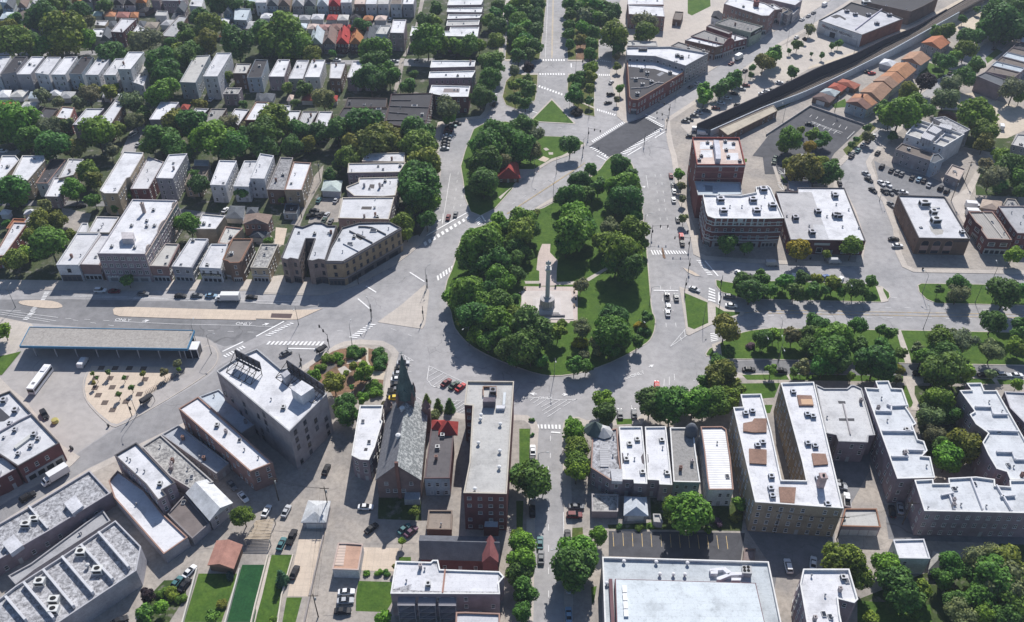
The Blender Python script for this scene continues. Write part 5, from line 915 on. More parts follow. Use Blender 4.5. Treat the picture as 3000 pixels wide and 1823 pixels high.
T4 = building('b4 1250,378 1700,393 1945,800 1450,792', 8, 'white', 'brown', name='bank_building', lab='brown brick bank with three tall arched windows and white roof', cat='bank', win=False, clutter=0, par=.6, coping='d')
for s, sz in (('b4 1500,480', (4.2, 2.6, 2.2)), ('b4 1585,565', (2.6, 2.4, 2.2)), ('b4 1605,650', (3.6, 2.8, 2.6)), ('b4 1860,750', (1.6, 1.6, 1.4)), ('b4 1470,695', (1.3, .9, .5))): unit(T4, s, size=sz, col=(.55, .55, .57))
rbox(T4, 'b4 1545,505 1655,500 1655,485 1545,490', .5, 'duct', 'plain', (.5, .5, .5))
rsheet(T4, 'b4 1550,680 1600,680 1690,720 1680,755 1610,765 1570,730', 'ponding_stain', 'gravel_roof', (.42, .40, .37))
e = front_edge(T4); p_ = T4['p']; a_, c_ = p_[e], p_[(e+1) % len(p_)]; d_ = (c_-a_).normalized(); rz_ = math.atan2(d_.y, d_.x); L_ = (c_-a_).length
b = MB(); arch = [(-1.5, .6), (1.5, .6)]+[(1.5*math.cos(math.pi*k/10), 5.4+1.5*math.sin(math.pi*k/10)) for k in range(11)]
n_ = len(arch); b.add([(x, -.04, z) for x, z in arch], [tuple(range(n_))], 1)
for k in range(n_):
    x0, z0 = arch[k]; x1, z1 = arch[(k+1) % n_]; b.add([(x0, -.16, z0), (x1, -.16, z1), (x1*1.1, -.16, z1+.12), (x0*1.1, -.16, z0+.12), (x0, 0, z0), (x1, 0, z1)], [(0, 1, 2, 3), (4, 5, 1, 0)], 0)
b.box(-1.5, 1.5, -.12, -.05, 2.2, 4.4, 0); ARCH = b.mesh('arched_window', ['trim', 'glass'])
for t in (.16, .39, .62): q = a_.lerp(c_, t); inst('arched_window', ARCH, (.40, .25, .21), T4['rt'], (q.x-T4['org'].x, q.y-T4['org'].y, 0), rz_)
band(T4, e, 6.4, 7.2, .12, (.10, .08, .08), 'sign_board', t0=.70, t1=.97)
es = [i for i, a, c, d, nn, fc in facades(T4['p']) if i != e and fc > .05]
for i in es: openings(T4['rt'], [T4['p'][i], T4['p'][(i+1) % 4], T4['p'][i]+(T4['p'][(i+1) % 4]-T4['p'][i]).normalized()*.01], 8, T4['org'], st=2, gap=4.5, trim='b', mind=.05, vacancy=0)
T5 = building('b4 1930,540 2000,640 2060,690 2050,715 2110,800 2345,810 2235,640 2160,540', 7.5, (.30, .28, .26), 'darkred', name='shop_building', desc='ribbed brown-roofed red shop', g='right of the brick bank', st=2, rmat='ribbed', clutter=2, ww=2.6, wh=1.6, gap=3.6, shop=True, coping='o', vacancy=0)
rwall(T5, 'b4 2060,545 2250,790', .4, .3, 'roof_divider', 'trim', (.5, .46, .42))
T6 = building('b4 2215,485 2330,655 2400,745 2640,750 2462,485', 8, 'grey', 'red', name='shop_building', desc='grey-roofed red brick shop with white windows', g='right of the brick bank', st=3, clutter=3, ww=1.3, wh=1.2, gap=2.2)
garage('b4 2045,500 2225,525 2250,440 2070,425', (.42, .34, .28), 'tan', None, None, h=3, lab='tan-roofed garage behind the red shops right of the bank')
building('b4 2262,470 2340,520 2420,480 2380,420 2300,412', 5, 'gravel', 'tan', lab='tan block with roof units behind the red brick shop', clutter=4, st=1)
# ================================================================== lower left
L1 = building('c1 -260,900 95,765 570,1265 170,1490 -300,1180', 8, 'white', 'darkred', lab='white-roofed brick block with rooftop units at the left edge below the terminal', st=2, shop=True, clutter=0, par=.6, coping='d', gap=2.6)
rwall(L1, 'c1 0,1170 190,1060 310,1000', .7, .4, 'roof_divider', 'trim', (.35, .33, .36))
for s, z in (('c1 45,870', 1.7), ('c1 155,965', 1.7), ('c1 100,1090', 1.3), ('c1 150,1150', 1.3), ('c1 335,1195', 1.5), ('c1 300,1305', 1.2), ('c1 180,1380', 1.2), ('c1 370,1235', 1.2), ('c1 40,1220', .8)): unit(L1, s, size=(z, z, z*.8), col=(.45, .45, .48))
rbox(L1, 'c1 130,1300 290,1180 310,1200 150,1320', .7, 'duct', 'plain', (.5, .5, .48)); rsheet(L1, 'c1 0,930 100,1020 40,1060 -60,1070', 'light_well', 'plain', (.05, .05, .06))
building('c1 -250,1420 40,1412 d1 150,20 0,105 -300,230', 7, 'white', 'darkred', lab='white-roofed brick block at the left edge below the rooftop-unit block', st=2, clutter=2)
L2 = building('d1 -200,660 280,390 860,38 1060,255 470,615 -200,1000', 6, 'silver', 'purple', name='shop_building', lab='long silver-roofed shop block along the lower-left diagonal street', rmat='roof_worn', st=1, clutter=0, par=.6, gap=3)
for s in ('d1 615,355 720,270 800,375 695,455', 'd1 20,740 130,650 220,755 100,840'): rbox(L2, s, 1.5, 'monitor_roof', 'wall', (.55, .55, .58))
rwall(L2, 'd1 285,395 470,610', 1.0, .5, 'fire_wall', 'trim', (.55, .55, .57))
for s in ('d1 260,570', 'd1 340,520'): unit(L2, s, size=(2.6, 1.6, 1.4), col=(.6, .6, .58))
building('d1 80,1050 300,930 990,420 1060,520 870,640 330,990 150,1130', 3, 'grey', 'grey', name='annex', lab='low shaded flat-roofed annex between the two silver-roofed blocks', win=False, clutter=5)
L3 = building('d1 1110,520 1355,770 1310,1000 560,1500 -60,1920 -300,1500 150,1150 620,850', 7, 'silver', 'grey', name='warehouse', lab='big silver-roofed warehouse with five raised fire walls at lower left', cat='warehouse', rmat='roof_worn', win=False, clutter=0, par=.7)
for s in ('d1 960,655 1250,990', 'd1 790,775 1095,1105', 'd1 610,890 905,1235', 'd1 430,1015 720,1365', 'd1 245,1140 530,1480', 'd1 70,1275 260,1497'): rwall(L3, s, 1.5, .6, 'fire_wall', 'trim', (.58, .58, .6))
for s in ('d1 790,840', 'd1 950,1010', 'd1 395,1125', 'd1 530,1300', 'd1 525,1395'): unit(L3, s, size=(2.6, 1.9, 1.6), col=(.62, .62, .6))
unit(L3, 'd1 850,970', 'roof_vent', VENTM, (2.4, 2.4, 1.6), (.5, .5, .5))
e = front_edge(L3)
P1 = building('c1 1100,1385 1310,1262 d1 1685,155 1560,225 1600,275 1520,325 1400,170', 9, 'bright', 'purple', lab='white-roofed three-storey block with a notched rear at lower left', st=3, clutter=5, par=.6, coping='d')
building('d1 1045,140 1130,40 1380,220 1570,460 1805,680 1575,840 1100,300', 4.5, 'bright', 'grey', name='shop_building', lab='long bright white low roof beside the notched three-storey block', win=False, clutter=1, coping='o')
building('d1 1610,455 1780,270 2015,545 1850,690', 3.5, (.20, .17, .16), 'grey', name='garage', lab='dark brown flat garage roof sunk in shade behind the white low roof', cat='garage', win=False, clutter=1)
pitched('d1 1800,255 2000,130 2225,350 2020,510', 5, 1.6, (.56, .57, .58), 'grey', 'rear_house', lab='pale ridge-roofed house in the yard behind the diagonal street', gap=3, hip=0)
building('c1 1365,1300 1545,1188 2050,1640 1850,1715 1640,1590', 5.5, 'cream', 'stone', name='shop_building', lab='cluttered cream roof shop with a row of roof walls', clutter=7, st=1, rmat='roof_worn')
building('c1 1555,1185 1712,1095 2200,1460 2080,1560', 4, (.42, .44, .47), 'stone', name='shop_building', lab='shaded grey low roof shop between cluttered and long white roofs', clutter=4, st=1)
B4 = building('c1 1718,935 1905,822 c2 160,1455 c2 -55,1540', 9, 'bright', 'pinkbrick', lab='long narrow white-roofed block with orange coping left of the tall building', st=3, clutter=5, coping='o', gap=2.6)
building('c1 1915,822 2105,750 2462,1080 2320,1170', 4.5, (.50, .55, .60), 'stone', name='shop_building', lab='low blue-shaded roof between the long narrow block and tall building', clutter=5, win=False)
B6 = building('c1 2083,575 2300,432 c2 10,362 240,555 330,540 680,795 320,1155', 17, 'bright', 'stone', name='office_building', lab='tall windowed building with rooftop billboards at the lower-left corner', st=5, gap=3.4, clutter=3, par=.7, ww=1.3, wh=1.8, vacancy=.35, trim='d', coping='g')
rbox(B6, 'c2 335,745 435,815 555,735 440,665', 4.0, 'penthouse', 'wall', (.62, .62, .64)); rbox(B6, 'c2 240,600 275,640 330,600 300,560', 3.0, 'stair_head', 'wall', (.45, .45, .48))
def billboard(B, s, z0, hh, lab):
    a, c = W(s, B['zr']); d = (c-a).normalized(); n = Vector((d.y, -d.x, 0)); L_ = (c-a).length; org = Vector((a.x, a.y, B['zr'])); rt = root('billboard', org)
    m = MB(); k = int(L_/2.5)
    for i in range(k+1):
        q = d*(L_*i/k); m.tube(q, q+Vector((0, 0, z0+hh)), .13, n=5); m.tube(q+n*5, q+Vector((0, 0, z0+hh*.8)), .13, n=4); m.tube(q+n*5, q+Vector((0, 0, z0*.4)), .11, n=4)
        if i < k: m.tube(q+Vector((0, 0, z0)), q+d*(L_/k)+Vector((0, 0, z0+hh)), .05, n=4); m.tube(q+n*5, q+n*5+d*(L_/k), .12, n=4); m.tube(q+n*2.6+Vector((0, 0, z0)), q+n*2.6+d*(L_/k)+Vector((0, 0, z0)), .1, n=4)
    m.obj('steel_frame', 'plain', (.06, .045, .04), rt)
    m = MB(); m.prism([(q.x, q.y) for q in ccw([-n*.15, d*L_-n*.15, d*L_-n*.35, -n*.35])], z0, z0+hh, bottom=True); m.obj('panel', 'plain', (.10, .10, .12), rt)
    m = MB(); m.prism([(q.x, q.y) for q in ccw([n*.1, d*L_+n*.1, d*L_+n*.9, n*.9])], z0-.15, z0-.05, bottom=True); m.obj('catwalk', 'plain', (.15, .14, .14), rt)
    tag(rt, lab, 'billboard'); return rt
billboard(B6, 'c1 2290,500 c2 60,620', 2.4, 3.2, 'long dark billboard on rusty steel frame along the tall building roof')
billboard(B6, 'c2 310,560 660,800', .6, 3.2, 'second billboard along the right roof edge of the tall building')
# flats, church, rectory, red tower
CF = building('c2 1000,905 1220,905 1200,1040 1215,1060 1140,1310 1085,1430 1000,1425 920,1385', 9.5, 'bright', 'purple', lab='narrow white-roofed brick three-flat left of the church', st=3, clutter=2, par=.5, coping='w', gap=2, ww=1.2)
rsheet(CF, 'c2 1035,1345 1070,1345 1075,1315 1045,1315', 'skylight_well', 'plain', (.03, .03, .04))
# church
ch = [Vector((-38.5, 195.9)), Vector((-26.6, 195.2)), Vector((-26.5, 167.6)), Vector((-39.0, 167.6))]     # front left, front right, rear right, rear left
och = centroid(ch); CH = root('church', och); LL = [Vector((v.x-och.x, v.y-och.y)) for v in ch]
tag(CH, 'dark stone church with mottled slate roof and tall green spire', 'church')
a_, d_ = (LL[0]+LL[1])/2, (LL[2]+LL[3])/2; b = MB(); he, hr = 8.5, 14.6
b.add([(q.x, q.y, -.3) for q in LL]+[(q.x, q.y, he) for q in LL]+[(a_.x, a_.y, hr), (d_.x, d_.y, hr)], [(1, 0, 4, 8, 5), (2, 1, 5, 6), (3, 2, 6, 9, 7), (0, 3, 7, 4)]); b.obj('nave_wall', 'brick', (.22, .165, .16), CH)
ov = .4
for s_, i0, i1, nm in ((1, 1, 2, 'right_roof_slope'), (-1, 0, 3, 'left_roof_slope')):
    b = MB(); E0 = LL[i0]+Vector((s_*ov, .3)); E1 = LL[i1]+Vector((s_*ov, -.3)); R0 = a_+Vector((0, .3)); R1 = d_+Vector((0, -.3))
    v = [(E0.x, E0.y, he-.35), (E1.x, E1.y, he-.35), (R1.x, R1.y, hr+.1), (R0.x, R0.y, hr+.1)]; b.add([(x, y, z+.2) for x, y, z in v]+v, [(0, 3, 2, 1), (4, 5, 6, 7), (0, 1, 5, 4), (1, 2, 6, 5), (3, 0, 4, 7)])
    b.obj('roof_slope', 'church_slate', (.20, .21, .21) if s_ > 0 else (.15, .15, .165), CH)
for t in (.22, .62):
    q = a_.lerp(d_, t); b = MB(); b.lathe([(.55, hr-.6), (.55, hr+.5), (.8, hr+.6), (.8, hr+1.0), (.1, hr+1.3)], 10, (q.x-.6, q.y)); b.obj('roof_ventilator', 'plain', (.62, .62, .62), CH)
b = MB(); b.box(d_.x-.5, d_.x+.5, d_.y-.35, d_.y+.25, 0, hr+1.2); b.obj('chimney', 'brick', (.24, .13, .11), CH)
for dx, z, w, h_ in ((-3.6, 6.6, 1.1, 1.3), (3.6, 6.6, 1.1, 1.3), (-3.4, 3.4, 1.1, 1.4), (-1.2, 3.4, 1.3, 1.4), (1.2, 3.4, 1.3, 1.4)): inst('window', WM['double'], TRIM['w'], CH, (d_.x+dx, d_.y, z), 0, (w, 1, h_))
b = MB(); b.box(d_.x+1.5, d_.x+6, d_.y-2.6, d_.y, 0, 2.6); b.obj('rear_porch', 'wall', (.42, .44, .46), CH)
tc = a_+Vector((-.1, -.4))                     # tower and spire
b = MB(); b.box(tc.x-2.6, tc.x+2.6, tc.y-2.6, tc.y+2.6, -.3, 15.2); b.obj('tower', 'brick', (.20, .15, .145), CH)
b = MB(); r8 = [(3.1, 15.2), (2.5, 18.0), (1.6, 22.6), (.75, 28), (.28, 31), (.05, 31.8)]
b.lathe(r8, 8, (tc.x, tc.y)); SPO = b.obj('spire', 'copper', (.075, .12, .115), CH)
for dx, dy in ((-2.3, -2.3), (2.3, -2.3), (-2.3, 2.3), (2.3, 2.3)):
    b = MB(); b.lathe([(.55, 14.2), (.55, 16.2), (.06, 18.4)], 6, (tc.x+dx, tc.y+dy)); b.obj('pinnacle', 'brick', (.26, .16, .14), CH)
for k in range(4):
    an = k*math.pi/2; b = MB(); b.box(-.7, .7, -.5, .5, 0, 1.4); b.add([(-.8, -.6, 1.4), (.8, -.6, 1.4), (.8, .9, 1.4), (-.8, .9, 1.4), (0, -.6, 2.6), (0, .9, 2.6)], [(0, 1, 4), (1, 2, 5, 4), (3, 0, 4, 5), (2, 3, 5)])
    o = b.obj('lucarne', 'copper', (.08, .13, .125), SPO, (tc.x+math.sin(an)*2.0, tc.y-math.cos(an)*2.0, 17.0)); o.rotation_euler[2] = an
b = MB(); b.tube((tc.x, tc.y, 31.4), (tc.x, tc.y, 33.2), .08, n=5); b.box(tc.x-.5, tc.x+.5, tc.y-.07, tc.y+.07, 32.4, 32.6); b.obj('cross', 'plain', (.35, .38, .36), CH)
for i in (0, 1):
    q = LL[i]; s_ = -1 if i == 0 else 1; b = MB(); b.box(q.x-1.2, q.x+1.2, q.y-2.0, q.y+.4, -.3, 11); b.lathe([(1.5, 11), (.08, 14)], 4, (q.x, q.y-.8)); b.obj('corner_turret', 'brick', (.23, .17, .16), CH)
RE = building('c2 1690,1085 1890,1095 1900,1200 d2 1862,110 1620,112', 8, (.13, .12, .125), 'darkred', name='rectory', lab='dark-roofed rectory with red pyramid front right of the church', st=2, clutter=3, par=.3, cat='house')
band(RE, front_edge(RE), .2, 7.6, .06, (.40, .46, .52), 'rear_siding', 'wall')
openings(RE['rt'], [q-Vector((0, .08)) for q in RE['p']], 8, RE['org'], st=2, mind=.9, gap=1.9, rear_door=False)
for s, w, rs in (('c2 1850,1120', 3.1, 3.4), ('c2 1750,1085', 2.2, 1.8)):
    q = P(*px(s)[0], 8.3); b = MB(); b.lathe([(w*1.35, 7.9), (.05, 7.9+rs)], 4, (0, 0)); o = b.obj('pyramid_roof', 'shingle', (.32, .055, .05), RE['rt'], (q.x-RE['org'].x, q.y-RE['org'].y, 0)); o.rotation_euler[2] = math.pi/4
RT = building('c2 2030,670 2480,675 d2 2410,262 1997,252 c2 2055,1450 2085,905 2005,900', 16.2, 'cream', 'darkred', name='apartment_building', lab='tall dark red brick slab with beige roof facing the vertical street', st=5, gap=2.3, clutter=0, par=.7, coping='t', ww=1.15, wh=1.2, vacancy=.12, z0=1.1, mind=.05)
for s in ('c2 2165,1012', 'c2 2160,1050', 'c2 2350,1100', 'c2 2140,1282', 'c2 2345,1358', 'd2 2340,20', 'd2 2105,230'): unit(RT, s, 'roof_vent', VENTM, (2.2, 2.2, 1.3), (.62, .62, .62))
rbox(RT, 'c2 2180,870 2300,870 2305,830 2190,825', 2.6, 'stair_head', 'wall', (.16, .14, .16)); rbox(RT, 'c2 2310,935 2390,935 2400,905 2310,905', 1.0, 'duct', 'plain', (.55, .55, .58)); rbox(RT, 'c2 2370,900 2395,900 2405,780 2380,780', 1.0, 'duct', 'plain', (.55, .58, .6)); unit(RT, 'c2 2280,790', size=(2, 2, 1.8), col=(.2, .2, .22))
rwall(RT, 'c2 2185,825 2185,740 2310,740 2310,825', .8, .3, 'deck_rail', 'trim', (.28, .17, .12))
rbox(RT, 'd2 2190,585 2330,588 2335,480 2205,478', 4.0, 'rear_annex', 'brick', (.2, .07, .065), z=0) ; rsheet(RT, 'd2 2195,580 2325,583 2330,485 2210,482', 'annex_roof', 'roof', (.55, .57, .6), .01, 4.0)
building('d2 1640,600 1880,605 1888,422 1660,420', 3, (.30, .25, .21), 'brown', name='garage', lab='flat tan-brown garage roof left of the red brick slab', cat='garage', win=False, clutter=1)
# lower centre
HB = pitched('d2 1585,880 1585,668 2330,685 2335,900', 5.5, 2.6, (.115, .12, .14), 'darkred', 'hall', lab='long low brick hall with slate roof and small gabled porch', cat='hall', gap=3.4, st=1, rmat='shingle')
q = P(*px('d2 2255,870')[0], 5.2); b = MB(); b.box(-2, 2, -2.4, 2.4, -5.2, 1.2); b.add([(-2.2, -2.6, 1.2), (2.2, -2.6, 1.2), (2.2, 4.0, 1.2), (-2.2, 4.0, 1.2), (0, -2.6, 4.2), (0, 4.0, 4.2)], [(0, 1, 4), (1, 2, 5, 4), (3, 0, 4, 5)]); b.obj('gabled_porch', 'brick', (.26, .1, .1), HB['rt'], (q.x-HB['org'].x, q.y-HB['org'].y, 5.2))
PT = building('d2 735,985 985,995 1028,745 875,735 790,735', 4, (.52, .33, .24), 'white', name='garage', lab='white garage with peach roof terrace and tiled edge', cat='garage', win=False, clutter=0, par=.3)
rsheet(PT, 'd2 745,950 840,955 870,745 795,742', 'tiled_strip', 'ribbed_y', (.55, .43, .36), .08)
BF = building('d2 1345,910 1680,920 1700,900 1750,900 1770,990 2340,1010 2385,1060 2335,1120 2345,1225 1295,1220', 10.3, 'silver', 'purple', lab='long stained white-roofed flat block at bottom centre with rear porches', st=3, rmat='roof_worn', clutter=4, par=.4, coping='w', gap=3, vacancy=.4)
rsheet(BF, 'd2 1345,930 1690,930 1780,1005 2330,1020 2330,1205 1790,1200 1480,1190 1500,1130 1320,1180', 'silver_coat', 'roof', (.66, .66, .68), .008); rwall(BF, 'd2 1820,1000 1795,1225', .6, .4, 'roof_divider', 'trim', (.35, .2, .16))
e = front_edge(BF); p_ = BF['p']; a_, c_ = p_[e], p_[(e+1) % len(p_)]; d_ = (c_-a_).normalized(); o_ = a_+d_*.8
b = MB()
for f in range(3):
    for k in range(3):
        x0 = 1+k*5.2; b.box(x0, x0+4.4, -2.4, 0, 2.9*f+2.7, 2.9*f+2.85)
        for xx in (x0+.08, x0+4.3): b.box(xx-.08, xx+.08, -2.4, -2.24, 2.9*f, 2.9*f+2.7)
        b.box(x0, x0+4.4, -2.4, -2.32, 2.9*f+3.7, 2.9*f+3.8)
        b.add([(x0+.5, -1.2, 2.9*f), (x0+.5, -2.2, 2.9*f), (x0+4, -2.2, 2.9*f+2.8), (x0+4, -1.2, 2.9*f+2.8), (x0+.5, -1.2, 2.9*f-.15), (x0+.5, -2.2, 2.9*f-.15), (x0+4, -2.2, 2.9*f+2.65), (x0+4, -1.2, 2.9*f+2.65)], [(0, 1, 2, 3), (7, 6, 5, 4), (1, 5, 6, 2)])
o = b.obj('rear_porch', 'trim', (.30, .29, .31), BF['rt'], (o_.x-BF['org'].x, o_.y-BF['org'].y, 0)); o.rotation_euler[2] = math.atan2(d_.y, d_.x)
building('d2 1925,1402 2015,1400 2345,1412 2345,1640 1915,1640', 10, 'silver', 'purple', lab='white-roofed flat block cut by the bottom edge left of the street', st=3, clutter=2, coping='o')
garage('d2 445,530 665,530 705,340 510,335', (.55, .56, .57), 'grey', None, None, h=3.2, lab='pale hip-roofed garage with wide dark door in the rear lane')
pitched('d1 2010,940 2240,975 2320,762 2090,722', 3, 1.3, (.36, .19, .15), 'brown', 'garage', lab='pinkish-brown gabled garage beside the turf strip', win=False, cat='garage')
# slatted carport
a4_ = W('d1 2350,700 d2 130,705 175,500 d1 2462,520', 2.7); oc = centroid(a4_); ct = root('carport', oc); b = MB()
for k in range(4): q = a4_[k]; b.box(q.x-oc.x-.12, q.x-oc.x+.12, q.y-oc.y-.12, q.y-oc.y+.12, 0, 2.7)
b.obj('post', 'trim', (.5, .47, .42), ct); tag(ct, 'open slatted timber carport beside the garage in the rear lane', 'carport')
for k in range(14):
    t = (k+.5)/14; p0 = a4_[0].lerp(a4_[3], t); p1 = a4_[1].lerp(a4_[2], t); b = MB(); b.bar(p0-oc+Vector((0, 0, 2.7)), p1-oc+Vector((0, 0, 2.7)), .24, .1); b.v = [(x, y, z-(2.7 if z > 5 else 0)) for x, y, z in b.v]; b.obj('slat', 'trim', (.52, .42, .30), ct)
# lower right
g12 = 'in the row beside the vertical street'
SR = {}
for k, (t, h, rf, wl_, ds, rm) in enumerate((('c3 775,1180 1010,1125 1030,1400 d3 1062,130 955,135 760,10', 7.5, 'silver', 'purple', 'weathered flat block with roof stairs', 'roof_worn'), ('c3 1030,1112 1250,1110 1275,1360 d3 1300,165 1175,160 1170,125 1062,122', 7.5, 'bright', 'purple', 'white-roofed brick flat block', 'roof'), ('c3 1280,1112 1480,1110 1505,1340 d3 1540,175 1420,170 1415,130 1305,125', 7.5, 'bright', 'purple', 'second white-roofed brick flat block', 'roof'), ('c3 1520,1120 1740,1120 1765,1340 d3 1810,150 1555,145', 7, 'gravel', 'blue', 'gravel-roofed block with pale blue rear', 'gravel_roof'), ('c3 1815,1110 2020,1108 2060,1135 2100,1400 d3 2130,220 1895,220 1880,130 c3 1850,1340', 7.5, 'bright', 'white', 'white ribbed-roofed block with orange coping', 'ribbed_y'))):
    SR[k] = building(t, h, rf, wl_, desc=ds, g=g12, rmat=rm, st=2, clutter=2, gap=2, coping='o' if k in (0, 4) else 'w', vacancy=.05)
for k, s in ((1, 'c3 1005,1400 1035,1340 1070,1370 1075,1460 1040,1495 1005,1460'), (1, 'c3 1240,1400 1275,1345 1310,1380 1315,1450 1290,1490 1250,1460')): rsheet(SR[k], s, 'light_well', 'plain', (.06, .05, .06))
for s in ('c3 1130,1282', 'c3 1205,1240', 'd3 1255,60'): unit(SR[1], s, size=(1.5, 1.5, .8), col=(.55, .55, .55))
for s in ('c3 1440,1245', 'c3 1100,1430', 'd3 1490,70'): unit(SR[2], s, size=(1.5, 1.5, .8), col=(.55, .55, .55))
q = P(*px('c3 1725,1150')[0], 8); b = MB(); b.lathe([(2.0, 6.6), (2.0, 8), (1.9, 9), (1.2, 10.3), (.1, 11)], 12); b.obj('turret_dome', 'plain', (.10, .11, .13), SR[3]['rt'], (q.x-SR[3]['org'].x, q.y-SR[3]['org'].y, 0), True)
q = P(*px('c3 795,1130')[0], 8); b = MB(); b.lathe([(3.4, 7.5), (.1, 11.2)], 8); b.obj('turret_cone', 'shingle', (.10, .13, .12), SR[0]['rt'], (q.x-SR[0]['org'].x, q.y-SR[0]['org'].y, 0))
q = P(*px('c3 880,1150')[0], 8); b = MB(); b.lathe([(3.0, 7.5), (.1, 9.3)], 8); b.obj('turret_cap', 'plain', (.42, .42, .42), SR[0]['rt'], (q.x-SR[0]['org'].x, q.y-SR[0]['org'].y, 0))
rbox(SR[0], 'c3 925,1250 930,1497 850,1497 840,1330', .3, 'roof_stair', 'ribbed_y', (.34, .34, .36)); rbox(SR[0], 'd3 960,138 1062,142 1062,25 950,25', 1.2, 'stair_head', 'wall', (.5, .5, .52))
UC = building('c3 2130,925 2225,920 2200,800 2395,795 c4 30,1150 d4 130,130 368,135 c4 330,1450 c4 125,690 440,680 d4 725,400 d3 2340,340', 13, 'bright', (.36, .295, .22), lab='large tan brick courtyard block with brown roof decks', st=4, gap=2.6, clutter=0, par=.6, coping='w', vacancy=.08, mind=.03)
for s in ('c3 2225,1150 2330,1165 2450,1160 2450,1030 2330,1030 2310,1060 2225,1075', 'c3 2285,1460 2450,1470 2450,1330 2280,1320', 'd4 120,345 255,350 270,200 105,195', 'c4 300,905 440,905 420,810 280,805', 'c4 440,1480 580,1470 555,1370 420,1365'):
    rbox(UC, s, .5, 'roof_deck', 'wall', (.27, .17, .13))
for s in ('c4 380,850',): rsheet(UC, 'c4 325,895 435,895 425,845 315,845', 'deck_paving', 'plain', (.52, .33, .20), .51)
unit(UC, 'd4 500,190', 'chimney', CHIMM, (1.9, 1.9, 4.5), (.45, .35, .34))
for s in ('c3 2245,990', 'c3 2310,970', 'c3 2410,1270', 'c3 2360,1300', 'c4 375,1000', 'c4 430,1020', 'c4 380,1280', 'c4 450,1305', 'd4 30,105', 'd4 25,220', 'd4 480,125', 'd4 570,370', 'd4 40,290', 'c4 240,785'): unit(UC, s, size=(1.6, 1.4, 1.0), col=(.45, .47, .52))
S7_ = building('c4 460,705 540,742 760,742 800,710 830,710 900,742 1030,1190 965,1195 960,1260 680,1250 660,1190 560,1170', 9, (.60, .60, .60), 'purple', lab='pale flat block with cross-shaped light wells', st=3, clutter=2, par=.4, coping='g')
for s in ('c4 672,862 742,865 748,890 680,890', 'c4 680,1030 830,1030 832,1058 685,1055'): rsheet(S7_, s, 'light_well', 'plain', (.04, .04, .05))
rwall(S7_, 'c4 720,895 790,1190', .5, .35, 'roof_divider', 'trim', (.35, .33, .34))
S8 = building('c4 930,735 1060,742 1035,672 1160,670 1190,740 1290,745 1350,912 1328,925 1360,970 1425,1080 1390,1100 1440,1232 1500,1250 1532,1340 1482,1392 1560,1400 d4 1605,105 1245,115', 11, (.62, .64, .66), 'purple', lab='stepped white-roofed apartment wing left of the leafy court', st=3, clutter=8, par=.6, coping='w', gap=2.7, mind=.03)
for s in ('c4 1030,972 1180,975 1180,925 1140,905', 'c4 1090,1165 1395,1168', 'c4 1180,1410 1340,1410 1320,1345 1490,1350', 'c4 1180,925 1340,920'): rwall(S8, s, .9, .4, 'fire_wall', 'trim', (.62, .62, .65))
S9 = building('d4 1410,130 1588,122 1592,162 1742,162 1735,112 2000,98 2180,122 2185,182 2330,192 2325,132 2500,130 2700,450 1505,425', 11, (.62, .64, .66), 'purple', lab='white-roofed rear wing closing the leafy court at the alley', st=3, clutter=8, par=.6, coping='w', gap=2.7, kind='pair')
for s in ('d4 1945,125 2060,425', 'd4 1740,290 1790,425', 'd4 2190,190 2340,440', 'd4 1660,290 1780,265', 'd4 2230,300 2370,290'): rwall(S9, s, .9, .4, 'fire_wall', 'trim', (.62, .62, .65))
S10 = building('c4 1845,762 1960,757 1912,692 2050,690 2080,762 2200,762 2620,1497 d4 2700,125 2330,125 2300,50 2200,20 c4 2120,1380 2065,1260 2120,1172 2000,1085 1942,992 1990,962', 11, (.62, .64, .66), 'purple', lab='stepped white-roofed apartment wing right of the leafy court', st=3, clutter=8, par=.6, coping='w', gap=2.7)
for s in ('c4 1985,930 2140,935 2160,1005 2300,1005', 'c4 2105,1160 2400,1170', 'c4 2190,1365 2340,1370 2370,1440 2462,1440'): rwall(S10, s, .9, .4, 'fire_wall', 'trim', (.62, .62, .65))
building('c4 2275,772 2330,775 2480,782 2900,1400 2700,1497 2462,1065 2330,930', 10, 'white', 'purple', lab='white-roofed flat block at the right edge beside the stepped wing', st=3, clutter=3)
S12 = building('d4 700,572 1085,582 1045,405 740,405', 4.2, 'cream', 'purple', name='garage', lab='wide cream-roofed garage block at the alley bend', cat='garage', win=False, clutter=0, coping='b')
e = front_edge(S12)
for k in range(4):
    p_ = S12['p']; q = p_[e].lerp(p_[(e+1) % len(p_)], .14+k*.24); d_ = p_[(e+1) % len(p_)]-p_[e]; inst('garage_door', GDOORM, (.55, .54, .55), S12['rt'], (q.x-S12['org'].x, q.y-S12['org'].y, .1), math.atan2(d_.y, d_.x), (2.5, 1, 2.5))
building('d4 1205,705 1500,697 1560,885 1260,880', 7, 'bright', 'white', name='rear_house', lab='white cube house with stained roof among trees at lower right', st=2, clutter=1, gap=3, cat='house')
building('d4 340,985 780,985 865,1275 830,1310 672,1270 690,1420 740,1650 400,1650 310,1130', 12, 'bright', 'purple', lab='white-roofed brick apartment block at the bottom right of the big roof', st=4, clutter=9, par=.7, coping='w', mind=.02)
S15 = building('d3 870,870 d4 5,915 160,1660 d3 900,1700', 7, (.52, .56, .58), 'grey', name='market_hall', lab='huge pale flat-roofed hall with raised centre at the bottom edge', cat='hall', win=False, clutter=0, par=.7, coping='w')
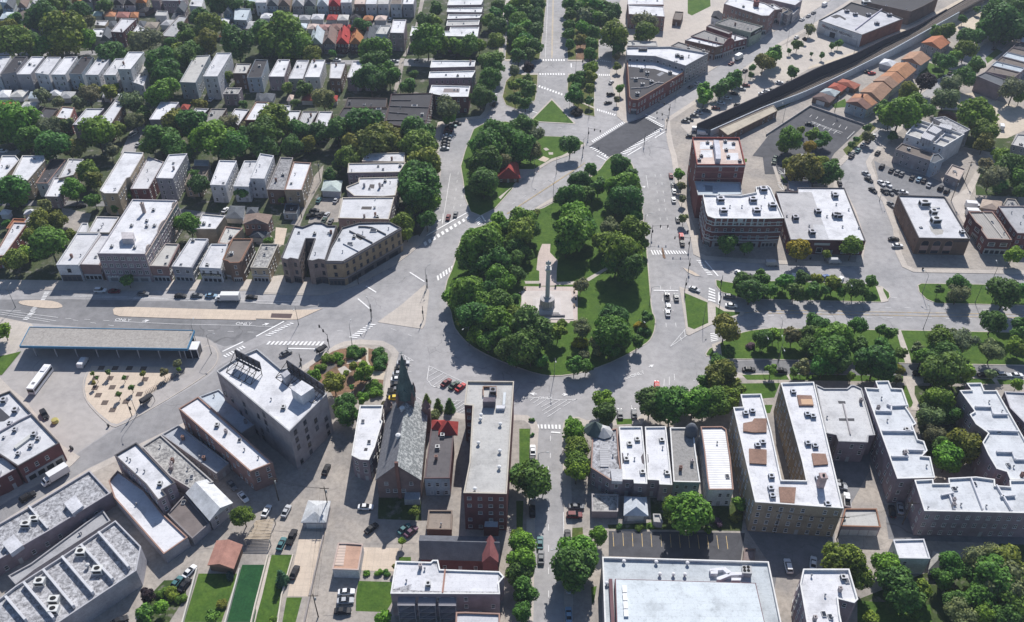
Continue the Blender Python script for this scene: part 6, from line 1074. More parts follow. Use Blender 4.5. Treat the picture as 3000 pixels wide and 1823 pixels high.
rbox(S15, 'd3 990,1080 2345,1120 2430,1497 2460,1650 1010,1650', 2.0, 'raised_wall', 'trim', (.17, .10, .11)); rsheet(S15, 'd3 1000,1086 2338,1126 2424,1497 2454,1650 1020,1650', 'raised_roof', 'roof', (.64, .69, .71), 2.01); rwall(S15, 'd3 945,1105 975,1650', 1.2, .9, 'eave_band', 'trim', (.16, .09, .10))
for k in range(4):
    y = 1140+k*78; o = rbox(S15, f'd3 {1058+k*5},{y} {1100+k*5},{y} {1106+k*5},{y+66} {1064+k*5},{y+66}', .5, 'skylight', 'plain', (.78, .78, .78), z=S15['zr']+2.02)
for s in ('d3 1075,925', 'd3 1420,1048', 'd3 1550,1050', 'd3 1660,1052', 'd3 910,1135', 'd3 1385,932', 'd3 1685,942'): unit(S15, s, 'roof_vent', VENTM, (2, 2, 1.2), (.6, .6, .62))
for s in ('d3 1900,985 2050,965 2110,1010 2080,1040 2030,995 1900,1005', 'd3 1970,1065 2110,1015 2230,1015 2230,1040 2110,1045 2000,1090 1970,1085', 'd3 1910,1030 1980,1030 1980,1000 1910,1000', 'd3 2110,1095 2200,1095 2205,1070 2110,1070'): rbox(S15, s, 1.2, 'duct', 'plain', (.66, .66, .7))
rbox(S15, 'd3 2215,1025 2310,1030 2305,955 2215,950', 1.8, 'cooling_tower', 'plain', (.42, .42, .42))
for s in ('d3 2235,970', 'd3 2272,968', 'd3 2238,1000', 'd3 2275,1000'):
    q = P(*px(s)[0], S15['zr']+1.8); b = MB(); b.lathe([(.42, 0), (.42, .1), (.1, .1)], 10); b.obj('fan', 'tyre', None, S15['rt'], (q.x-S15['org'].x, q.y-S15['org'].y, S15['zr']+1.8))
pitched('d3 1085,465 1300,465 1285,300 1090,295', 3, 1.6, (.5, .53, .57), 'grey', 'garage', lab='pale tent-roofed garage behind the white brick flats', win=False, cat='garage', door='garage', hip=.5)
building('d3 1365,530 1450,537 1425,457 1357,455', 2.6, 'cream', 'grey', 'shed', lab='small pale shed roof beside the tree behind the flats', cat='shed', win=False, clutter=0)
building('d3 770,430 1018,432 1022,270 768,262', 3.2, 'cream', 'purple', name='garage', lab='worn cream garage roof with a pergola behind the stair-roofed flats', cat='garage', win=False, clutter=1, rmat='roof_worn')
pitched('d4 1560,985 1660,985 1705,845 1600,815', 2.8, 1.4, (.36, .35, .33), 'stone', 'gazebo', lab='grey-brown hip-roofed gazebo beside the white cube house', hip=.8, win=False, cat='gazebo')
building('d3 2225,905 2330,905 2345,790 2235,785', 2.5, (.25, .2, .19), 'brown', 'shed', lab='small brown enclosure at the end of the dark parking lot', cat='shed', win=False, clutter=0)
# ================================================================== monument
def at(s, z=0.): return P(*px(s)[0], z)
mq = P(1603, 905); MO = root('monument', (mq.x, mq.y, .14)); tag(MO, 'tall white stone column with eagle on a stepped plaza base', 'monument')
b = MB(); b.box(-9.5, 9.5, -6.5, 10.5, 0, .16); b.obj('lower_terrace', 'stone', (.55, .50, .47), MO)
for k, (w, z) in enumerate(((5.2, .16), (4.7, .38), (4.2, .6))):
    b = MB(); b.box(-w, w, -w+.8, w+.8, z, z+.22); b.obj('step', 'stone', (.56, .52, .5), MO)
b = MB(); b.box(-6.4, 6.4, -4.9, -4.5, .16, .75); b.obj('rear_bench', 'stone', (.3, .28, .3), MO)
b = MB(); b.lathe([(3.0, .8), (3.0, 1.3), (2.5, 1.5), (2.4, 3.9), (2.7, 4.0), (2.7, 4.4), (1.5, 4.7), (1.2, 5.2)], 20, (0, .8)); b.obj('pedestal_drum', 'stone', (.50, .47, .46), MO)
b = MB()
for k in range(14):                            # carved figures round the drum
    an = 2*math.pi*k/14; x, y = 2.5*math.cos(an), .8+2.5*math.sin(an); hh = 2.1+.25*math.sin(k*2.3)
    b.lathe([(.26, 1.45), (.32, 2.2), (.2, 1.45+hh*.82), (.2, 1.45+hh*.86), (.17, 1.45+hh), (.03, 1.5+hh)], 6, (x, y))
b.obj('relief_figures', 'stone', (.52, .49, .48), MO, smooth=True)
b = MB()
for k in range(9): b.lathe([(.82-.012*k, 5.2+k*1.25), (.808-.012*k, 6.42+k*1.25), (.79-.012*k, 6.45+k*1.25)], 16, (0, .8))
b.obj('column_shaft', 'stone', (.53, .51, .51), MO)
b = MB(); b.lathe([(.72, 16.4), (.95, 16.8), (1.15, 17.4), (1.2, 17.6)], 16, (0, .8)); b.box(-1.15, 1.15, -.35, 1.95, 17.6, 18.0); b.lathe([(.7, 18), (.7, 18.9), (.9, 19)], 12, (0, .8)); b.obj('capital', 'stone', (.57, .55, .53), MO)
b = MB(); b.lathe([(.25, 19), (.42, 19.5), (.5, 20.2), (.36, 20.8), (.22, 21.0), (.26, 21.2), (.2, 21.4), (.04, 21.5)], 8, (0, .8))
b.add([(0, .5, 21.2), (0, .35, 21.05), (.08, .6, 21.1), (-.08, .6, 21.1)], [(0, 1, 2), (0, 3, 1)])
for s_ in (-1, 1): b.add([(s_*.3, .8, 20.6), (s_*.95, .95, 20.9), (s_*1.0, 1.0, 19.6), (s_*.4, .95, 19.2), (s_*.3, 1.05, 20.6), (s_*.95, 1.1, 20.85), (s_*1.0, 1.12, 19.6), (s_*.4, 1.15, 19.2)], [(0, 1, 2, 3), (7, 6, 5, 4), (0, 4, 5, 1), (1, 5, 6, 2), (2, 6, 7, 3)])
b.obj('eagle', 'stone', (.58, .57, .56), MO)
# park comfort station with red roof
CS = pitched('b3 -140,205 65,200 40,75 -70,45', 3.2, 3.2, (.33, .06, .05), 'brown', 'park_pavilion', lab='small park pavilion with steep red roof among the trees', cat='pavilion', hip=.35, st=1, gap=2.2, over=.9, chim=True)
# ================================================================== bus terminal
TCN = W('c1 190,335 1800,362 1868,186 287,152', 5.6); TCN = ccw([Vector((q.x, q.y)) for q in TCN]); oc = centroid(TCN); TC = root('bus_terminal_canopy', oc); LL = [Vector((v.x-oc.x, v.y-oc.y)) for v in TCN]
tag(TC, 'long concrete bus terminal canopy with blue edge', 'canopy')
b = MB(); b.prism([tuple(v) for v in LL], 4.9, 5.55, bottom=True); b.obj('roof_slab', 'gravel_roof', (.36, .335, .31), TC)
n = 4; po = inset(LL, -.12); b = MB(); b.add([(v[0], v[1], 4.75) for v in po]+[(v[0], v[1], 5.72) for v in po]+[(v[0], v[1], 5.72) for v in inset(LL, .12)]+[(v[0], v[1], 5.5) for v in inset(LL, .12)], [(r*n+i, r*n+(i+1) % n, (r+1)*n+(i+1) % n, (r+1)*n+i) for r in range(3) for i in range(n)]); b.obj('fascia', 'plain', (.06, .20, .34), TC)
yd = (LL[0]+LL[1])/2
for k in range(8):
    t = (k+.5)/8
    for f in (.12, .62):
        q = LL[0].lerp(LL[1], t).lerp(LL[3].lerp(LL[2], t), f); b = MB(); b.tube((q.x, q.y, 0), (q.x, q.y, 4.9), .22, .18, 8); b.obj('column', 'plain', (.45, .45, .46), TC)
b = MB(); a_ = LL[3].lerp(LL[0], .25); c_ = LL[2].lerp(LL[1], .25); d_ = c_-a_; b.prism([tuple(q) for q in ccw([a_, c_, c_+Vector((0, .3)), a_+Vector((0, .3))])], 0, 4.9); b.obj('rear_wall', 'plain', (.10, .12, .15), TC)
ev = W('c1 1795,345 1890,345 1880,320 1812,318', 4.2); oe = centroid(ev); EL = root('elevator_house', oe); tag(EL, 'small white glazed elevator house at the canopy end', 'elevator house')
b = MB(); b.box(-2.2, 2.2, -1.9, 1.9, 0, 4.0); b.obj('glazed_wall', 'glass', None, EL); b = MB(); b.box(-2.4, 2.4, -2.1, 2.1, 4.0, 4.35)
b.obj('roof', 'plain', (.7, .7, .72), EL)
for x in (-2.25, 0, 2.25):
    for y in (-1.95, 1.95): b = MB(); b.box(x-.1, x+.1, y-.1, y+.1, 0, 4.0); b.obj('frame_post', 'plain', (.65, .65, .67), EL)
# planters' tree grates on the plaza
for k, s in enumerate(('975,545', '1108,548', '1245,548', '1380,552', '920,640', '1058,645', '1205,640', '1395,655', '915,738', '1080,732', '945,808', '1340,798', '1008,880', '1213,870', '1083,950', '1265,730', '1138,800')):
    q = at('c1 '+s, .14); b = MB(); b.box(-.85, .85, -.85, .85, 0, .04); b.box(-1.0, 1.0, -1.0, -.85, 0, .06); b.box(-1.0, 1.0, .85, 1.0, 0, .06); b.box(-1.0, -.85, -.85, .85, 0, .06); b.box(.85, 1.0, -.85, .85, 0, .06)
    o = b.obj('tree_grate', 'trim', (.13, .10, .085), None, (q.x, q.y, .138)); later(o, px('c1 '+s)[0][0], 'square dark tree grate', 'tree grate', 'on the tan terminal plaza')
# bicycle racks
ra, rb = W('c1 1400,800 1780,575', .14); k = 26
for i in range(k):
    q = ra.lerp(rb, (i+.5)/k); rt = root('bicycle', (q.x, q.y, .15)); rt.rotation_euler[2] = math.atan2((rb-ra).y, (rb-ra).x)+1.25+.1*math.sin(i*3)
    later(rt, 100+i, 'dark parked bicycle', 'bicycle', 'in the rack on the terminal plaza')
    if i == 0:
        def wheel(nm='wheel'):
            b = MB(); N = 10
            for r, w in ((.33, .03),):
                ring = [(r*math.cos(2*math.pi*j/N), r*math.sin(2*math.pi*j/N)) for j in range(N)]
                for j in range(N):
                    x0, z0 = ring[j]; x1, z1 = ring[(j+1) % N]; b.tube((x0, 0, z0+.33), (x1, 0, z1+.33), .035, n=4, cap=False)
            return b.mesh(nm, 'tyre')
        BW = wheel(); b = MB()
        for p0, p1 in (((-.5, 0, .33), (-.15, 0, .85)), ((-.15, 0, .85), (.4, 0, .8)), ((-.05, 0, .3), (.4, 0, .8)), ((-.5, 0, .33), (-.05, 0, .3)), ((-.05, 0, .3), (-.17, 0, .9)), ((.4, 0, .8), (.52, 0, .33)), ((.38, -.28, 1.0), (.38, .28, 1.0)), ((.4, 0, .8), (.38, 0, 1.0))): b.tube(p0, p1, .03, n=4)
        BFm = b.mesh('bicycle_frame', 'plain'); b = MB(); b.box(-.3, -.05, -.07, .07, .9, .97); BS = b.mesh('saddle', 'tyre')
    for x in (-.5, .52): inst('wheel', BW, None, rt, (x, 0, 0))
    inst('frame', BFm, random.choice([(.1, .12, .2), (.05, .05, .06), (.25, .05, .05), (.15, .2, .25)]), rt); inst('saddle', BS, None, rt)
# bus shelters
def shelter(s0, s1, lab):
    a, c = W(s0+' '+s1.split(' ', 1)[1], .14); d = (c-a); L_ = d.length; rt = root('bus_shelter', ((a.x+c.x)/2, (a.y+c.y)/2, .14)); rt.rotation_euler[2] = math.atan2(d.y, d.x); tag(rt, lab, 'shelter')
    b = MB(); N = 8; w = 1.1
    for j in range(N):
        a0 = math.pi*j/N; a1 = math.pi*(j+1)/N
        b.add([(-L_/2, -w*math.cos(a0), 2.3+.55*math.sin(a0)), (-L_/2, -w*math.cos(a1), 2.3+.55*math.sin(a1)), (L_/2, -w*math.cos(a1), 2.3+.55*math.sin(a1)), (L_/2, -w*math.cos(a0), 2.3+.55*math.sin(a0))], [(0, 3, 2, 1)])
    b.obj('vaulted_roof', 'plain', (.025, .025, .03), rt)
    for x in (-L_/2, L_/2):
        for y in (-1.0, 1.0): b = MB(); b.box(x-.06, x+.06, y-.06, y+.06, 0, 2.35); b.obj('post', 'plain', (.04, .04, .045), rt)
    b = MB(); b.box(-L_/2, L_/2, .97, 1.0, .3, 2.2); b.obj('glass_wall', 'glass', None, rt); b = MB(); b.box(-L_/2+.5, L_/2-.5, .4, .8, .42, .5); b.obj('bench', 'plain', (.12, .1, .09), rt)
shelter('c1 1370,915', 'c1 1475,850', 'black vaulted bus shelter on the terminal plaza kerb'); shelter('c2 600,425', 'c2 680,380', 'black vaulted bus shelter beside the triangular garden')
# ================================================================== rail incline
def zpt(s, zs): return [P(x, y, z) for (x, y), z in zip(px(s), zs)]
NW = zpt('a3 1785,1190 a4 0,885 500,640 830,520 1130,370 1400,265 1950,-40 2300,-230', [5.5, 5.6, 6.0, 6.4, 6.6, 6.6, 6, 6]); SE = zpt('a3 1912,1252 a4 0,1010 320,895 620,762 900,622 1200,472 1490,312 2090,-25 2420,-210', [3.4, 3.5, 3.6, 3.8, 4.2, 4.8, 5.6, 6, 6])
RW = root('rail_incline', (NW[0].x, NW[0].y, 0)); tag(RW, 'walled rail incline rising from a dark trench to the upper right', 'railway'); ro_ = Vector((NW[0].x, NW[0].y, 0))
def along(L_, t):
    tot = [0]
    for i in range(len(L_)-1): tot.append(tot[-1]+(L_[i+1]-L_[i]).length)
    s = t*tot[-1]
    for i in range(len(L_)-1):
        if s <= tot[i+1]+1e-6: return L_[i].lerp(L_[i+1], (s-tot[i])/(tot[i+1]-tot[i]))
    return L_[-1]
NS = 40; nw = [along(NW, i/NS)-ro_ for i in range(NS+1)]; se_ = [along(SE, i/NS)-ro_ for i in range(NS+1)]
bed = lambda t: .3+max(0, min(1, (t-.3)/.4))*4.9
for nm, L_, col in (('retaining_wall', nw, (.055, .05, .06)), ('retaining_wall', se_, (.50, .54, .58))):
    b = MB()
    for i in range(NS):
        if i/NS > .72: break
        p0, p1 = L_[i], L_[i+1]; q = Vector((-(p1-p0).y, (p1-p0).x, 0)).normalized()*.25
        b.add([(p0.x-q.x, p0.y-q.y, 0), (p1.x-q.x, p1.y-q.y, 0), (p1.x-q.x, p1.y-q.y, p1.z), (p0.x-q.x, p0.y-q.y, p0.z), (p0.x+q.x, p0.y+q.y, 0), (p1.x+q.x, p1.y+q.y, 0), (p1.x+q.x, p1.y+q.y, p1.z), (p0.x+q.x, p0.y+q.y, p0.z)], [(0, 1, 2, 3), (5, 4, 7, 6), (3, 2, 6, 7)])
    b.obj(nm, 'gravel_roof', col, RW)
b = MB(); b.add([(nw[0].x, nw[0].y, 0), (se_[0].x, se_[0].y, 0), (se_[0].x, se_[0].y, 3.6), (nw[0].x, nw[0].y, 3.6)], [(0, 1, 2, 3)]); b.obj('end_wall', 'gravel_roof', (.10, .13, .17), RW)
b = MB()
for i in range(NS):
    z0, z1 = bed(i/NS), bed((i+1)/NS); b.add([(se_[i].x, se_[i].y, z0), (se_[i+1].x, se_[i+1].y, z1), (nw[i+1].x, nw[i+1].y, z1), (nw[i].x, nw[i].y, z0)], [(0, 1, 2, 3)])
b.obj('track_bed', 'gravel_roof', (.085, .075, .07), RW)
b = MB(); b2 = MB()
for i in range(int(NS*.55), NS):                # raised deck sides
    for L_ in (nw, se_): z0, z1 = bed(i/NS), bed((i+1)/NS); b.add([(L_[i].x, L_[i].y, z0-1.4), (L_[i+1].x, L_[i+1].y, z1-1.4), (L_[i+1].x, L_[i+1].y, z1+.5), (L_[i].x, L_[i].y, z0+.5)], [(0, 1, 2, 3)])
b.obj('deck_girder', 'plain', (.09, .075, .075), RW)
for f in (.2, .33, .42, .55, .68, .8):
    b = MB()
    for i in range(NS): b.bar(Vector((*nw[i].lerp(se_[i], f).xy, bed(i/NS)+.16)), Vector((*nw[i+1].lerp(se_[i+1], f).xy, bed((i+1)/NS)+.16)), .22, .18)
    b.obj('rail', 'plain', (.22, .17, .135), RW)
b = MB(); SL = 240
for i in range(SL):
    t = i/SL; a = along(nw, t); c = along(se_, t)
    for f0, f1 in ((.14, .48), (.5, .86)): p0 = a.lerp(c, f0); p1 = a.lerp(c, f1); b.bar((p0.x, p0.y, bed(t)+.02), (p1.x, p1.y, bed(t)+.02), .55, .14)
o = b.obj('sleepers', 'plain', (.10, .075, .06), RW); o['kind'] = 'stuff'
for k in range(9):
    t = .62+k*.045; b = MB()
    for f in (.15, .85): q = along(nw, t).lerp(along(se_, t), f); b.box(q.x-.4, q.x+.4, q.y-.4, q.y+.4, 0, bed(t))
    b.obj('pier', 'plain', (.3, .28, .27), RW)
# ================================================================== lamps, signals, poles
b = MB(); b.tube((0, 0, 0), (0, 0, .9), .16, .13, 8); b.tube((0, 0, .9), (0, 0, 8.6), .10, .06, 6); LPOLE = b.mesh('lamp_pole', 'plain')
b = MB(); pts_ = [Vector((0, 0, 8.4)), Vector((.7, 0, 8.95)), Vector((1.6, 0, 9.2)), Vector((2.4, 0, 9.2))]
for i in range(3): b.tube(pts_[i], pts_[i+1], .05, n=5)
LARM = b.mesh('lamp_arm', 'plain'); b = MB(); b.box(2.3, 3.1, -.17, .17, 9.1, 9.28, 0, .03); LHEAD = b.mesh('lamp_head', 'plain')
def lamp(s, rz, phrase):
    q = at(s); o = root('street_lamp', (q.x, q.y, gz(q.x, q.y))); o.rotation_euler[2] = rz
    inst('pole', LPOLE, (.13, .14, .14), o); inst('arm', LARM, (.2, .21, .21), o); inst('lamp_head', LHEAD, (.45, .46, .46), o); later(o, px(s)[0][0], 'dark metal street lamp with curved arm', 'street lamp', phrase)
PI = math.pi
for s, rz in (('b3 1265,740', 0), ('c3 405,628', -1.5), ('c3 1110,345', 2.4), ('b3 215,192', -.8), ('b3 1320,1450', 0), ('c2 2050,330', -2.3), ('c3 1205,260', -1)): lamp(s, rz, 'around the park edge')
for s, rz in (('a3 165,1160', 1), ('a3 548,1105', -2), ('a3 613,690', 1.5), ('a3 157,565', 0), ('a3 680,1495', -.8), ('a3 740,1130', 1), ('b3 425,180', -.8), ('b3 395,440', 2.3)): lamp(s, rz, 'along the upper avenue')
for s, rz in (('c2 410,130', -1.5), ('c2 1110,95', 2), ('c2 925,325', 1.5), ('c1 1890,310', 1.5), ('c1 2035,410', 0), ('b2 1640,1270', 1), ('b1 150,1460', 1.5), ('c1 1320,1000', -1)): lamp(s, rz, 'along the left avenue')
for s, rz in (('b4 722,1400', -1.5), ('b4 1482,1330', 2), ('b4 1990,1420', -1.5), ('c4 95,300', 1.5), ('c4 1492,172', 1.5), ('c4 85,520', -1.5), ('c4 100,480', 1.5), ('c3 1835,130', 1), ('b4 2140,1240', 1.5), ('c3 2395,410', -1.5)): lamp(s, rz, 'along the right-hand boulevard')
for s, rz in (('a3 2230,830', 2.5), ('a3 1570,960', 2.5), ('a4 180,440', 2.4), ('a4 430,270', 2.4), ('a4 825,520', 2.4), ('a4 140,1180', 2), ('b4 1070,440', 1), ('d3 250,60', 0), ('d3 470,1000', 3.1)): lamp(s, rz, 'along the side streets')
b = MB(); b.tube((0, 0, 0), (0, 0, 6.2), .14, .1, 7); SPOLE = b.mesh('signal_pole', 'plain'); b = MB(); b.tube((0, 0, 5.7), (6.5, 0, 6.1), .08, .05, 6); SARM = b.mesh('signal_arm', 'plain')
b = MB(); b.box(-.2, .2, -.2, .2, -.6, .6)
for k in range(3): b.lathe([(.13, 0), (.13, .01)], 8, (0, 0)) if False else b.box(-.15, .15, -.34, -.2, -.5+k*.37, -.47+k*.37)
SHEAD = b.mesh('signal_head', 'plain')
def signal(s, rz, arm=True, phrase='around the square'):
    q = at(s); o = root('traffic_signal', (q.x, q.y, gz(q.x, q.y))); o.rotation_euler[2] = rz; inst('pole', SPOLE, (.06, .06, .06), o)
    if arm:
        inst('mast_arm', SARM, (.06, .06, .06), o)
        for x in (3.2, 6.2): inst('signal_head', SHEAD, (.02, .02, .02), o, (x, 0, 5.6))
    inst('signal_head', SHEAD, (.02, .02, .02), o, (.3, 0, 3.2)); later(o, px(s)[0][0], 'black traffic signal'+(' with mast arm' if arm else ' post'), 'traffic signal', phrase)
for s, rz, ar in (('b3 1340,790', 0, 1), ('b3 1700,905', 3.1, 1), ('b3 1660,1305', .6, 0), ('b3 1695,1115', 0, 0), ('b2 1650,1270', 2, 0), ('c2 705,350', 2.2, 1), ('c2 1115,60', 2, 0), ('c2 1610,80', 2, 0), ('a3 730,1335', -.5, 1), ('a3 680,1480', -1, 0), ('a3 1270,1400', 1.5, 0), ('a3 1488,1220', 2.5, 1), ('a3 1510,1110', 2.6, 1), ('b2 985,1240', -1, 0), ('b3 2005,1280', 2, 0), ('b3 1990,1480', 2, 0), ('c1 1270,1010', 1, 0), ('c2 440,540', 1, 0)): signal(s, rz, ar)
# timber utility poles with wires
def upole(s, h=10.5):
    q = at(s); o = root('utility_pole', (q.x, q.y, 0)); b = MB(); b.tube((0, 0, 0), (0, 0, h), .17, .11, 7); b.obj('pole', 'bark', None, o); b = MB(); b.box(-1.3, 1.3, -.07, .07, h-.9, h-.75); b.obj('crossarm', 'bark', None, o)
    b = MB(); b.lathe([(.25, h-2.6), (.25, h-1.6), (.05, h-1.5)], 8, (.35, 0)); b.obj('transformer', 'plain', (.35, .36, .36), o); later(o, px(s)[0][0], 'timber utility pole with crossarm', 'utility pole', 'along the rear alleys'); return Vector((q.x, q.y, h-.7))
def wires(pts_, lab, n=3):
    b = MB()
    for i in range(len(pts_)-1):
        for k in range(n):
            off = Vector((-1.1+k*2.2/max(1, n-1), 0, 0)); a, c = pts_[i]+off, pts_[i+1]+off; prev = a
            for j in range(1, 7):
                t = j/6; q = a.lerp(c, t)-Vector((0, 0, 1.1*math.sin(PI*t))); b.tube(prev, q, .022, n=3, cap=False); prev = q
    o = b.obj('overhead_wires', 'tyre'); tag(o, lab, 'wires')
pl = [upole('d4 60,640'), upole('d4 660,700'), upole('d4 1290,560'), upole('d4 2180,580')]; wires(pl, 'overhead wires along the alley at lower right')
pl = [upole('d2 700,420'), upole('d2 220,330'), upole('d2 600,1450')]; wires([pl[2], pl[0], pl[1]], 'overhead wires along the rear lane at bottom left')
pl = [upole('b2 620,250'), upole('b2 440,600'), upole('a2 1390,900'), upole('a2 1450,540')]; wires([pl[1], pl[0]], 'overhead wires over the alley left of the olive trees'); wires([pl[2], pl[3]], 'overhead wires over the light alley at top')
pl = [upole('b4 1760,440'), upole('b4 1890,250'), upole('a4 640,1080')]; wires(pl[:2], 'overhead wires over the diagonal alley at right')
# fences: low garden walls at lower left
for k, (s, hh, col, lab) in enumerate((('d1 1900,1000 1740,1600', 1.1, (.56, .53, .48), 'pale garden wall left of the bright lawn strip'), ('d1 2310,1000 2150,1600', 1.1, (.56, .53, .48), 'pale garden wall between the lawn and dark turf'), ('d2 120,870 0,1340 -60,1600', 1.1, (.58, .52, .44), 'tan garden wall right of the dark turf'), ('d2 360,860 250,1250 200,1600', .8, (.6, .54, .46), 'tan kerb wall beside the concrete drive'), ('d2 660,640 560,1080 450,1600', .9, (.3, .27, .26), 'dark low wall along the rear lane'), ('a4 400,1030 920,1212', 1.0, (.36, .33, .33), 'low concrete wall at the top of the car park'), ('a4 -20,1310 400,1032', 1.0, (.36, .34, .33), 'weathered wall left of the car park'))):
    q = [P(x, y) for x, y in px(s)]; b = MB(); o_ = q[0].copy()
    for i in range(len(q)-1): b.bar(q[i]-o_, q[i+1]-o_, .35, hh)
    o = b.obj('garden_wall', 'trim', col, None, (o_.x, o_.y, .1)); tag(o, lab, 'wall')
# ================================================================== trees
def crown_mesh(seed, squash=.85, lobes=13, leaves=3400, size=.085, spread=.62, conifer=False):
    rng = np.random.RandomState(seed); L = []
    if conifer:
        for k in range(9):
            z = -1+2*k/9; r = .62*(1-(z+1)/2.05)+.05
            for j in range(5): an = rng.rand()*6.28; L.append((math.cos(an)*r*.6, math.sin(an)*r*.6, z, .42*r+.1))
    else:
        for k in range(lobes):
            while True:
                v = rng.uniform(-1, 1, 3)
                if np.linalg.norm(v) < 1 and v[2] > -.75: break
            v = v/np.linalg.norm(v)*spread*rng.uniform(.75, 1.12); r = rng.uniform(.30, .50)
            L.append((v[0], v[1], v[2]*squash, r))
        L.append((0, 0, .05, .55))
    L = np.array(L); V = []; F = []; mi = []
    w = L[:, 3]**2; w /= w.sum(); cnt = (w*leaves).astype(int)
    for (x, y, z, r), n in zip(L, cnt):
        d = rng.normal(size=(n, 3)); d /= np.linalg.norm(d, axis=1)[:, None]; d = d[d[:, 2] > -.75]
        rad = r*(.80+.32*rng.rand(len(d))); c = np.array([x, y, z])+d*rad[:, None]
        for q, nn, rr in zip(c, d, rad):
            inside_other = np.any(((L[:, :3]-q)**2).sum(1) < (L[:, 3]*.72)**2)
            if inside_other: continue
            nn = nn+rng.normal(size=3)*.45+np.array([0, 0, .25]); nn /= np.linalg.norm(nn)
            t = np.cross(nn, rng.normal(size=3)); t /= np.linalg.norm(t); u = np.cross(nn, t); s = size*rng.uniform(.6, 1.25)
            i = len(V); V += [q+t*s+u*s*.1, q+u*s*.8, q-t*s-u*s*.1, q-u*s*.8-nn*s*.3]; F.append((i, i+1, i+2, i+3))
    me = bpy.data.meshes.new('crown'); me.from_pydata([tuple(v) for v in V], [], F); me.materials.append(MATS['leaf'])
    # opaque inner lobes, added to block light and darken the crown inside
    b = MB()
    for x, y, z, r in L: b.lathe([(r*.2, z-r*.62), (r*.62, z-r*.3), (r*.74, z), (r*.6, z+r*.42), (r*.15, z+r*.68)], 7, (x, y))
    n0 = len(V); V2 = [tuple(v) for v in V]+b.v; F2 = F+[tuple(i+n0 for i in f) for f in b.f]
    bpy.data.meshes.remove(me); me = bpy.data.meshes.new('crown'); me.from_pydata(V2, [], F2); me.materials.append(MATS['leaf']); me.update(); return me
CROWN = [crown_mesh(11+k, .78+.05*(k % 4), 12+k % 5, 3300) for k in range(9)]
AIRY = [crown_mesh(51+k, .8, 10, 2000, .075, .66) for k in range(3)]
CONI = [crown_mesh(81+k, 1, 0, 2200, .07, conifer=True) for k in range(2)]
BUSH = [crown_mesh(91+k, .55, 12, 1800, .10, .68) for k in range(3)]
def trunk_mesh(seed):
    rng = random.Random(seed); b = MB(); b.tube((0, 0, -.3), (0, 0, .55), .055, .042, 7, cap=False)
    for k in range(5):
        an = k*1.26+rng.random(); e = Vector((math.cos(an)*.32, math.sin(an)*.32, 1.0+.15*rng.random())); b.tube((0, 0, .5), e, .03, .012, 5, cap=False)
    b.tube((0, 0, .5), (0, 0, 1.15), .036, .01, 5, cap=False); return b.mesh('trunk', 'bark')
TRUNK = [trunk_mesh(k) for k in range(3)]
LC = {'g': ((.145, .265, .04), 'mid-green'), 'd': ((.088, .195, .045), 'dark green'), 'o': ((.18, .225, .045), 'olive-green'), 'y': ((.42, .31, .03), 'yellow-leaved'), 'l': ((.17, .20, .11), 'pale grey-green'), 'p': ((.035, .022, .03), 'dark purple'), 'b': ((.08, .16, .13), 'blue-green'), 'v': ((.16, .10, .17), 'lilac-flowering')}
TN = [0]; QUEUE = []; MASS = []
def tree(t, x, y, w, k, phrase, kind='tree'):
    X, Y = TX[t[1]]+x/TS, TY[t[0]]+y/TS; r = w/2/TS/mscale(X, Y)*1.02; TN[0] += 1; i = TN[0]; rn = random.Random(i*7+3)
    zc = r*1.02+1.3 if kind == 'tree' else (r*1.5 if kind == 'conifer' else r*.35)
    if kind == 'tree': zc = min(zc, 11.5)
    q = P(X, Y, zc); base = gz(q.x, q.y); col, word = LC[k]; col = tuple(c*rn.uniform(.85, 1.15) for c in col)
    nm = {'tree': 'tree', 'conifer': 'conifer', 'bush': 'shrub'}[kind]; o = root(nm, (q.x, q.y, base)); rz = rn.uniform(0, 6.28)
    if kind == 'bush':
        inst('foliage', BUSH[i % 3], col, o, (0, 0, zc), rz, (r, r, r*.8)); inst('stem', TRUNK[i % 3], None, o, (0, 0, 0), rz, (r*.8, r*.8, r*.5))
    elif kind == 'conifer':
        inst('crown', CONI[i % 2], col, o, (0, 0, zc), rz, (r*1.5, r*1.5, r*1.6)); inst('trunk', TRUNK[i % 3], None, o, (0, 0, 0), rz, (r*.7, r*.7, r*1.2))
    else:
        me = AIRY[i % 3] if k == 'l' else CROWN[i % 9]
        inst('crown', me, col, o, (0, 0, zc), rz, (r*rn.uniform(.97, 1.06), r*rn.uniform(.97, 1.06), r*rn.uniform(.9, 1.02))); inst('trunk', TRUNK[i % 3], None, o, (0, 0, 0), rz, (zc*.75, zc*.75, zc*.92))
    size = 'small ' if r < 2.2 else 'broad ' if r > 6 else ''
    later(o, X, f'{size}{word} {nm}', nm, phrase)
def trees(t, phrase, s, kind='tree'):
    for k in s.split():
        x, y, w, c = k.split(','); QUEUE.append((t, float(x), float(y), float(w), c, phrase, kind))
trees('a1', 'among trees along the top-left edge', '80,0,120,l 520,30,240,g 760,130,230,d 390,165,320,d 140,190,160,d 1000,50,150,d 850,200,150,l 1920,150,180,d 2100,20,250,d 2250,30,200,d 2400,60,120,d 600,40,160,d')
trees('a1', 'in the upper-left street tree line', '100,290,230,o 130,400,330,g 280,370,180,d 610,330,420,g 430,440,220,d 850,380,220,g 1080,510,260,d 1420,400,300,l 1650,410,130,d 1780,290,160,d 2000,250,260,o 1800,360,180,g 2150,260,130,g 1300,370,150,g 300,480,150,g')
trees('a1', 'between the upper-left flats', '1560,590,300,d 1760,560,260,d 1700,470,140,o 1850,480,220,d 2000,400,250,o 2280,420,330,d 1470,680,160,d 1620,720,300,d 1550,780,200,d 620,810,70,d 790,840,70,o 1120,830,70,d 2180,740,150,o')
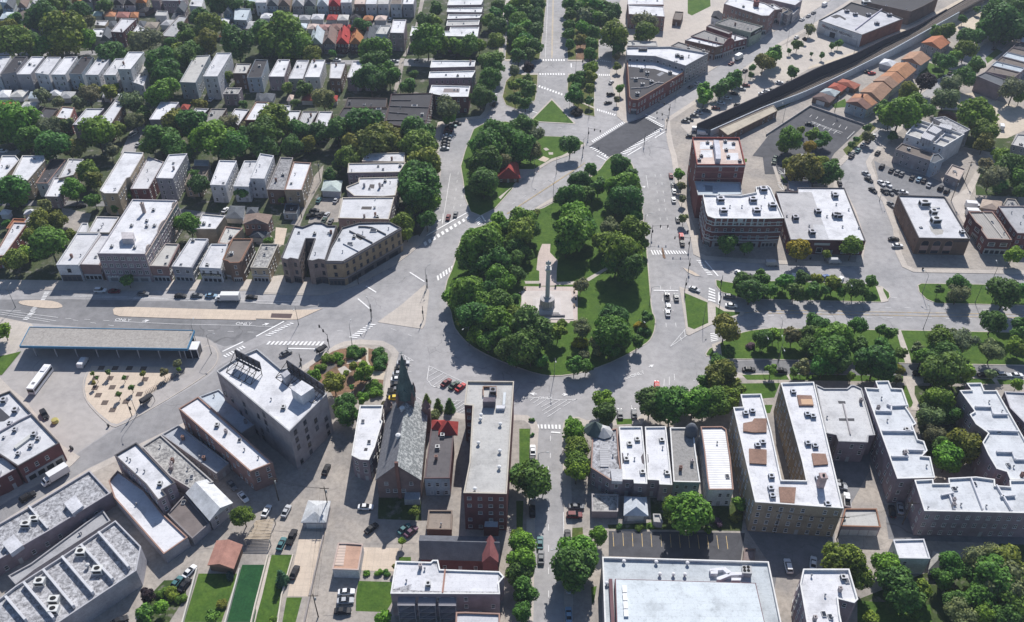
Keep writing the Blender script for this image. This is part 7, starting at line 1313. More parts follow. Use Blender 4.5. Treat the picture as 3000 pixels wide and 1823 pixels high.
trees('a1', 'in the rear yards at upper left', '400,920,150,l 550,980,120,l 850,920,200,l 900,860,120,o 1060,880,160,o 1280,980,240,l 1560,900,330,g 1930,1000,140,o 1380,1100,150,d 1300,1170,180,l 2340,1010,90,d 760,990,140,l')
trees('a1', 'in the long left street tree row', '150,1170,420,g 60,1100,200,g 480,1230,230,l 650,1200,150,l 930,1280,350,g 1120,1250,160,g 500,1410,340,d 730,1430,220,o 1060,1450,150,l 1520,1330,350,d 1680,1200,280,o 1880,1200,320,d 2060,1340,440,g 2200,1180,200,l 2400,1330,250,d 1700,1420,300,d 2340,1230,120,l 250,1330,260,d 60,1300,240,g 2250,1430,300,d')
trees('a2', 'in front of the gabled cottages', '80,320,300,d 280,360,460,g 120,470,200,d 400,430,240,g 540,530,180,o 1010,250,200,d 1140,490,300,g 740,510,80,d 40,250,150,d 330,280,240,d')
trees('a2', 'beside the light alley near the top', '1170,620,300,d 1100,750,320,d 1280,720,250,d 1460,830,160,d 1520,710,100,d 1620,200,180,d 1720,210,160,o 1730,80,140,d')
trees('a2', 'along the boulevard drive left kerb', '1650,390,330,g 1800,430,200,g 1560,450,160,g 2050,450,220,g 2150,430,160,g 2330,250,200,d 2310,400,180,g 2260,600,240,g 2290,660,200,d 2250,770,230,d 2160,920,230,d 2250,930,140,d 2330,60,150,d 1820,1040,260,l 1930,440,160,g 2300,150,160,d 1850,1120,140,g 2230,200,140,g')
trees('a2', 'behind the dark-roofed blocks', '450,860,170,d 300,840,120,o 650,960,230,l 380,990,90,d 700,1010,90,g')
trees('a2', 'in the row below the dark-roofed blocks', '90,1280,330,d 400,1240,220,d 180,1160,330,g 580,1280,220,d 780,1270,260,d 1090,1220,400,d 1550,1270,340,d 950,1400,300,o 1130,1370,400,o 1250,1340,300,o 1520,1420,340,o 340,1400,220,d 490,1380,180,o 1650,1260,150,d 80,1420,250,d 980,1260,220,d 1700,1400,130,d')
trees('a3', 'left of the upper boulevard road', '60,50,230,g 220,60,180,d 60,200,190,g 230,180,190,d 60,330,180,g 230,300,190,d 70,420,170,g 210,440,170,d 180,520,140,d 60,530,160,d 140,120,170,d 140,260,170,g 145,380,170,d 0,130,180,d 10,300,160,d')
trees('a3', 'on the left oval island', '155,650,120,p 20,680,110,l 20,820,120,o 150,860,180,d 30,950,140,d 130,990,130,d 150,760,90,d 80,800,110,d')
trees('a3', 'right of the upper boulevard road', '560,40,150,d 550,140,130,d 560,240,140,d 540,320,130,d 560,420,100,d 690,40,160,g 800,60,180,d 700,160,180,l 810,170,160,g 690,260,150,g 790,310,140,d 960,140,200,d 660,380,110,o 760,430,140,d 750,510,130,d 990,330,280,o 900,60,140,d 640,100,150,d 870,190,150,d 750,100,150,g')
trees('a3', 'along the flatiron block sidewalk', '1010,470,140,d 1010,640,80,g 1040,850,90,g 1010,540,80,l 1290,210,240,l 1300,330,240,o 1010,960,70,l')
trees('a3', 'on the right oval island', '750,650,150,g 620,760,160,d 760,740,120,o 750,850,100,o 600,910,170,d 640,960,110,d 740,970,90,d 690,720,100,d 620,840,110,d')
trees('a3', 'on the right oval island', '630,1080,120,p', 'bush')
trees('a3', 'along the diagonal avenue car park', '2420,600,200,o 2130,770,180,d 2010,850,170,d 1850,930,170,g 2160,730,120,g 2310,650,70,d 2070,810,150,d 1840,860,140,g 2300,720,60,d')
trees('a3', 'in the pavilion park', '100,1220,260,d 200,1290,200,l 560,1390,210,d 80,1400,300,d 180,1440,200,l 20,1480,150,d 200,1200,140,g 30,1320,200,d')
trees('b2', 'in the pavilion park', '2200,60,330,d 2350,40,200,l 2190,250,300,d 2250,310,180,d 2110,160,120,g 2400,20,180,d 2290,-50,260,d 2120,250,170,d')
trees('a2', 'in the pavilion park', '2310,1300,320,d 2230,1420,330,d 2420,1250,150,d 2130,1380,180,d')
trees('b1', 'among the middle-left flats', '100,320,330,d 830,150,210,o 700,320,220,g 900,230,180,o 900,420,160,d 1210,380,110,g 1900,280,220,d 2320,350,140,d 1820,650,250,g 60,650,90,d 430,480,130,l 1100,500,100,d 160,420,170,d 1880,180,130,d')
trees('b1', 'at the left end of the shops', '380,660,260,o 540,630,190,o 300,790,200,o 480,870,350,g 140,1000,230,o 250,930,150,g 660,760,120,o 450,750,200,g 60,1030,130,o')
trees('b1', 'in front of the terracotta block', '1230,1190,140,d')
trees('b2', 'along the square left street', '1630,60,320,o 1560,200,330,d 1580,330,420,d 1650,440,280,g 1510,500,150,g 1410,640,240,g 1640,620,200,d 1660,250,250,d 1470,330,220,d 1500,420,200,d 1450,740,150,g')
trees('b2', 'beside the alley parking lot', '710,185,130,d 900,20,270,o 130,820,110,d 250,430,70,g 780,100,110,d')
trees('b2', 'in the left half of the park', '2170,880,430,g 2050,950,280,g 2250,760,250,g 2330,620,170,g 2420,700,200,d 2000,1300,380,g 2280,1030,330,d 2350,1180,300,g 2320,1400,300,d 2130,1430,280,g 1870,1340,170,g 2100,800,220,g 2130,1050,260,d 2230,1300,220,d')
trees('b3', 'in the left half of the park', '100,620,300,g 90,760,330,g 180,700,220,d 170,960,100,d 60,1130,170,d 30,900,220,d 40,1000,200,d 210,570,130,g 30,1380,120,d')
trees('c2', 'in the left half of the park', '2100,60,330,d 2300,90,350,g 2130,220,200,g 2350,250,250,d 2430,180,220,g 2000,60,170,g 2230,300,200,d 2420,360,240,d')
trees('b3', 'in the right half of the park', '1040,100,240,d 760,130,140,d 1150,190,160,d 650,240,210,d 560,400,270,d 1050,290,320,g 830,290,170,d 1100,430,330,d 720,380,180,d 600,590,330,g 560,740,370,g 680,690,260,d 1170,560,210,d 960,700,230,l 1170,740,290,g 1040,930,400,g 880,820,240,g 1120,1060,330,d 1250,860,150,g 660,1240,150,l 520,860,220,d 1000,480,230,d 480,420,150,d 1170,330,170,g 1000,1040,240,d')
trees('c3', 'at the bottom of the park', '170,160,400,d 100,330,350,d 230,280,300,d 60,60,250,g 440,200,180,g 660,170,190,l 1000,70,290,d 960,190,380,d 1060,250,230,d 820,330,180,l 600,520,180,d 710,530,150,d 1290,60,130,d 940,360,200,d 1200,290,140,d 280,470,150,d 40,440,200,d 860,260,180,d 180,420,220,d')
trees('c3', 'at the bottom of the park', '660,310,150,y 1230,140,130,y 1270,190,120,d 480,110,90,g 690,420,110,l 560,450,60,d', 'bush')
trees('b3', 'along the right street of the square', '1610,180,120,g 1630,290,90,l 1650,600,100,l 1640,420,80,l 2070,850,190,d 2250,880,130,d')
trees('b3', 'on the upper right-hand median', '2230,1200,200,d 2380,1180,180,d 2300,1290,280,d 2180,1280,120,d 2440,1290,150,d')
trees('b4', 'on the upper right-hand median', '160,1200,180,d 330,1180,150,d 470,1190,130,o 630,1230,180,o 830,1270,200,d 990,1210,130,d 40,1290,130,d 260,1310,180,d 430,1290,150,d 570,1290,120,d 1840,1230,210,d 1830,1320,200,l 1640,1290,100,d 2300,1320,330,d 700,1310,110,d 930,1310,130,d 2200,1310,160,d 2440,1290,180,d')
trees('b4', 'in front of the stores', '300,900,230,y 810,890,220,g 560,950,90,g 2360,950,170,g')
trees('b4', 'in the car park behind the stores', '350,110,330,o 580,170,230,d 640,60,90,d 230,80,170,o 480,90,200,o 450,200,150,d')
trees('b4', 'at the right edge below the condominium', '2150,200,260,l 2330,100,280,d 2400,230,200,g 2230,290,160,d 2100,100,160,l 2430,330,150,d')
trees('a4', 'in the plaza before the discount store', '285,430,110,d 620,440,70,d 680,415,80,d 520,530,60,d 240,690,120,d 60,520,160,d 20,560,150,g 400,280,110,l 420,520,40,d 350,380,50,p 205,490,50,d')
trees('a4', 'in the top right corner', '2010,90,70,d 1880,180,90,d 2300,230,420,d 2200,150,280,d 2400,120,250,d 2250,60,200,d 2430,280,180,g 2100,280,200,d 2380,20,220,d 2200,330,160,d 2030,350,150,d')
trees('a4', 'along the diagonal residential street', '1700,300,200,g 1610,300,120,d 1880,360,200,d 1720,600,200,d 1820,540,140,g 1900,480,200,o 2010,620,170,d 1880,740,220,d 1500,790,210,p 1350,890,220,o 1750,820,210,l 1700,950,250,l 1280,1080,380,g 1100,1040,160,d 1480,1080,220,g 2240,300,160,l 1200,1310,90,d 960,1310,120,l 800,1390,75,d 855,1340,70,d 960,1230,90,d 1630,560,120,d 1400,1010,220,g 1180,1130,180,g')
trees('a4', 'around the sand lot', '2020,1110,330,g 2090,1260,260,o 2370,860,260,l 2230,1490,170,g 2080,1370,200,o 2430,930,130,g 2010,1210,160,o')
trees('a4', 'in the dark car park', '215,1330,240,g 320,1250,80,g 400,1410,130,y 540,1330,140,d 430,1290,130,g 150,1400,150,g 480,1380,100,d')
trees('c1', 'by the bus terminal', '30,180,180,g 1040,590,60,d 900,690,50,o 1370,600,60,o 1265,735,60,d 1140,800,60,d 1190,640,45,d 1570,590,90,l 1700,500,90,l 890,600,45,o 1720,560,50,g 930,640,40,d')
trees('c2', 'in the triangular garden', '1030,570,180,g 940,530,100,o 750,690,240,o 560,630,140,g 870,870,200,d 880,990,220,d 920,730,60,d 1020,840,130,g 820,940,150,d 1000,620,120,g')
trees('c2', 'in the triangular garden', '920,390,150,d 1010,400,110,d 1160,410,150,d 1180,500,170,d 1230,450,110,d 700,460,130,g 780,440,110,g 620,540,110,g 530,600,110,g 1130,720,150,g 1150,790,130,g 1060,800,100,d 870,590,60,g 1080,650,60,d 820,500,70,d 960,440,80,d', 'bush')
trees('c2', 'before the church front', '1640,840,80,o 1750,900,100,d 1860,900,110,d', 'conifer')
trees('c2', 'before the church front', '1700,1000,130,l 1250,900,90,l')
trees('c3', 'along the square lower right kerb', '890,860,220,g 890,980,240,d 1330,880,280,d 1530,900,350,d 1750,880,350,g 1950,870,340,g 2090,850,250,g 1580,770,130,d 1990,620,330,o 1970,520,200,d 1850,690,160,d 2180,760,160,g 1430,800,150,d 1640,830,200,d 1850,930,250,d 1440,960,220,d 2110,700,180,o')
trees('c3', 'along the vertical street', '610,1150,230,g 620,1300,260,g 620,1430,250,g 560,1090,130,g')
trees('c3', 'along the vertical street', '200,1190,50,d 195,1050,60,d 560,1040,70,d', 'bush')
trees('d3', 'along the vertical street', '180,120,380,d 60,80,250,d 100,760,280,g 100,900,300,g 120,1200,270,d 80,1030,250,d 620,60,240,g 640,830,400,g 600,980,430,d 700,950,250,g 830,660,190,g 300,190,170,d 100,1400,200,d 60,680,160,g 480,960,150,g')
trees('c3', 'on the lower right-hand median', '2050,160,300,o 2100,380,120,d 2410,260,200,d')
trees('c3', 'on the lower right-hand median', '2290,330,90,v', 'bush')
trees('c4', 'on the lower right-hand median', '60,230,150,g 240,230,180,l 440,100,170,d 530,160,220,d 620,250,330,g 430,230,220,d 850,150,190,d 890,330,170,d 1090,180,110,d 1180,210,140,d 1100,330,170,d 1280,400,130,d 1640,300,300,g 1780,240,150,l 1880,300,280,l 1430,360,140,l 1480,450,200,g 2170,100,250,d 2420,140,180,d 2160,380,230,l 2370,320,170,g 2400,210,150,d 720,290,200,d 390,330,200,d 1000,380,140,d 2430,360,140,g 1620,400,200,d')
trees('c4', 'in front of the right-hand apartment blocks', '620,400,370,d 700,500,250,d 540,520,260,d 1040,480,380,d 1100,560,280,d 1260,560,130,o 330,540,160,l 30,560,120,g 1700,450,330,d 1720,580,400,d 1920,580,180,g 2150,600,120,l 2400,700,120,g 930,530,200,d 260,580,110,d 1600,620,200,d 1250,650,90,l 800,620,90,g')
trees('c4', 'in the leafy court', '1640,860,300,g 1560,1000,250,l 1730,1420,300,g 1890,1290,330,o 1600,1180,200,l 1750,1000,200,d 1680,1300,200,d 1830,1420,200,o')
trees('c4', 'in the leafy court', '1780,1150,120,b 1580,1330,100,b', 'bush')
trees('d1', 'in the lower-left gardens', '2340,480,220,o 1420,1240,160,p 2040,1450,150,d 1560,1350,160,g 1400,1420,180,d')
trees('d1', 'in the lower-left gardens', '1640,1230,150,g 1740,1270,110,g 2210,1060,110,b 2130,1330,110,o 1560,1210,110,g', 'bush')
trees('d2', 'in the lower-left gardens', '245,1060,130,b', 'conifer')
trees('d2', 'behind the church', '1520,430,110,g 1400,720,80,g 1230,1460,170,g 1340,960,60,o')
trees('d2', 'behind the church', '1060,1030,70,g 1190,1025,90,g 1260,1025,80,d 170,1480,90,g', 'bush')
trees('d3', 'behind the lower-right flats', '1680,420,450,g 1560,400,250,g 2180,360,140,g 1800,430,240,g 1880,500,130,d')
trees('d3', 'behind the lower-right flats', '1980,530,110,v 2150,480,130,o 1230,590,90,g 1040,580,80,d 1340,570,70,g 1890,610,80,g', 'bush')
trees('d4', 'in the lower-right wood', '740,920,430,o 1130,960,300,g 1270,1180,380,d 1480,1180,180,g 1780,950,280,d 2050,880,350,l 2250,900,350,o 2250,1120,400,l 2150,1050,400,d 2330,1300,330,g 1820,1320,250,d 1850,1440,300,l 1000,1470,170,g 2300,1450,300,d 2420,1000,200,o 840,1080,280,o 1330,1300,260,d 2050,1250,300,d 1680,1080,220,d 2400,1150,250,g 2080,1430,260,g 2000,1020,250,d 1430,1290,180,d')
trees('d4', 'in the lower-right wood', '1930,1210,120,y 1770,1170,120,o 1290,1430,60,d 1420,1420,120,g', 'bush')

def leaf_mass():
    """the smaller trees, past the three hundred that show largest, joined into one mass"""
    src = []
    for k in range(4):
        me = crown_mesh(131+k, .8, 9, 1000, .15); n = len(me.vertices); co = np.empty(n*3); me.vertices.foreach_get('co', co); src.append((co.reshape(-1, 3), [tuple(p.vertices) for p in me.polygons])); bpy.data.meshes.remove(me)
    V = []; F = []; C = []; n0 = 0; tb = MB()
    for i, (q, zc, r, col, base) in enumerate(MASS):
        co, fs = src[i % 4]; an = i*2.4; c_, s_ = math.cos(an), math.sin(an); A = np.array([[c_, -s_, 0], [s_, c_, 0], [0, 0, .95]])*r
        V.append(co @ A.T+np.array([q.x, q.y, base+zc])); F += [tuple(v+n0 for v in f) for f in fs]; C.append(np.tile(np.array([*col, 1.]), (len(co), 1))); n0 += len(co)
        tb.tube((q.x, q.y, base-.2), (q.x, q.y, base+zc*.6), max(.12, r*.05), max(.08, r*.035), 6, cap=False)
        for k in range(3): tb.tube((q.x, q.y, base+zc*.5), (q.x+math.cos(k*2.1+i)*r*.4, q.y+math.sin(k*2.1+i)*r*.4, base+zc), .1, .04, 4, cap=False)
    me = bpy.data.meshes.new('small_trees'); me.from_pydata(np.concatenate(V), [], F); me.materials.append(MATS['leaf_mass'])
    at_ = me.color_attributes.new('tint', 'FLOAT_COLOR', 'POINT'); at_.data.foreach_set('color', np.concatenate(C).ravel()); me.update()
    o = inst('small_trees', me); o['kind'] = 'stuff'; o['label'] = 'smaller green trees scattered through yards and along streets'
    t_ = tb.obj('trunks', 'bark', parent=o); t_['kind'] = 'stuff'
QUEUE.sort(key=lambda t: -t[3]); nt_ = 0
for a in QUEUE:
    if a[6] == 'tree':
        nt_ += 1
        if nt_ > 300 and a[4] not in 'yvp':
            t, x, y, w, k, ph, kd = a; X, Y = TX[t[1]]+x/TS, TY[t[0]]+y/TS; r = w/2/TS/mscale(X, Y)*1.05; zc = r*1.02+1.3; q = P(X, Y, zc); rn = random.Random(nt_)
            MASS.append((q, zc, r, tuple(c*rn.uniform(.85, 1.2) for c in LC[k][0]), gz(q.x, q.y))); continue
    tree(*a)
leaf_mass()
# ================================================================== vehicles
def loft(secs):                                # secs: list of closed sections (same count) -> verts, faces
    b = MB(); n = len(secs[0]); v = [p for s in secs for p in s]; f = []
    for i in range(len(secs)-1):
        for j in range(n): f.append((i*n+j, i*n+(j+1) % n, (i+1)*n+(j+1) % n, (i+1)*n+j))
    f.append(tuple(range(n-1, -1, -1))); f.append(tuple((len(secs)-1)*n+j for j in range(n))); b.add(v, f); return b
def sec(x, w, z0, z1, ch=.12): return [(x, -w+.06, z0), (x, w-.06, z0), (x, w, z0+.2), (x, w, z1-ch), (x, w-ch, z1), (x, -w+ch, z1), (x, -w, z1-ch), (x, -w, z0+.2)]
def car_kit(kind):
    k = {}
    if kind == 'sedan': B_ = [(-2.25, .72, .45, .82), (-2.1, .84, .32, .95), (-1.3, .90, .26, .98), (0, .91, .25, .95), (1.2, .90, .26, .92), (2.0, .84, .3, .82), (2.25, .70, .4, .68)]; G = [(-1.75, .72, .93), (-1.05, .66, 1.40), (.25, .66, 1.44), (1.05, .74, .92)]; R_ = (-.95, .2, .62, 1.435)
    elif kind == 'suv': B_ = [(-2.3, .80, .5, 1.0), (-2.2, .90, .38, 1.12), (-1.3, .95, .32, 1.12), (0, .96, .32, 1.1), (1.2, .95, .32, 1.08), (2.1, .9, .36, 1.0), (2.32, .78, .45, .82)]; G = [(-2.15, .80, 1.1), (-1.85, .72, 1.70), (.35, .72, 1.74), (1.1, .80, 1.08)]; R_ = (-1.8, .3, .68, 1.735)
    elif kind == 'van': B_ = [(-2.6, .95, .45, 2.1), (-2.5, 1.0, .35, 2.2), (0, 1.0, .35, 2.22), (1.3, 1.0, .35, 2.15), (1.9, .98, .38, 1.25), (2.45, .9, .42, 1.1), (2.6, .8, .5, .9)]; G = [(1.15, .93, 1.25), (1.2, .88, 2.05), (1.3, .88, 2.06), (1.95, .9, 1.24)]; R_ = (-2.4, 1.1, .9, 2.225)
    else: B_ = [(-2.75, .92, .55, 1.05), (-2.7, .95, .45, 1.1), (-.6, .95, .4, 1.1), (0, .95, .4, 1.1), (1.2, .95, .4, 1.1), (2.3, .92, .42, 1.05), (2.6, .8, .5, .9)]; G = [(-.75, .8, 1.08), (-.55, .74, 1.72), (.5, .74, 1.75), (1.15, .82, 1.08)]; R_ = (-.5, .45, .7, 1.745)
    k['body'] = loft([sec(*s) for s in B_]).mesh('body', 'car_paint', False)
    k['cabin_glass'] = loft([[(x, -w-.06*(z < 1.3), z), (x, w+.06*(z < 1.3), z), (x, w+.06*(z < 1.3), z+.02), (x, -w-.06*(z < 1.3), z+.02)] for x, w, z in G]) if False else None
    b = MB(); (x0, w0, z0), (x1, w1, z1), (x2, w2, z2), (x3, w3, z3) = G
    b.add([(x0, -w0, z0), (x0, w0, z0), (x1, -w1, z1), (x1, w1, z1), (x2, -w2, z2), (x2, w2, z2), (x3, -w3, z3), (x3, w3, z3)], [(1, 0, 2, 3), (3, 2, 4, 5), (5, 4, 6, 7), (0, 6, 4, 2), (1, 3, 5, 7)]); k['cabin_glass'] = b.mesh('cabin_glass', 'car_glass')
    xa, xb, wr, zr_ = R_; b = MB(); b.box(xa, xb, -wr, wr, zr_-.03, zr_+.035, 0, .03)
    if kind in ('sedan', 'suv'):
        for s_ in (-1, 1): b.tube((xb, s_*wr, zr_), (x3+.05, s_*w3, z3), .035, n=4); b.tube((xa, s_*wr, zr_), (x0-.02, s_*w0, z0), .04, n=4); b.tube(((xa+xb)/2, s_*(wr+.03), zr_), ((x0+x3)/2, s_*(w0+.02), z0), .035, n=4)
    k['roof_panel'] = b.mesh('roof_panel', 'car_paint')
    if kind == 'pickup':
        b = MB(); b.box(-2.6, -.85, -.78, .78, 1.101, 1.13); k['cargo_bed'] = b.mesh('cargo_bed', 'tyre')
    b = MB(); w = .2
    b.lathe([(.33, -.11), (.35, -.05), (.35, .05), (.33, .11), (.2, .115)], 12, mi=0); b.lathe([(.2, .118), (.02, .125)], 10, mi=1)
    b.v = [(x, z, y) for x, y, z in b.v]; k['wheel'] = b.mesh('wheel', ['tyre', 'chrome'])
    fx, fw = B_[-1][0], B_[-1][1]; rx, rw = B_[0][0], B_[0][1]; fz = B_[-1][3]-.06; rz = B_[0][3]-.1
    b = MB(); b.box(-.06, .06, -.17, .17, -.07, .07); k['headlight'] = b.mesh('headlight', 'head_lamp'); b = MB(); b.box(-.05, .05, -.15, .15, -.08, .08); k['taillight'] = b.mesh('taillight', 'tail_lamp')
    k['_l'] = (fx-.03, fw-.22, fz, rx+.03, rw-.18, rz, B_[3][1]-.1); return k
KITS = {k: car_kit(k) for k in ('sedan', 'suv', 'van', 'pickup')}
CC = {'w': ((.72, .72, .72), 'white'), 's': ((.42, .43, .45), 'silver'), 'g': ((.16, .165, .175), 'grey'), 'k': ((.018, .018, .022), 'black'), 'r': ((.42, .02, .02), 'red'), 'm': ((.16, .02, .025), 'maroon'), 't': ((.06, .16, .17), 'teal'), 'b': ((.22, .34, .45), 'light blue'), 'u': ((.05, .12, .3), 'blue'), 'y': ((.65, .48, .04), 'yellow'), 'p': ((.12, .05, .09), 'plum'), 'n': ((.03, .07, .05), 'dark green')}
mv = P(1713, 480)-P(1350, 700); MA = math.degrees(math.atan2(mv.y, mv.x))
rv = P(2768, 212)-P(2691, 289); RA = math.degrees(math.atan2(rv.y, rv.x))
def car(t, x, y, ang, c, phrase, kind='sedan'):
    X, Y = TX[t[1]]+x/TS, TY[t[0]]+y/TS; q = P(X, Y, .75); z = gz(q.x, q.y); z = z+.075 if z > .05 else .012
    k = KITS[kind]; col, word = CC[c]; o = root({'sedan': 'car', 'suv': 'suv', 'van': 'van', 'pickup': 'pickup_truck'}[kind], (q.x, q.y, z)); o.rotation_euler[2] = R(ang)
    inst('body', k['body'], col, o); inst('cabin_glass', k['cabin_glass'], None, o); inst('roof_panel', k['roof_panel'], col, o)
    if 'cargo_bed' in k: inst('cargo_bed', k['cargo_bed'], None, o)
    fx, fw, fz, rx, rw, rz, bw = k['_l']
    for sx in (-1.38, 1.4):
        inst('wheel', k['wheel'], None, o, (sx, bw, .35)); inst('wheel', k['wheel'], None, o, (sx, -bw, .35), PI)
    for s_ in (-1, 1): inst('headlight', k['headlight'], None, o, (fx, s_*fw, fz)); inst('taillight', k['taillight'], None, o, (rx, s_*rw, rz))
    later(o, X, f"{word} {'car' if kind == 'sedan' else kind if kind != 'pickup' else 'pickup truck'}", {'sedan': 'car', 'suv': 'car', 'van': 'van', 'pickup': 'truck'}[kind], phrase)
def cars(t, phrase, s):
    for k in s.split():
        v = k.split(','); a = v[2]; a = MA if a == 'M' else RA if a == 'R' else float(a)
        car(t, float(v[0]), float(v[1]), a, v[3], phrase, {'S': 'suv', 'V': 'van', 'P': 'pickup'}.get(v[4] if len(v) > 4 else '', 'sedan'))
cars('a1', 'on the upper-left side streets', '2030,960,78,w 1265,1300,68,s 1335,1390,68,s 30,1455,0,w 1290,1285,68,w')
cars('a2', 'on the street by the cottages', '1335,590,0,s 1548,592,0,s 780,578,0,w 700,585,0,k 1290,190,80,w,S')
cars('a2', 'along the boulevard drive', '2365,380,82,w 2355,520,82,s 2300,915,78,w 2290,1000,78,k 2375,300,82,m')
cars('a2', 'parked side by side below the dark roofs', '1935,1182,-15,k 1890,1205,-12,t 1860,1230,-10,k 1850,1256,-8,m 1842,1280,-5,k 1842,1303,-4,w 1832,1334,-3,g 1822,1368,-2,k 1820,1396,-2,k 1815,1425,-2,s')
cars('a3', 'beside the flatiron block', '955,790,60,s 950,905,20,k,S 925,985,25,k 755,570,0,g 1785,800,M,w 2110,608,M,m 2240,680,M,k 1720,835,M,g')
cars('a3', 'in the avenue-side car park', '1670,1165,-18,g 1705,1148,-18,k 1755,1112,-18,g 1795,1085,-18,s 1960,1040,-18,m 2010,992,-18,w 2070,945,-18,w 2135,902,-18,k 2210,855,-18,s 2250,820,-18,m 2175,1012,-18,k 2410,905,-18,w 2450,880,-18,s 1780,1252,-8,w,V 1830,1287,-8,w,V 1715,1310,0,k 1870,1065,-18,g')
cars('a4', 'on the avenue near the discount store', '330,185,M,w 390,150,M,s 440,120,M,g 545,45,M,w,V 275,360,M,w 80,470,M,w')
cars('a4', 'in the lots beside the railway', '110,795,0,w 40,870,-20,k 10,885,-20,w 400,1195,-20,k 1000,705,10,r 960,690,10,k')
cars('a4', 'on the diagonal residential street', '1700,735,R,w 1750,700,R,k 1450,945,R,s 2010,465,R,s 1010,1310,R,w,P 965,1355,R,k 915,1395,R,s,S 865,1445,R,t 810,1482,R,g 2245,1225,72,w,V 2175,465,R,k 1055,1470,R,k')
cars('b1', 'parked before the left avenue shops', '965,1295,0,w,S 1100,1302,0,m 1375,1325,0,g 1735,1345,0,k 1890,1342,0,g 2030,1345,0,b 2420,1360,0,k')
cars('b1', 'in the alleys behind the shops', '780,480,20,k 2170,525,72,w 610,720,72,k 580,760,60,g')
cars('b2', 'in the small alley parking lot', '605,430,80,t 770,430,78,s 560,528,5,k 545,575,15,k,P 625,568,76,k 680,572,76,s 655,622,80,n 720,632,82,g')
cars('b2', 'waiting at the upper-left stop line', '1848,590,84,m 1920,560,84,g')
cars('b3', 'on the right street of the square', '1530,190,88,m 1550,285,88,g 1560,340,88,w 1555,425,88,w 1595,610,88,g 1630,775,88,r,S 1637,838,88,k 1490,1350,88,g,P 1580,1362,88,g 1505,1452,88,s')
cars('b3', 'near the right-hand median', '1755,1282,-32,s 2185,1130,-65,w 2275,1150,-20,k 2090,1350,-10,g 2110,1440,-8,w')
cars('b4', 'on the street between the stores', '945,172,-58,s 970,228,-58,k 1010,330,-65,k 690,265,84,k 675,125,70,w 805,5,R,k 1210,800,0,k 1245,866,0,w 1185,470,-70,g')
cars('b4', 'in the car park above the bank', '1090,265,-70,w 1155,277,-70,w 1120,345,-75,k 1175,352,-75,g 1237,345,-65,g 1300,352,-20,w 1095,105,55,k,S 1185,142,55,k 1240,160,55,g 1285,178,55,g 1385,215,55,k 1450,230,55,b 1500,242,55,k 1550,282,55,s 1660,312,50,k,S 1720,342,50,k,S')
cars('b4', 'before the half white store', '40,1040,0,s,V 245,1160,65,w 545,1165,30,u 640,1022,0,s,V 700,1190,60,w')
cars('b4', 'in the car park behind the stores', '310,155,60,w 70,20,60,n 440,160,60,s 60,60,70,n 310,10,60,w,S')
cars('c1', 'in the bus terminal', '425,990,-50,k,S 800,495,86,w,V')
cars('c2', 'on the road left of the garden', '285,400,38,g')
cars('c2', 'parked in front of the church', '1415,492,3,s 1395,547,3,k 1375,597,3,s 1360,650,3,w 1358,702,3,k 1345,758,3,g,P 1340,828,3,y')
cars('c2', 'in the hatched angle bays', '1828,682,52,m 1905,707,52,n 1966,727,52,r')
cars('c3', 'around the lower right of the square', '1395,715,86,r 1040,985,88,g 1175,982,88,g 1497,12,88,s')
cars('c3', 'along the vertical street', '200,1340,90,w 195,1445,90,k')
cars('d3', 'along the vertical street', '600,470,0,m,S 535,670,90,k 195,430,90,k 200,270,90,s 545,1425,90,b 545,1155,90,s 620,385,0,g 270,730,88,t 280,870,88,g')
cars('c4', 'on the lower side street', '120,570,0,k,S 1460,600,0,k,S 2260,612,0,s,S 2390,612,0,w 2080,612,0,k')
cars('c3', 'on the lower side street', '2280,557,0,k')
cars('d1', 'around the lower-left blocks', '265,290,M,k,S 2340,295,-48,w 2230,182,-48,g 1695,1120,68,t 1775,1140,68,k 1822,1010,62,w 1150,1485,30,k')
cars('d2', 'in the rear lots below the church', '1055,390,0,w 1110,595,48,k 1425,600,48,t 1492,625,48,p')
cars('d2', 'in the rear lane at bottom left', '100,430,78,w 290,430,78,s 245,745,80,t 345,680,80,k,P 370,1020,80,k 870,1207,4,w 860,1292,4,s 835,1390,2,k 675,30,80,k')
cars('d4', 'in the lower-right alleys', '195,960,88,w,S 435,930,72,w 760,322,78,w,P 1270,400,78,s 1195,430,78,k 680,150,-15,g 690,190,-15,s')
# bus
def bus(s, ang, lab):
    q = at(s, 1.6); o = root('bus', (q.x, q.y, .012)); o.rotation_euler[2] = R(ang); tag(o, lab, 'bus')
    b = MB(); b.box(-6, 6, -1.27, 1.27, .35, 2.95, 0, .06); b.obj('body', 'car_paint', (.72, .72, .74), o)
    b = MB(); b.box(-5.7, 5.7, -1.28, 1.28, 1.35, 2.3); b.box(-6.02, 6.02, -1.1, 1.1, 1.3, 2.4); b.obj('window_band', 'car_glass', None, o)
    b = MB(); b.box(-5.9, 5.9, -1.2, 1.2, 2.95, 3.02); b.obj('roof', 'car_paint', (.78, .78, .78), o)
    b = MB(); b.box(2.2, 4.6, -.8, .8, 3.02, 3.3, 0, .08); b.obj('roof_unit', 'plain', (.62, .62, .64), o); b = MB(); b.box(-3.9, -2.9, -.5, .5, 3.02, 3.12); b.obj('roof_hatch', 'plain', (.2, .2, .22), o)
    for x in (-3.6, 3.4):
        for y in (-1.1, 1.1): inst('wheel', KITS['suv']['wheel'], None, o, (x, y, .48), 0 if y > 0 else PI, (1.4, 1.2, 1.4))
    for y in (-.9, .9): inst('headlight', KITS['suv']['headlight'], None, o, (6, y, .8)); inst('taillight', KITS['suv']['taillight'], None, o, (-6, y, 1.0))
bus('c1 385,655', 84, 'white city bus parked in the terminal lane')
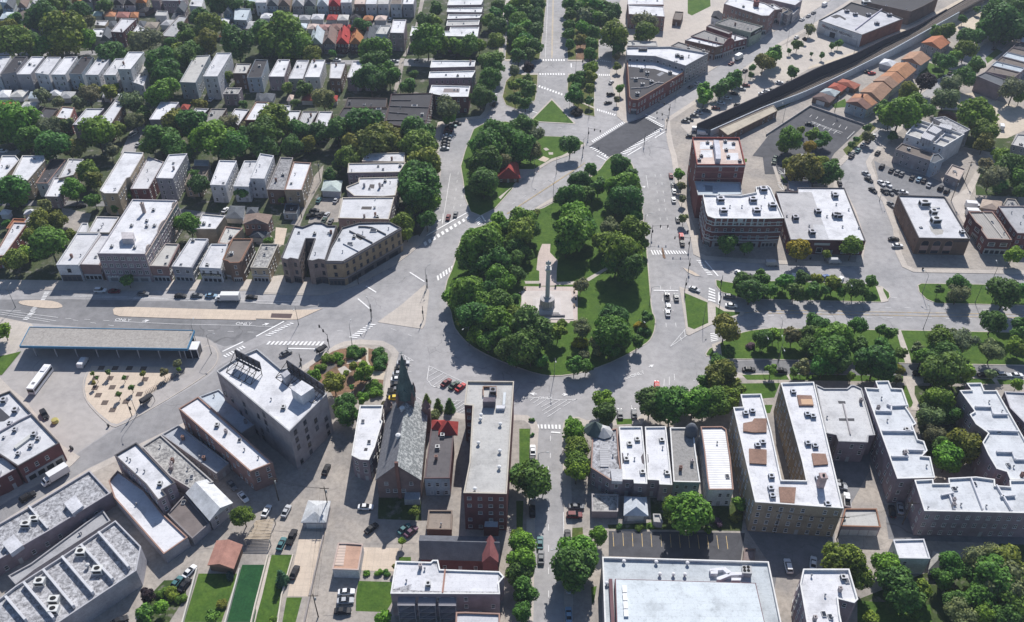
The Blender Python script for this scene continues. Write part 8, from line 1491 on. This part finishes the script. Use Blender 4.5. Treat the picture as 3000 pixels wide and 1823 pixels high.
def box_truck(s, ang, L_, lab, col=(.7, .7, .7)):
    q = at(s, 1.6); z = gz(q.x, q.y); o = root('box_truck', (q.x, q.y, z+.08 if z > .05 else .012)); o.rotation_euler[2] = R(ang); tag(o, lab, 'truck')
    b = MB(); b.box(-L_/2, L_/2-2.1, -1.2, 1.2, .9, 3.4); b.obj('cargo_box', 'car_paint', col, o); b = MB(); b.box(-L_/2, L_/2-.3, -.9, .9, .5, .9); b.obj('chassis', 'tyre', None, o)
    loft([sec(L_/2-2.0, 1.0, .5, 2.3), sec(L_/2-.9, 1.0, .5, 2.3), sec(L_/2-.4, 1.0, .5, 1.5), sec(L_/2+.2, .9, .5, 1.3)]).obj('cab', 'car_paint', (.66, .66, .67), o); b = MB(); b.add([(L_/2-.87, -.85, 2.2), (L_/2-.87, .85, 2.2), (L_/2-.35, .85, 1.53), (L_/2-.35, -.85, 1.53)], [(0, 1, 2, 3)]); b.box(L_/2-1.7, L_/2-.95, -1.02, 1.02, 1.5, 2.1); b.obj('cab_glass', 'car_glass', None, o)
    for x in (-L_/2+1.2, L_/2-.9):
        for y in (-.95, .95): inst('wheel', KITS['suv']['wheel'], None, o, (x, y, .45), 0 if y > 0 else PI, (1.3, 1.2, 1.3))
box_truck('b1 2190,1362', 180, 9, 'long white box truck parked before the brown-roofed shop'); box_truck('d1 530,85', MA-180, 8, 'pale box truck on the lower-left diagonal street')
box_truck('b4 1975,485', -10, 6.5, 'white box truck behind the bank beside the tan garage'); box_truck('b4 1985,555', -5, 7, 'white box truck tucked behind the ribbed brown roof'); box_truck('a3 2185,545', MA, 7, 'pale box truck by the stone bank on the avenue')
# rail car free: a few people-sized street things
def bollardish(s, name, lab, cat, col, prof):
    q = at(s); o = root(name, (q.x, q.y, gz(q.x, q.y))); b = MB(); b.lathe(prof, 10); b.obj('body', 'plain', col, o); b = MB(); b.lathe([(prof[-1][0]*1.2+.05, prof[-1][1]), (prof[-1][0]*1.2+.05, prof[-1][1]+.08), (.03, prof[-1][1]+.12)], 10); b.obj('lid', 'plain', tuple(c*.6 for c in col), o); tag(o, lab, cat)
bollardish('c1 535,1068', 'salt_bin', 'round yellow salt bin beside the terminal lane', 'bin', (.62, .55, .18), [(1.0, 0), (1.1, .3), (1.05, 1.0), (.8, 1.2)])
for k, s in enumerate(('c1 1045,1110', 'c1 700,1330', 'c1 685,1320', 'c2 430,515', 'b3 1690,740', 'c3 1200,250', 'b4 1485,1100', 'b4 405,1000', 'b3 270,1255', 'b3 418,1270', 'b3 612,1390', 'b3 75,1340', 'a3 680,595', 'c2 1265,830')):
    q = at(s); o = root('litter_bin', (q.x, q.y, gz(q.x, q.y))); b = MB(); b.lathe([(.28, 0), (.33, .1), (.36, .9), (.3, .95)], 10); b.obj('drum', 'plain', (.05, .05, .05), o); b = MB(); b.lathe([(.38, .95), (.36, 1.05), (.1, 1.2)], 10); b.obj('lid', 'plain', (.09, .09, .09), o); later(o, px(s)[0][0], 'black round litter bin', 'litter bin', 'on the pavements of the square')
# benches on the monument plaza
for k, s in enumerate(('b3 130,1290', 'b3 130,1440', 'b3 600,1310', 'b3 600,1450', 'c3 250,95', 'c3 480,100')):
    q = at(s); o = root('park_bench', (q.x, q.y, .15)); o.rotation_euler[2] = PI/2 if k < 4 else 0
    b = MB(); b.box(-.95, .95, -.25, .25, .42, .48); b.obj('seat', 'plain', (.2, .14, .09), o); b = MB(); b.box(-.95, .95, .22, .28, .5, .95); b.obj('backrest', 'plain', (.2, .14, .09), o)
    for x in (-.8, .8): b = MB(); b.box(x-.05, x+.05, -.22, .25, 0, .42); b.obj('leg', 'plain', (.05, .05, .05), o)
    later(o, px(s)[0][0], 'brown slatted park bench', 'bench', 'on the monument plaza')
# sidewalk grille on the avenue median, garden stage in the triangular garden
o = sheet('vent_grille', 'c2 150,20 350,25 335,68 140,62', 'plain', .142); o.color = (.08, .05, .05, 1)
o = sheet('garden_bed', 'c2 590,590 710,500 785,515 650,605', 'plain', .142); o.color = (.10, .085, .08, 1)
o = sheet('garden_paving', 'c2 785,555 850,525 920,580 830,620', 'sidewalk', .142)
sheet('garden_soil', 'c2 450,580 700,400 850,350 1100,345 1260,440 1270,520 1240,580 1225,670 1200,840 760,860 700,740', 'soil', .140, smooth=1)
for pts in ('c2 1050,350 1080,350 1080,480 1130,570 1245,580 1225,660 1120,650 1010,790 990,800 1100,640 1110,580 1060,480', 'c2 880,480 980,450 1040,480 960,490 870,510', 'c2 790,810 940,770 940,790 800,835'): sheet('garden_path', pts, 'sand', .144)
o = sheet('brown_stain', 'b3 1437,885 1452,890 1478,985 1468,992 1450,975', 'soil', .11)
flush_labels()

# ================================================================== thin morning haze
m = bpy.data.materials.new('haze_air'); m.use_nodes = True; MATS['haze_air'] = m; nt = m.node_tree
for n_ in list(nt.nodes):
    if n_.type != 'OUTPUT_MATERIAL': nt.nodes.remove(n_)
pv = nt.nodes.new('ShaderNodeVolumePrincipled'); pv.inputs['Color'].default_value = (.72, .82, 1.0, 1); pv.inputs['Density'].default_value = .00011; pv.inputs['Anisotropy'].default_value = .1
nt.links.new(pv.outputs[0], [n_ for n_ in nt.nodes if n_.type == 'OUTPUT_MATERIAL'][0].inputs['Volume'])
b = MB(); b.box(-900, 900, -60, 1300, -1.3, CAMH+4); hz = b.obj('haze', 'haze_air'); hz['kind'] = 'stuff'; hz['label'] = 'thin pale blue haze over the whole neighbourhood'
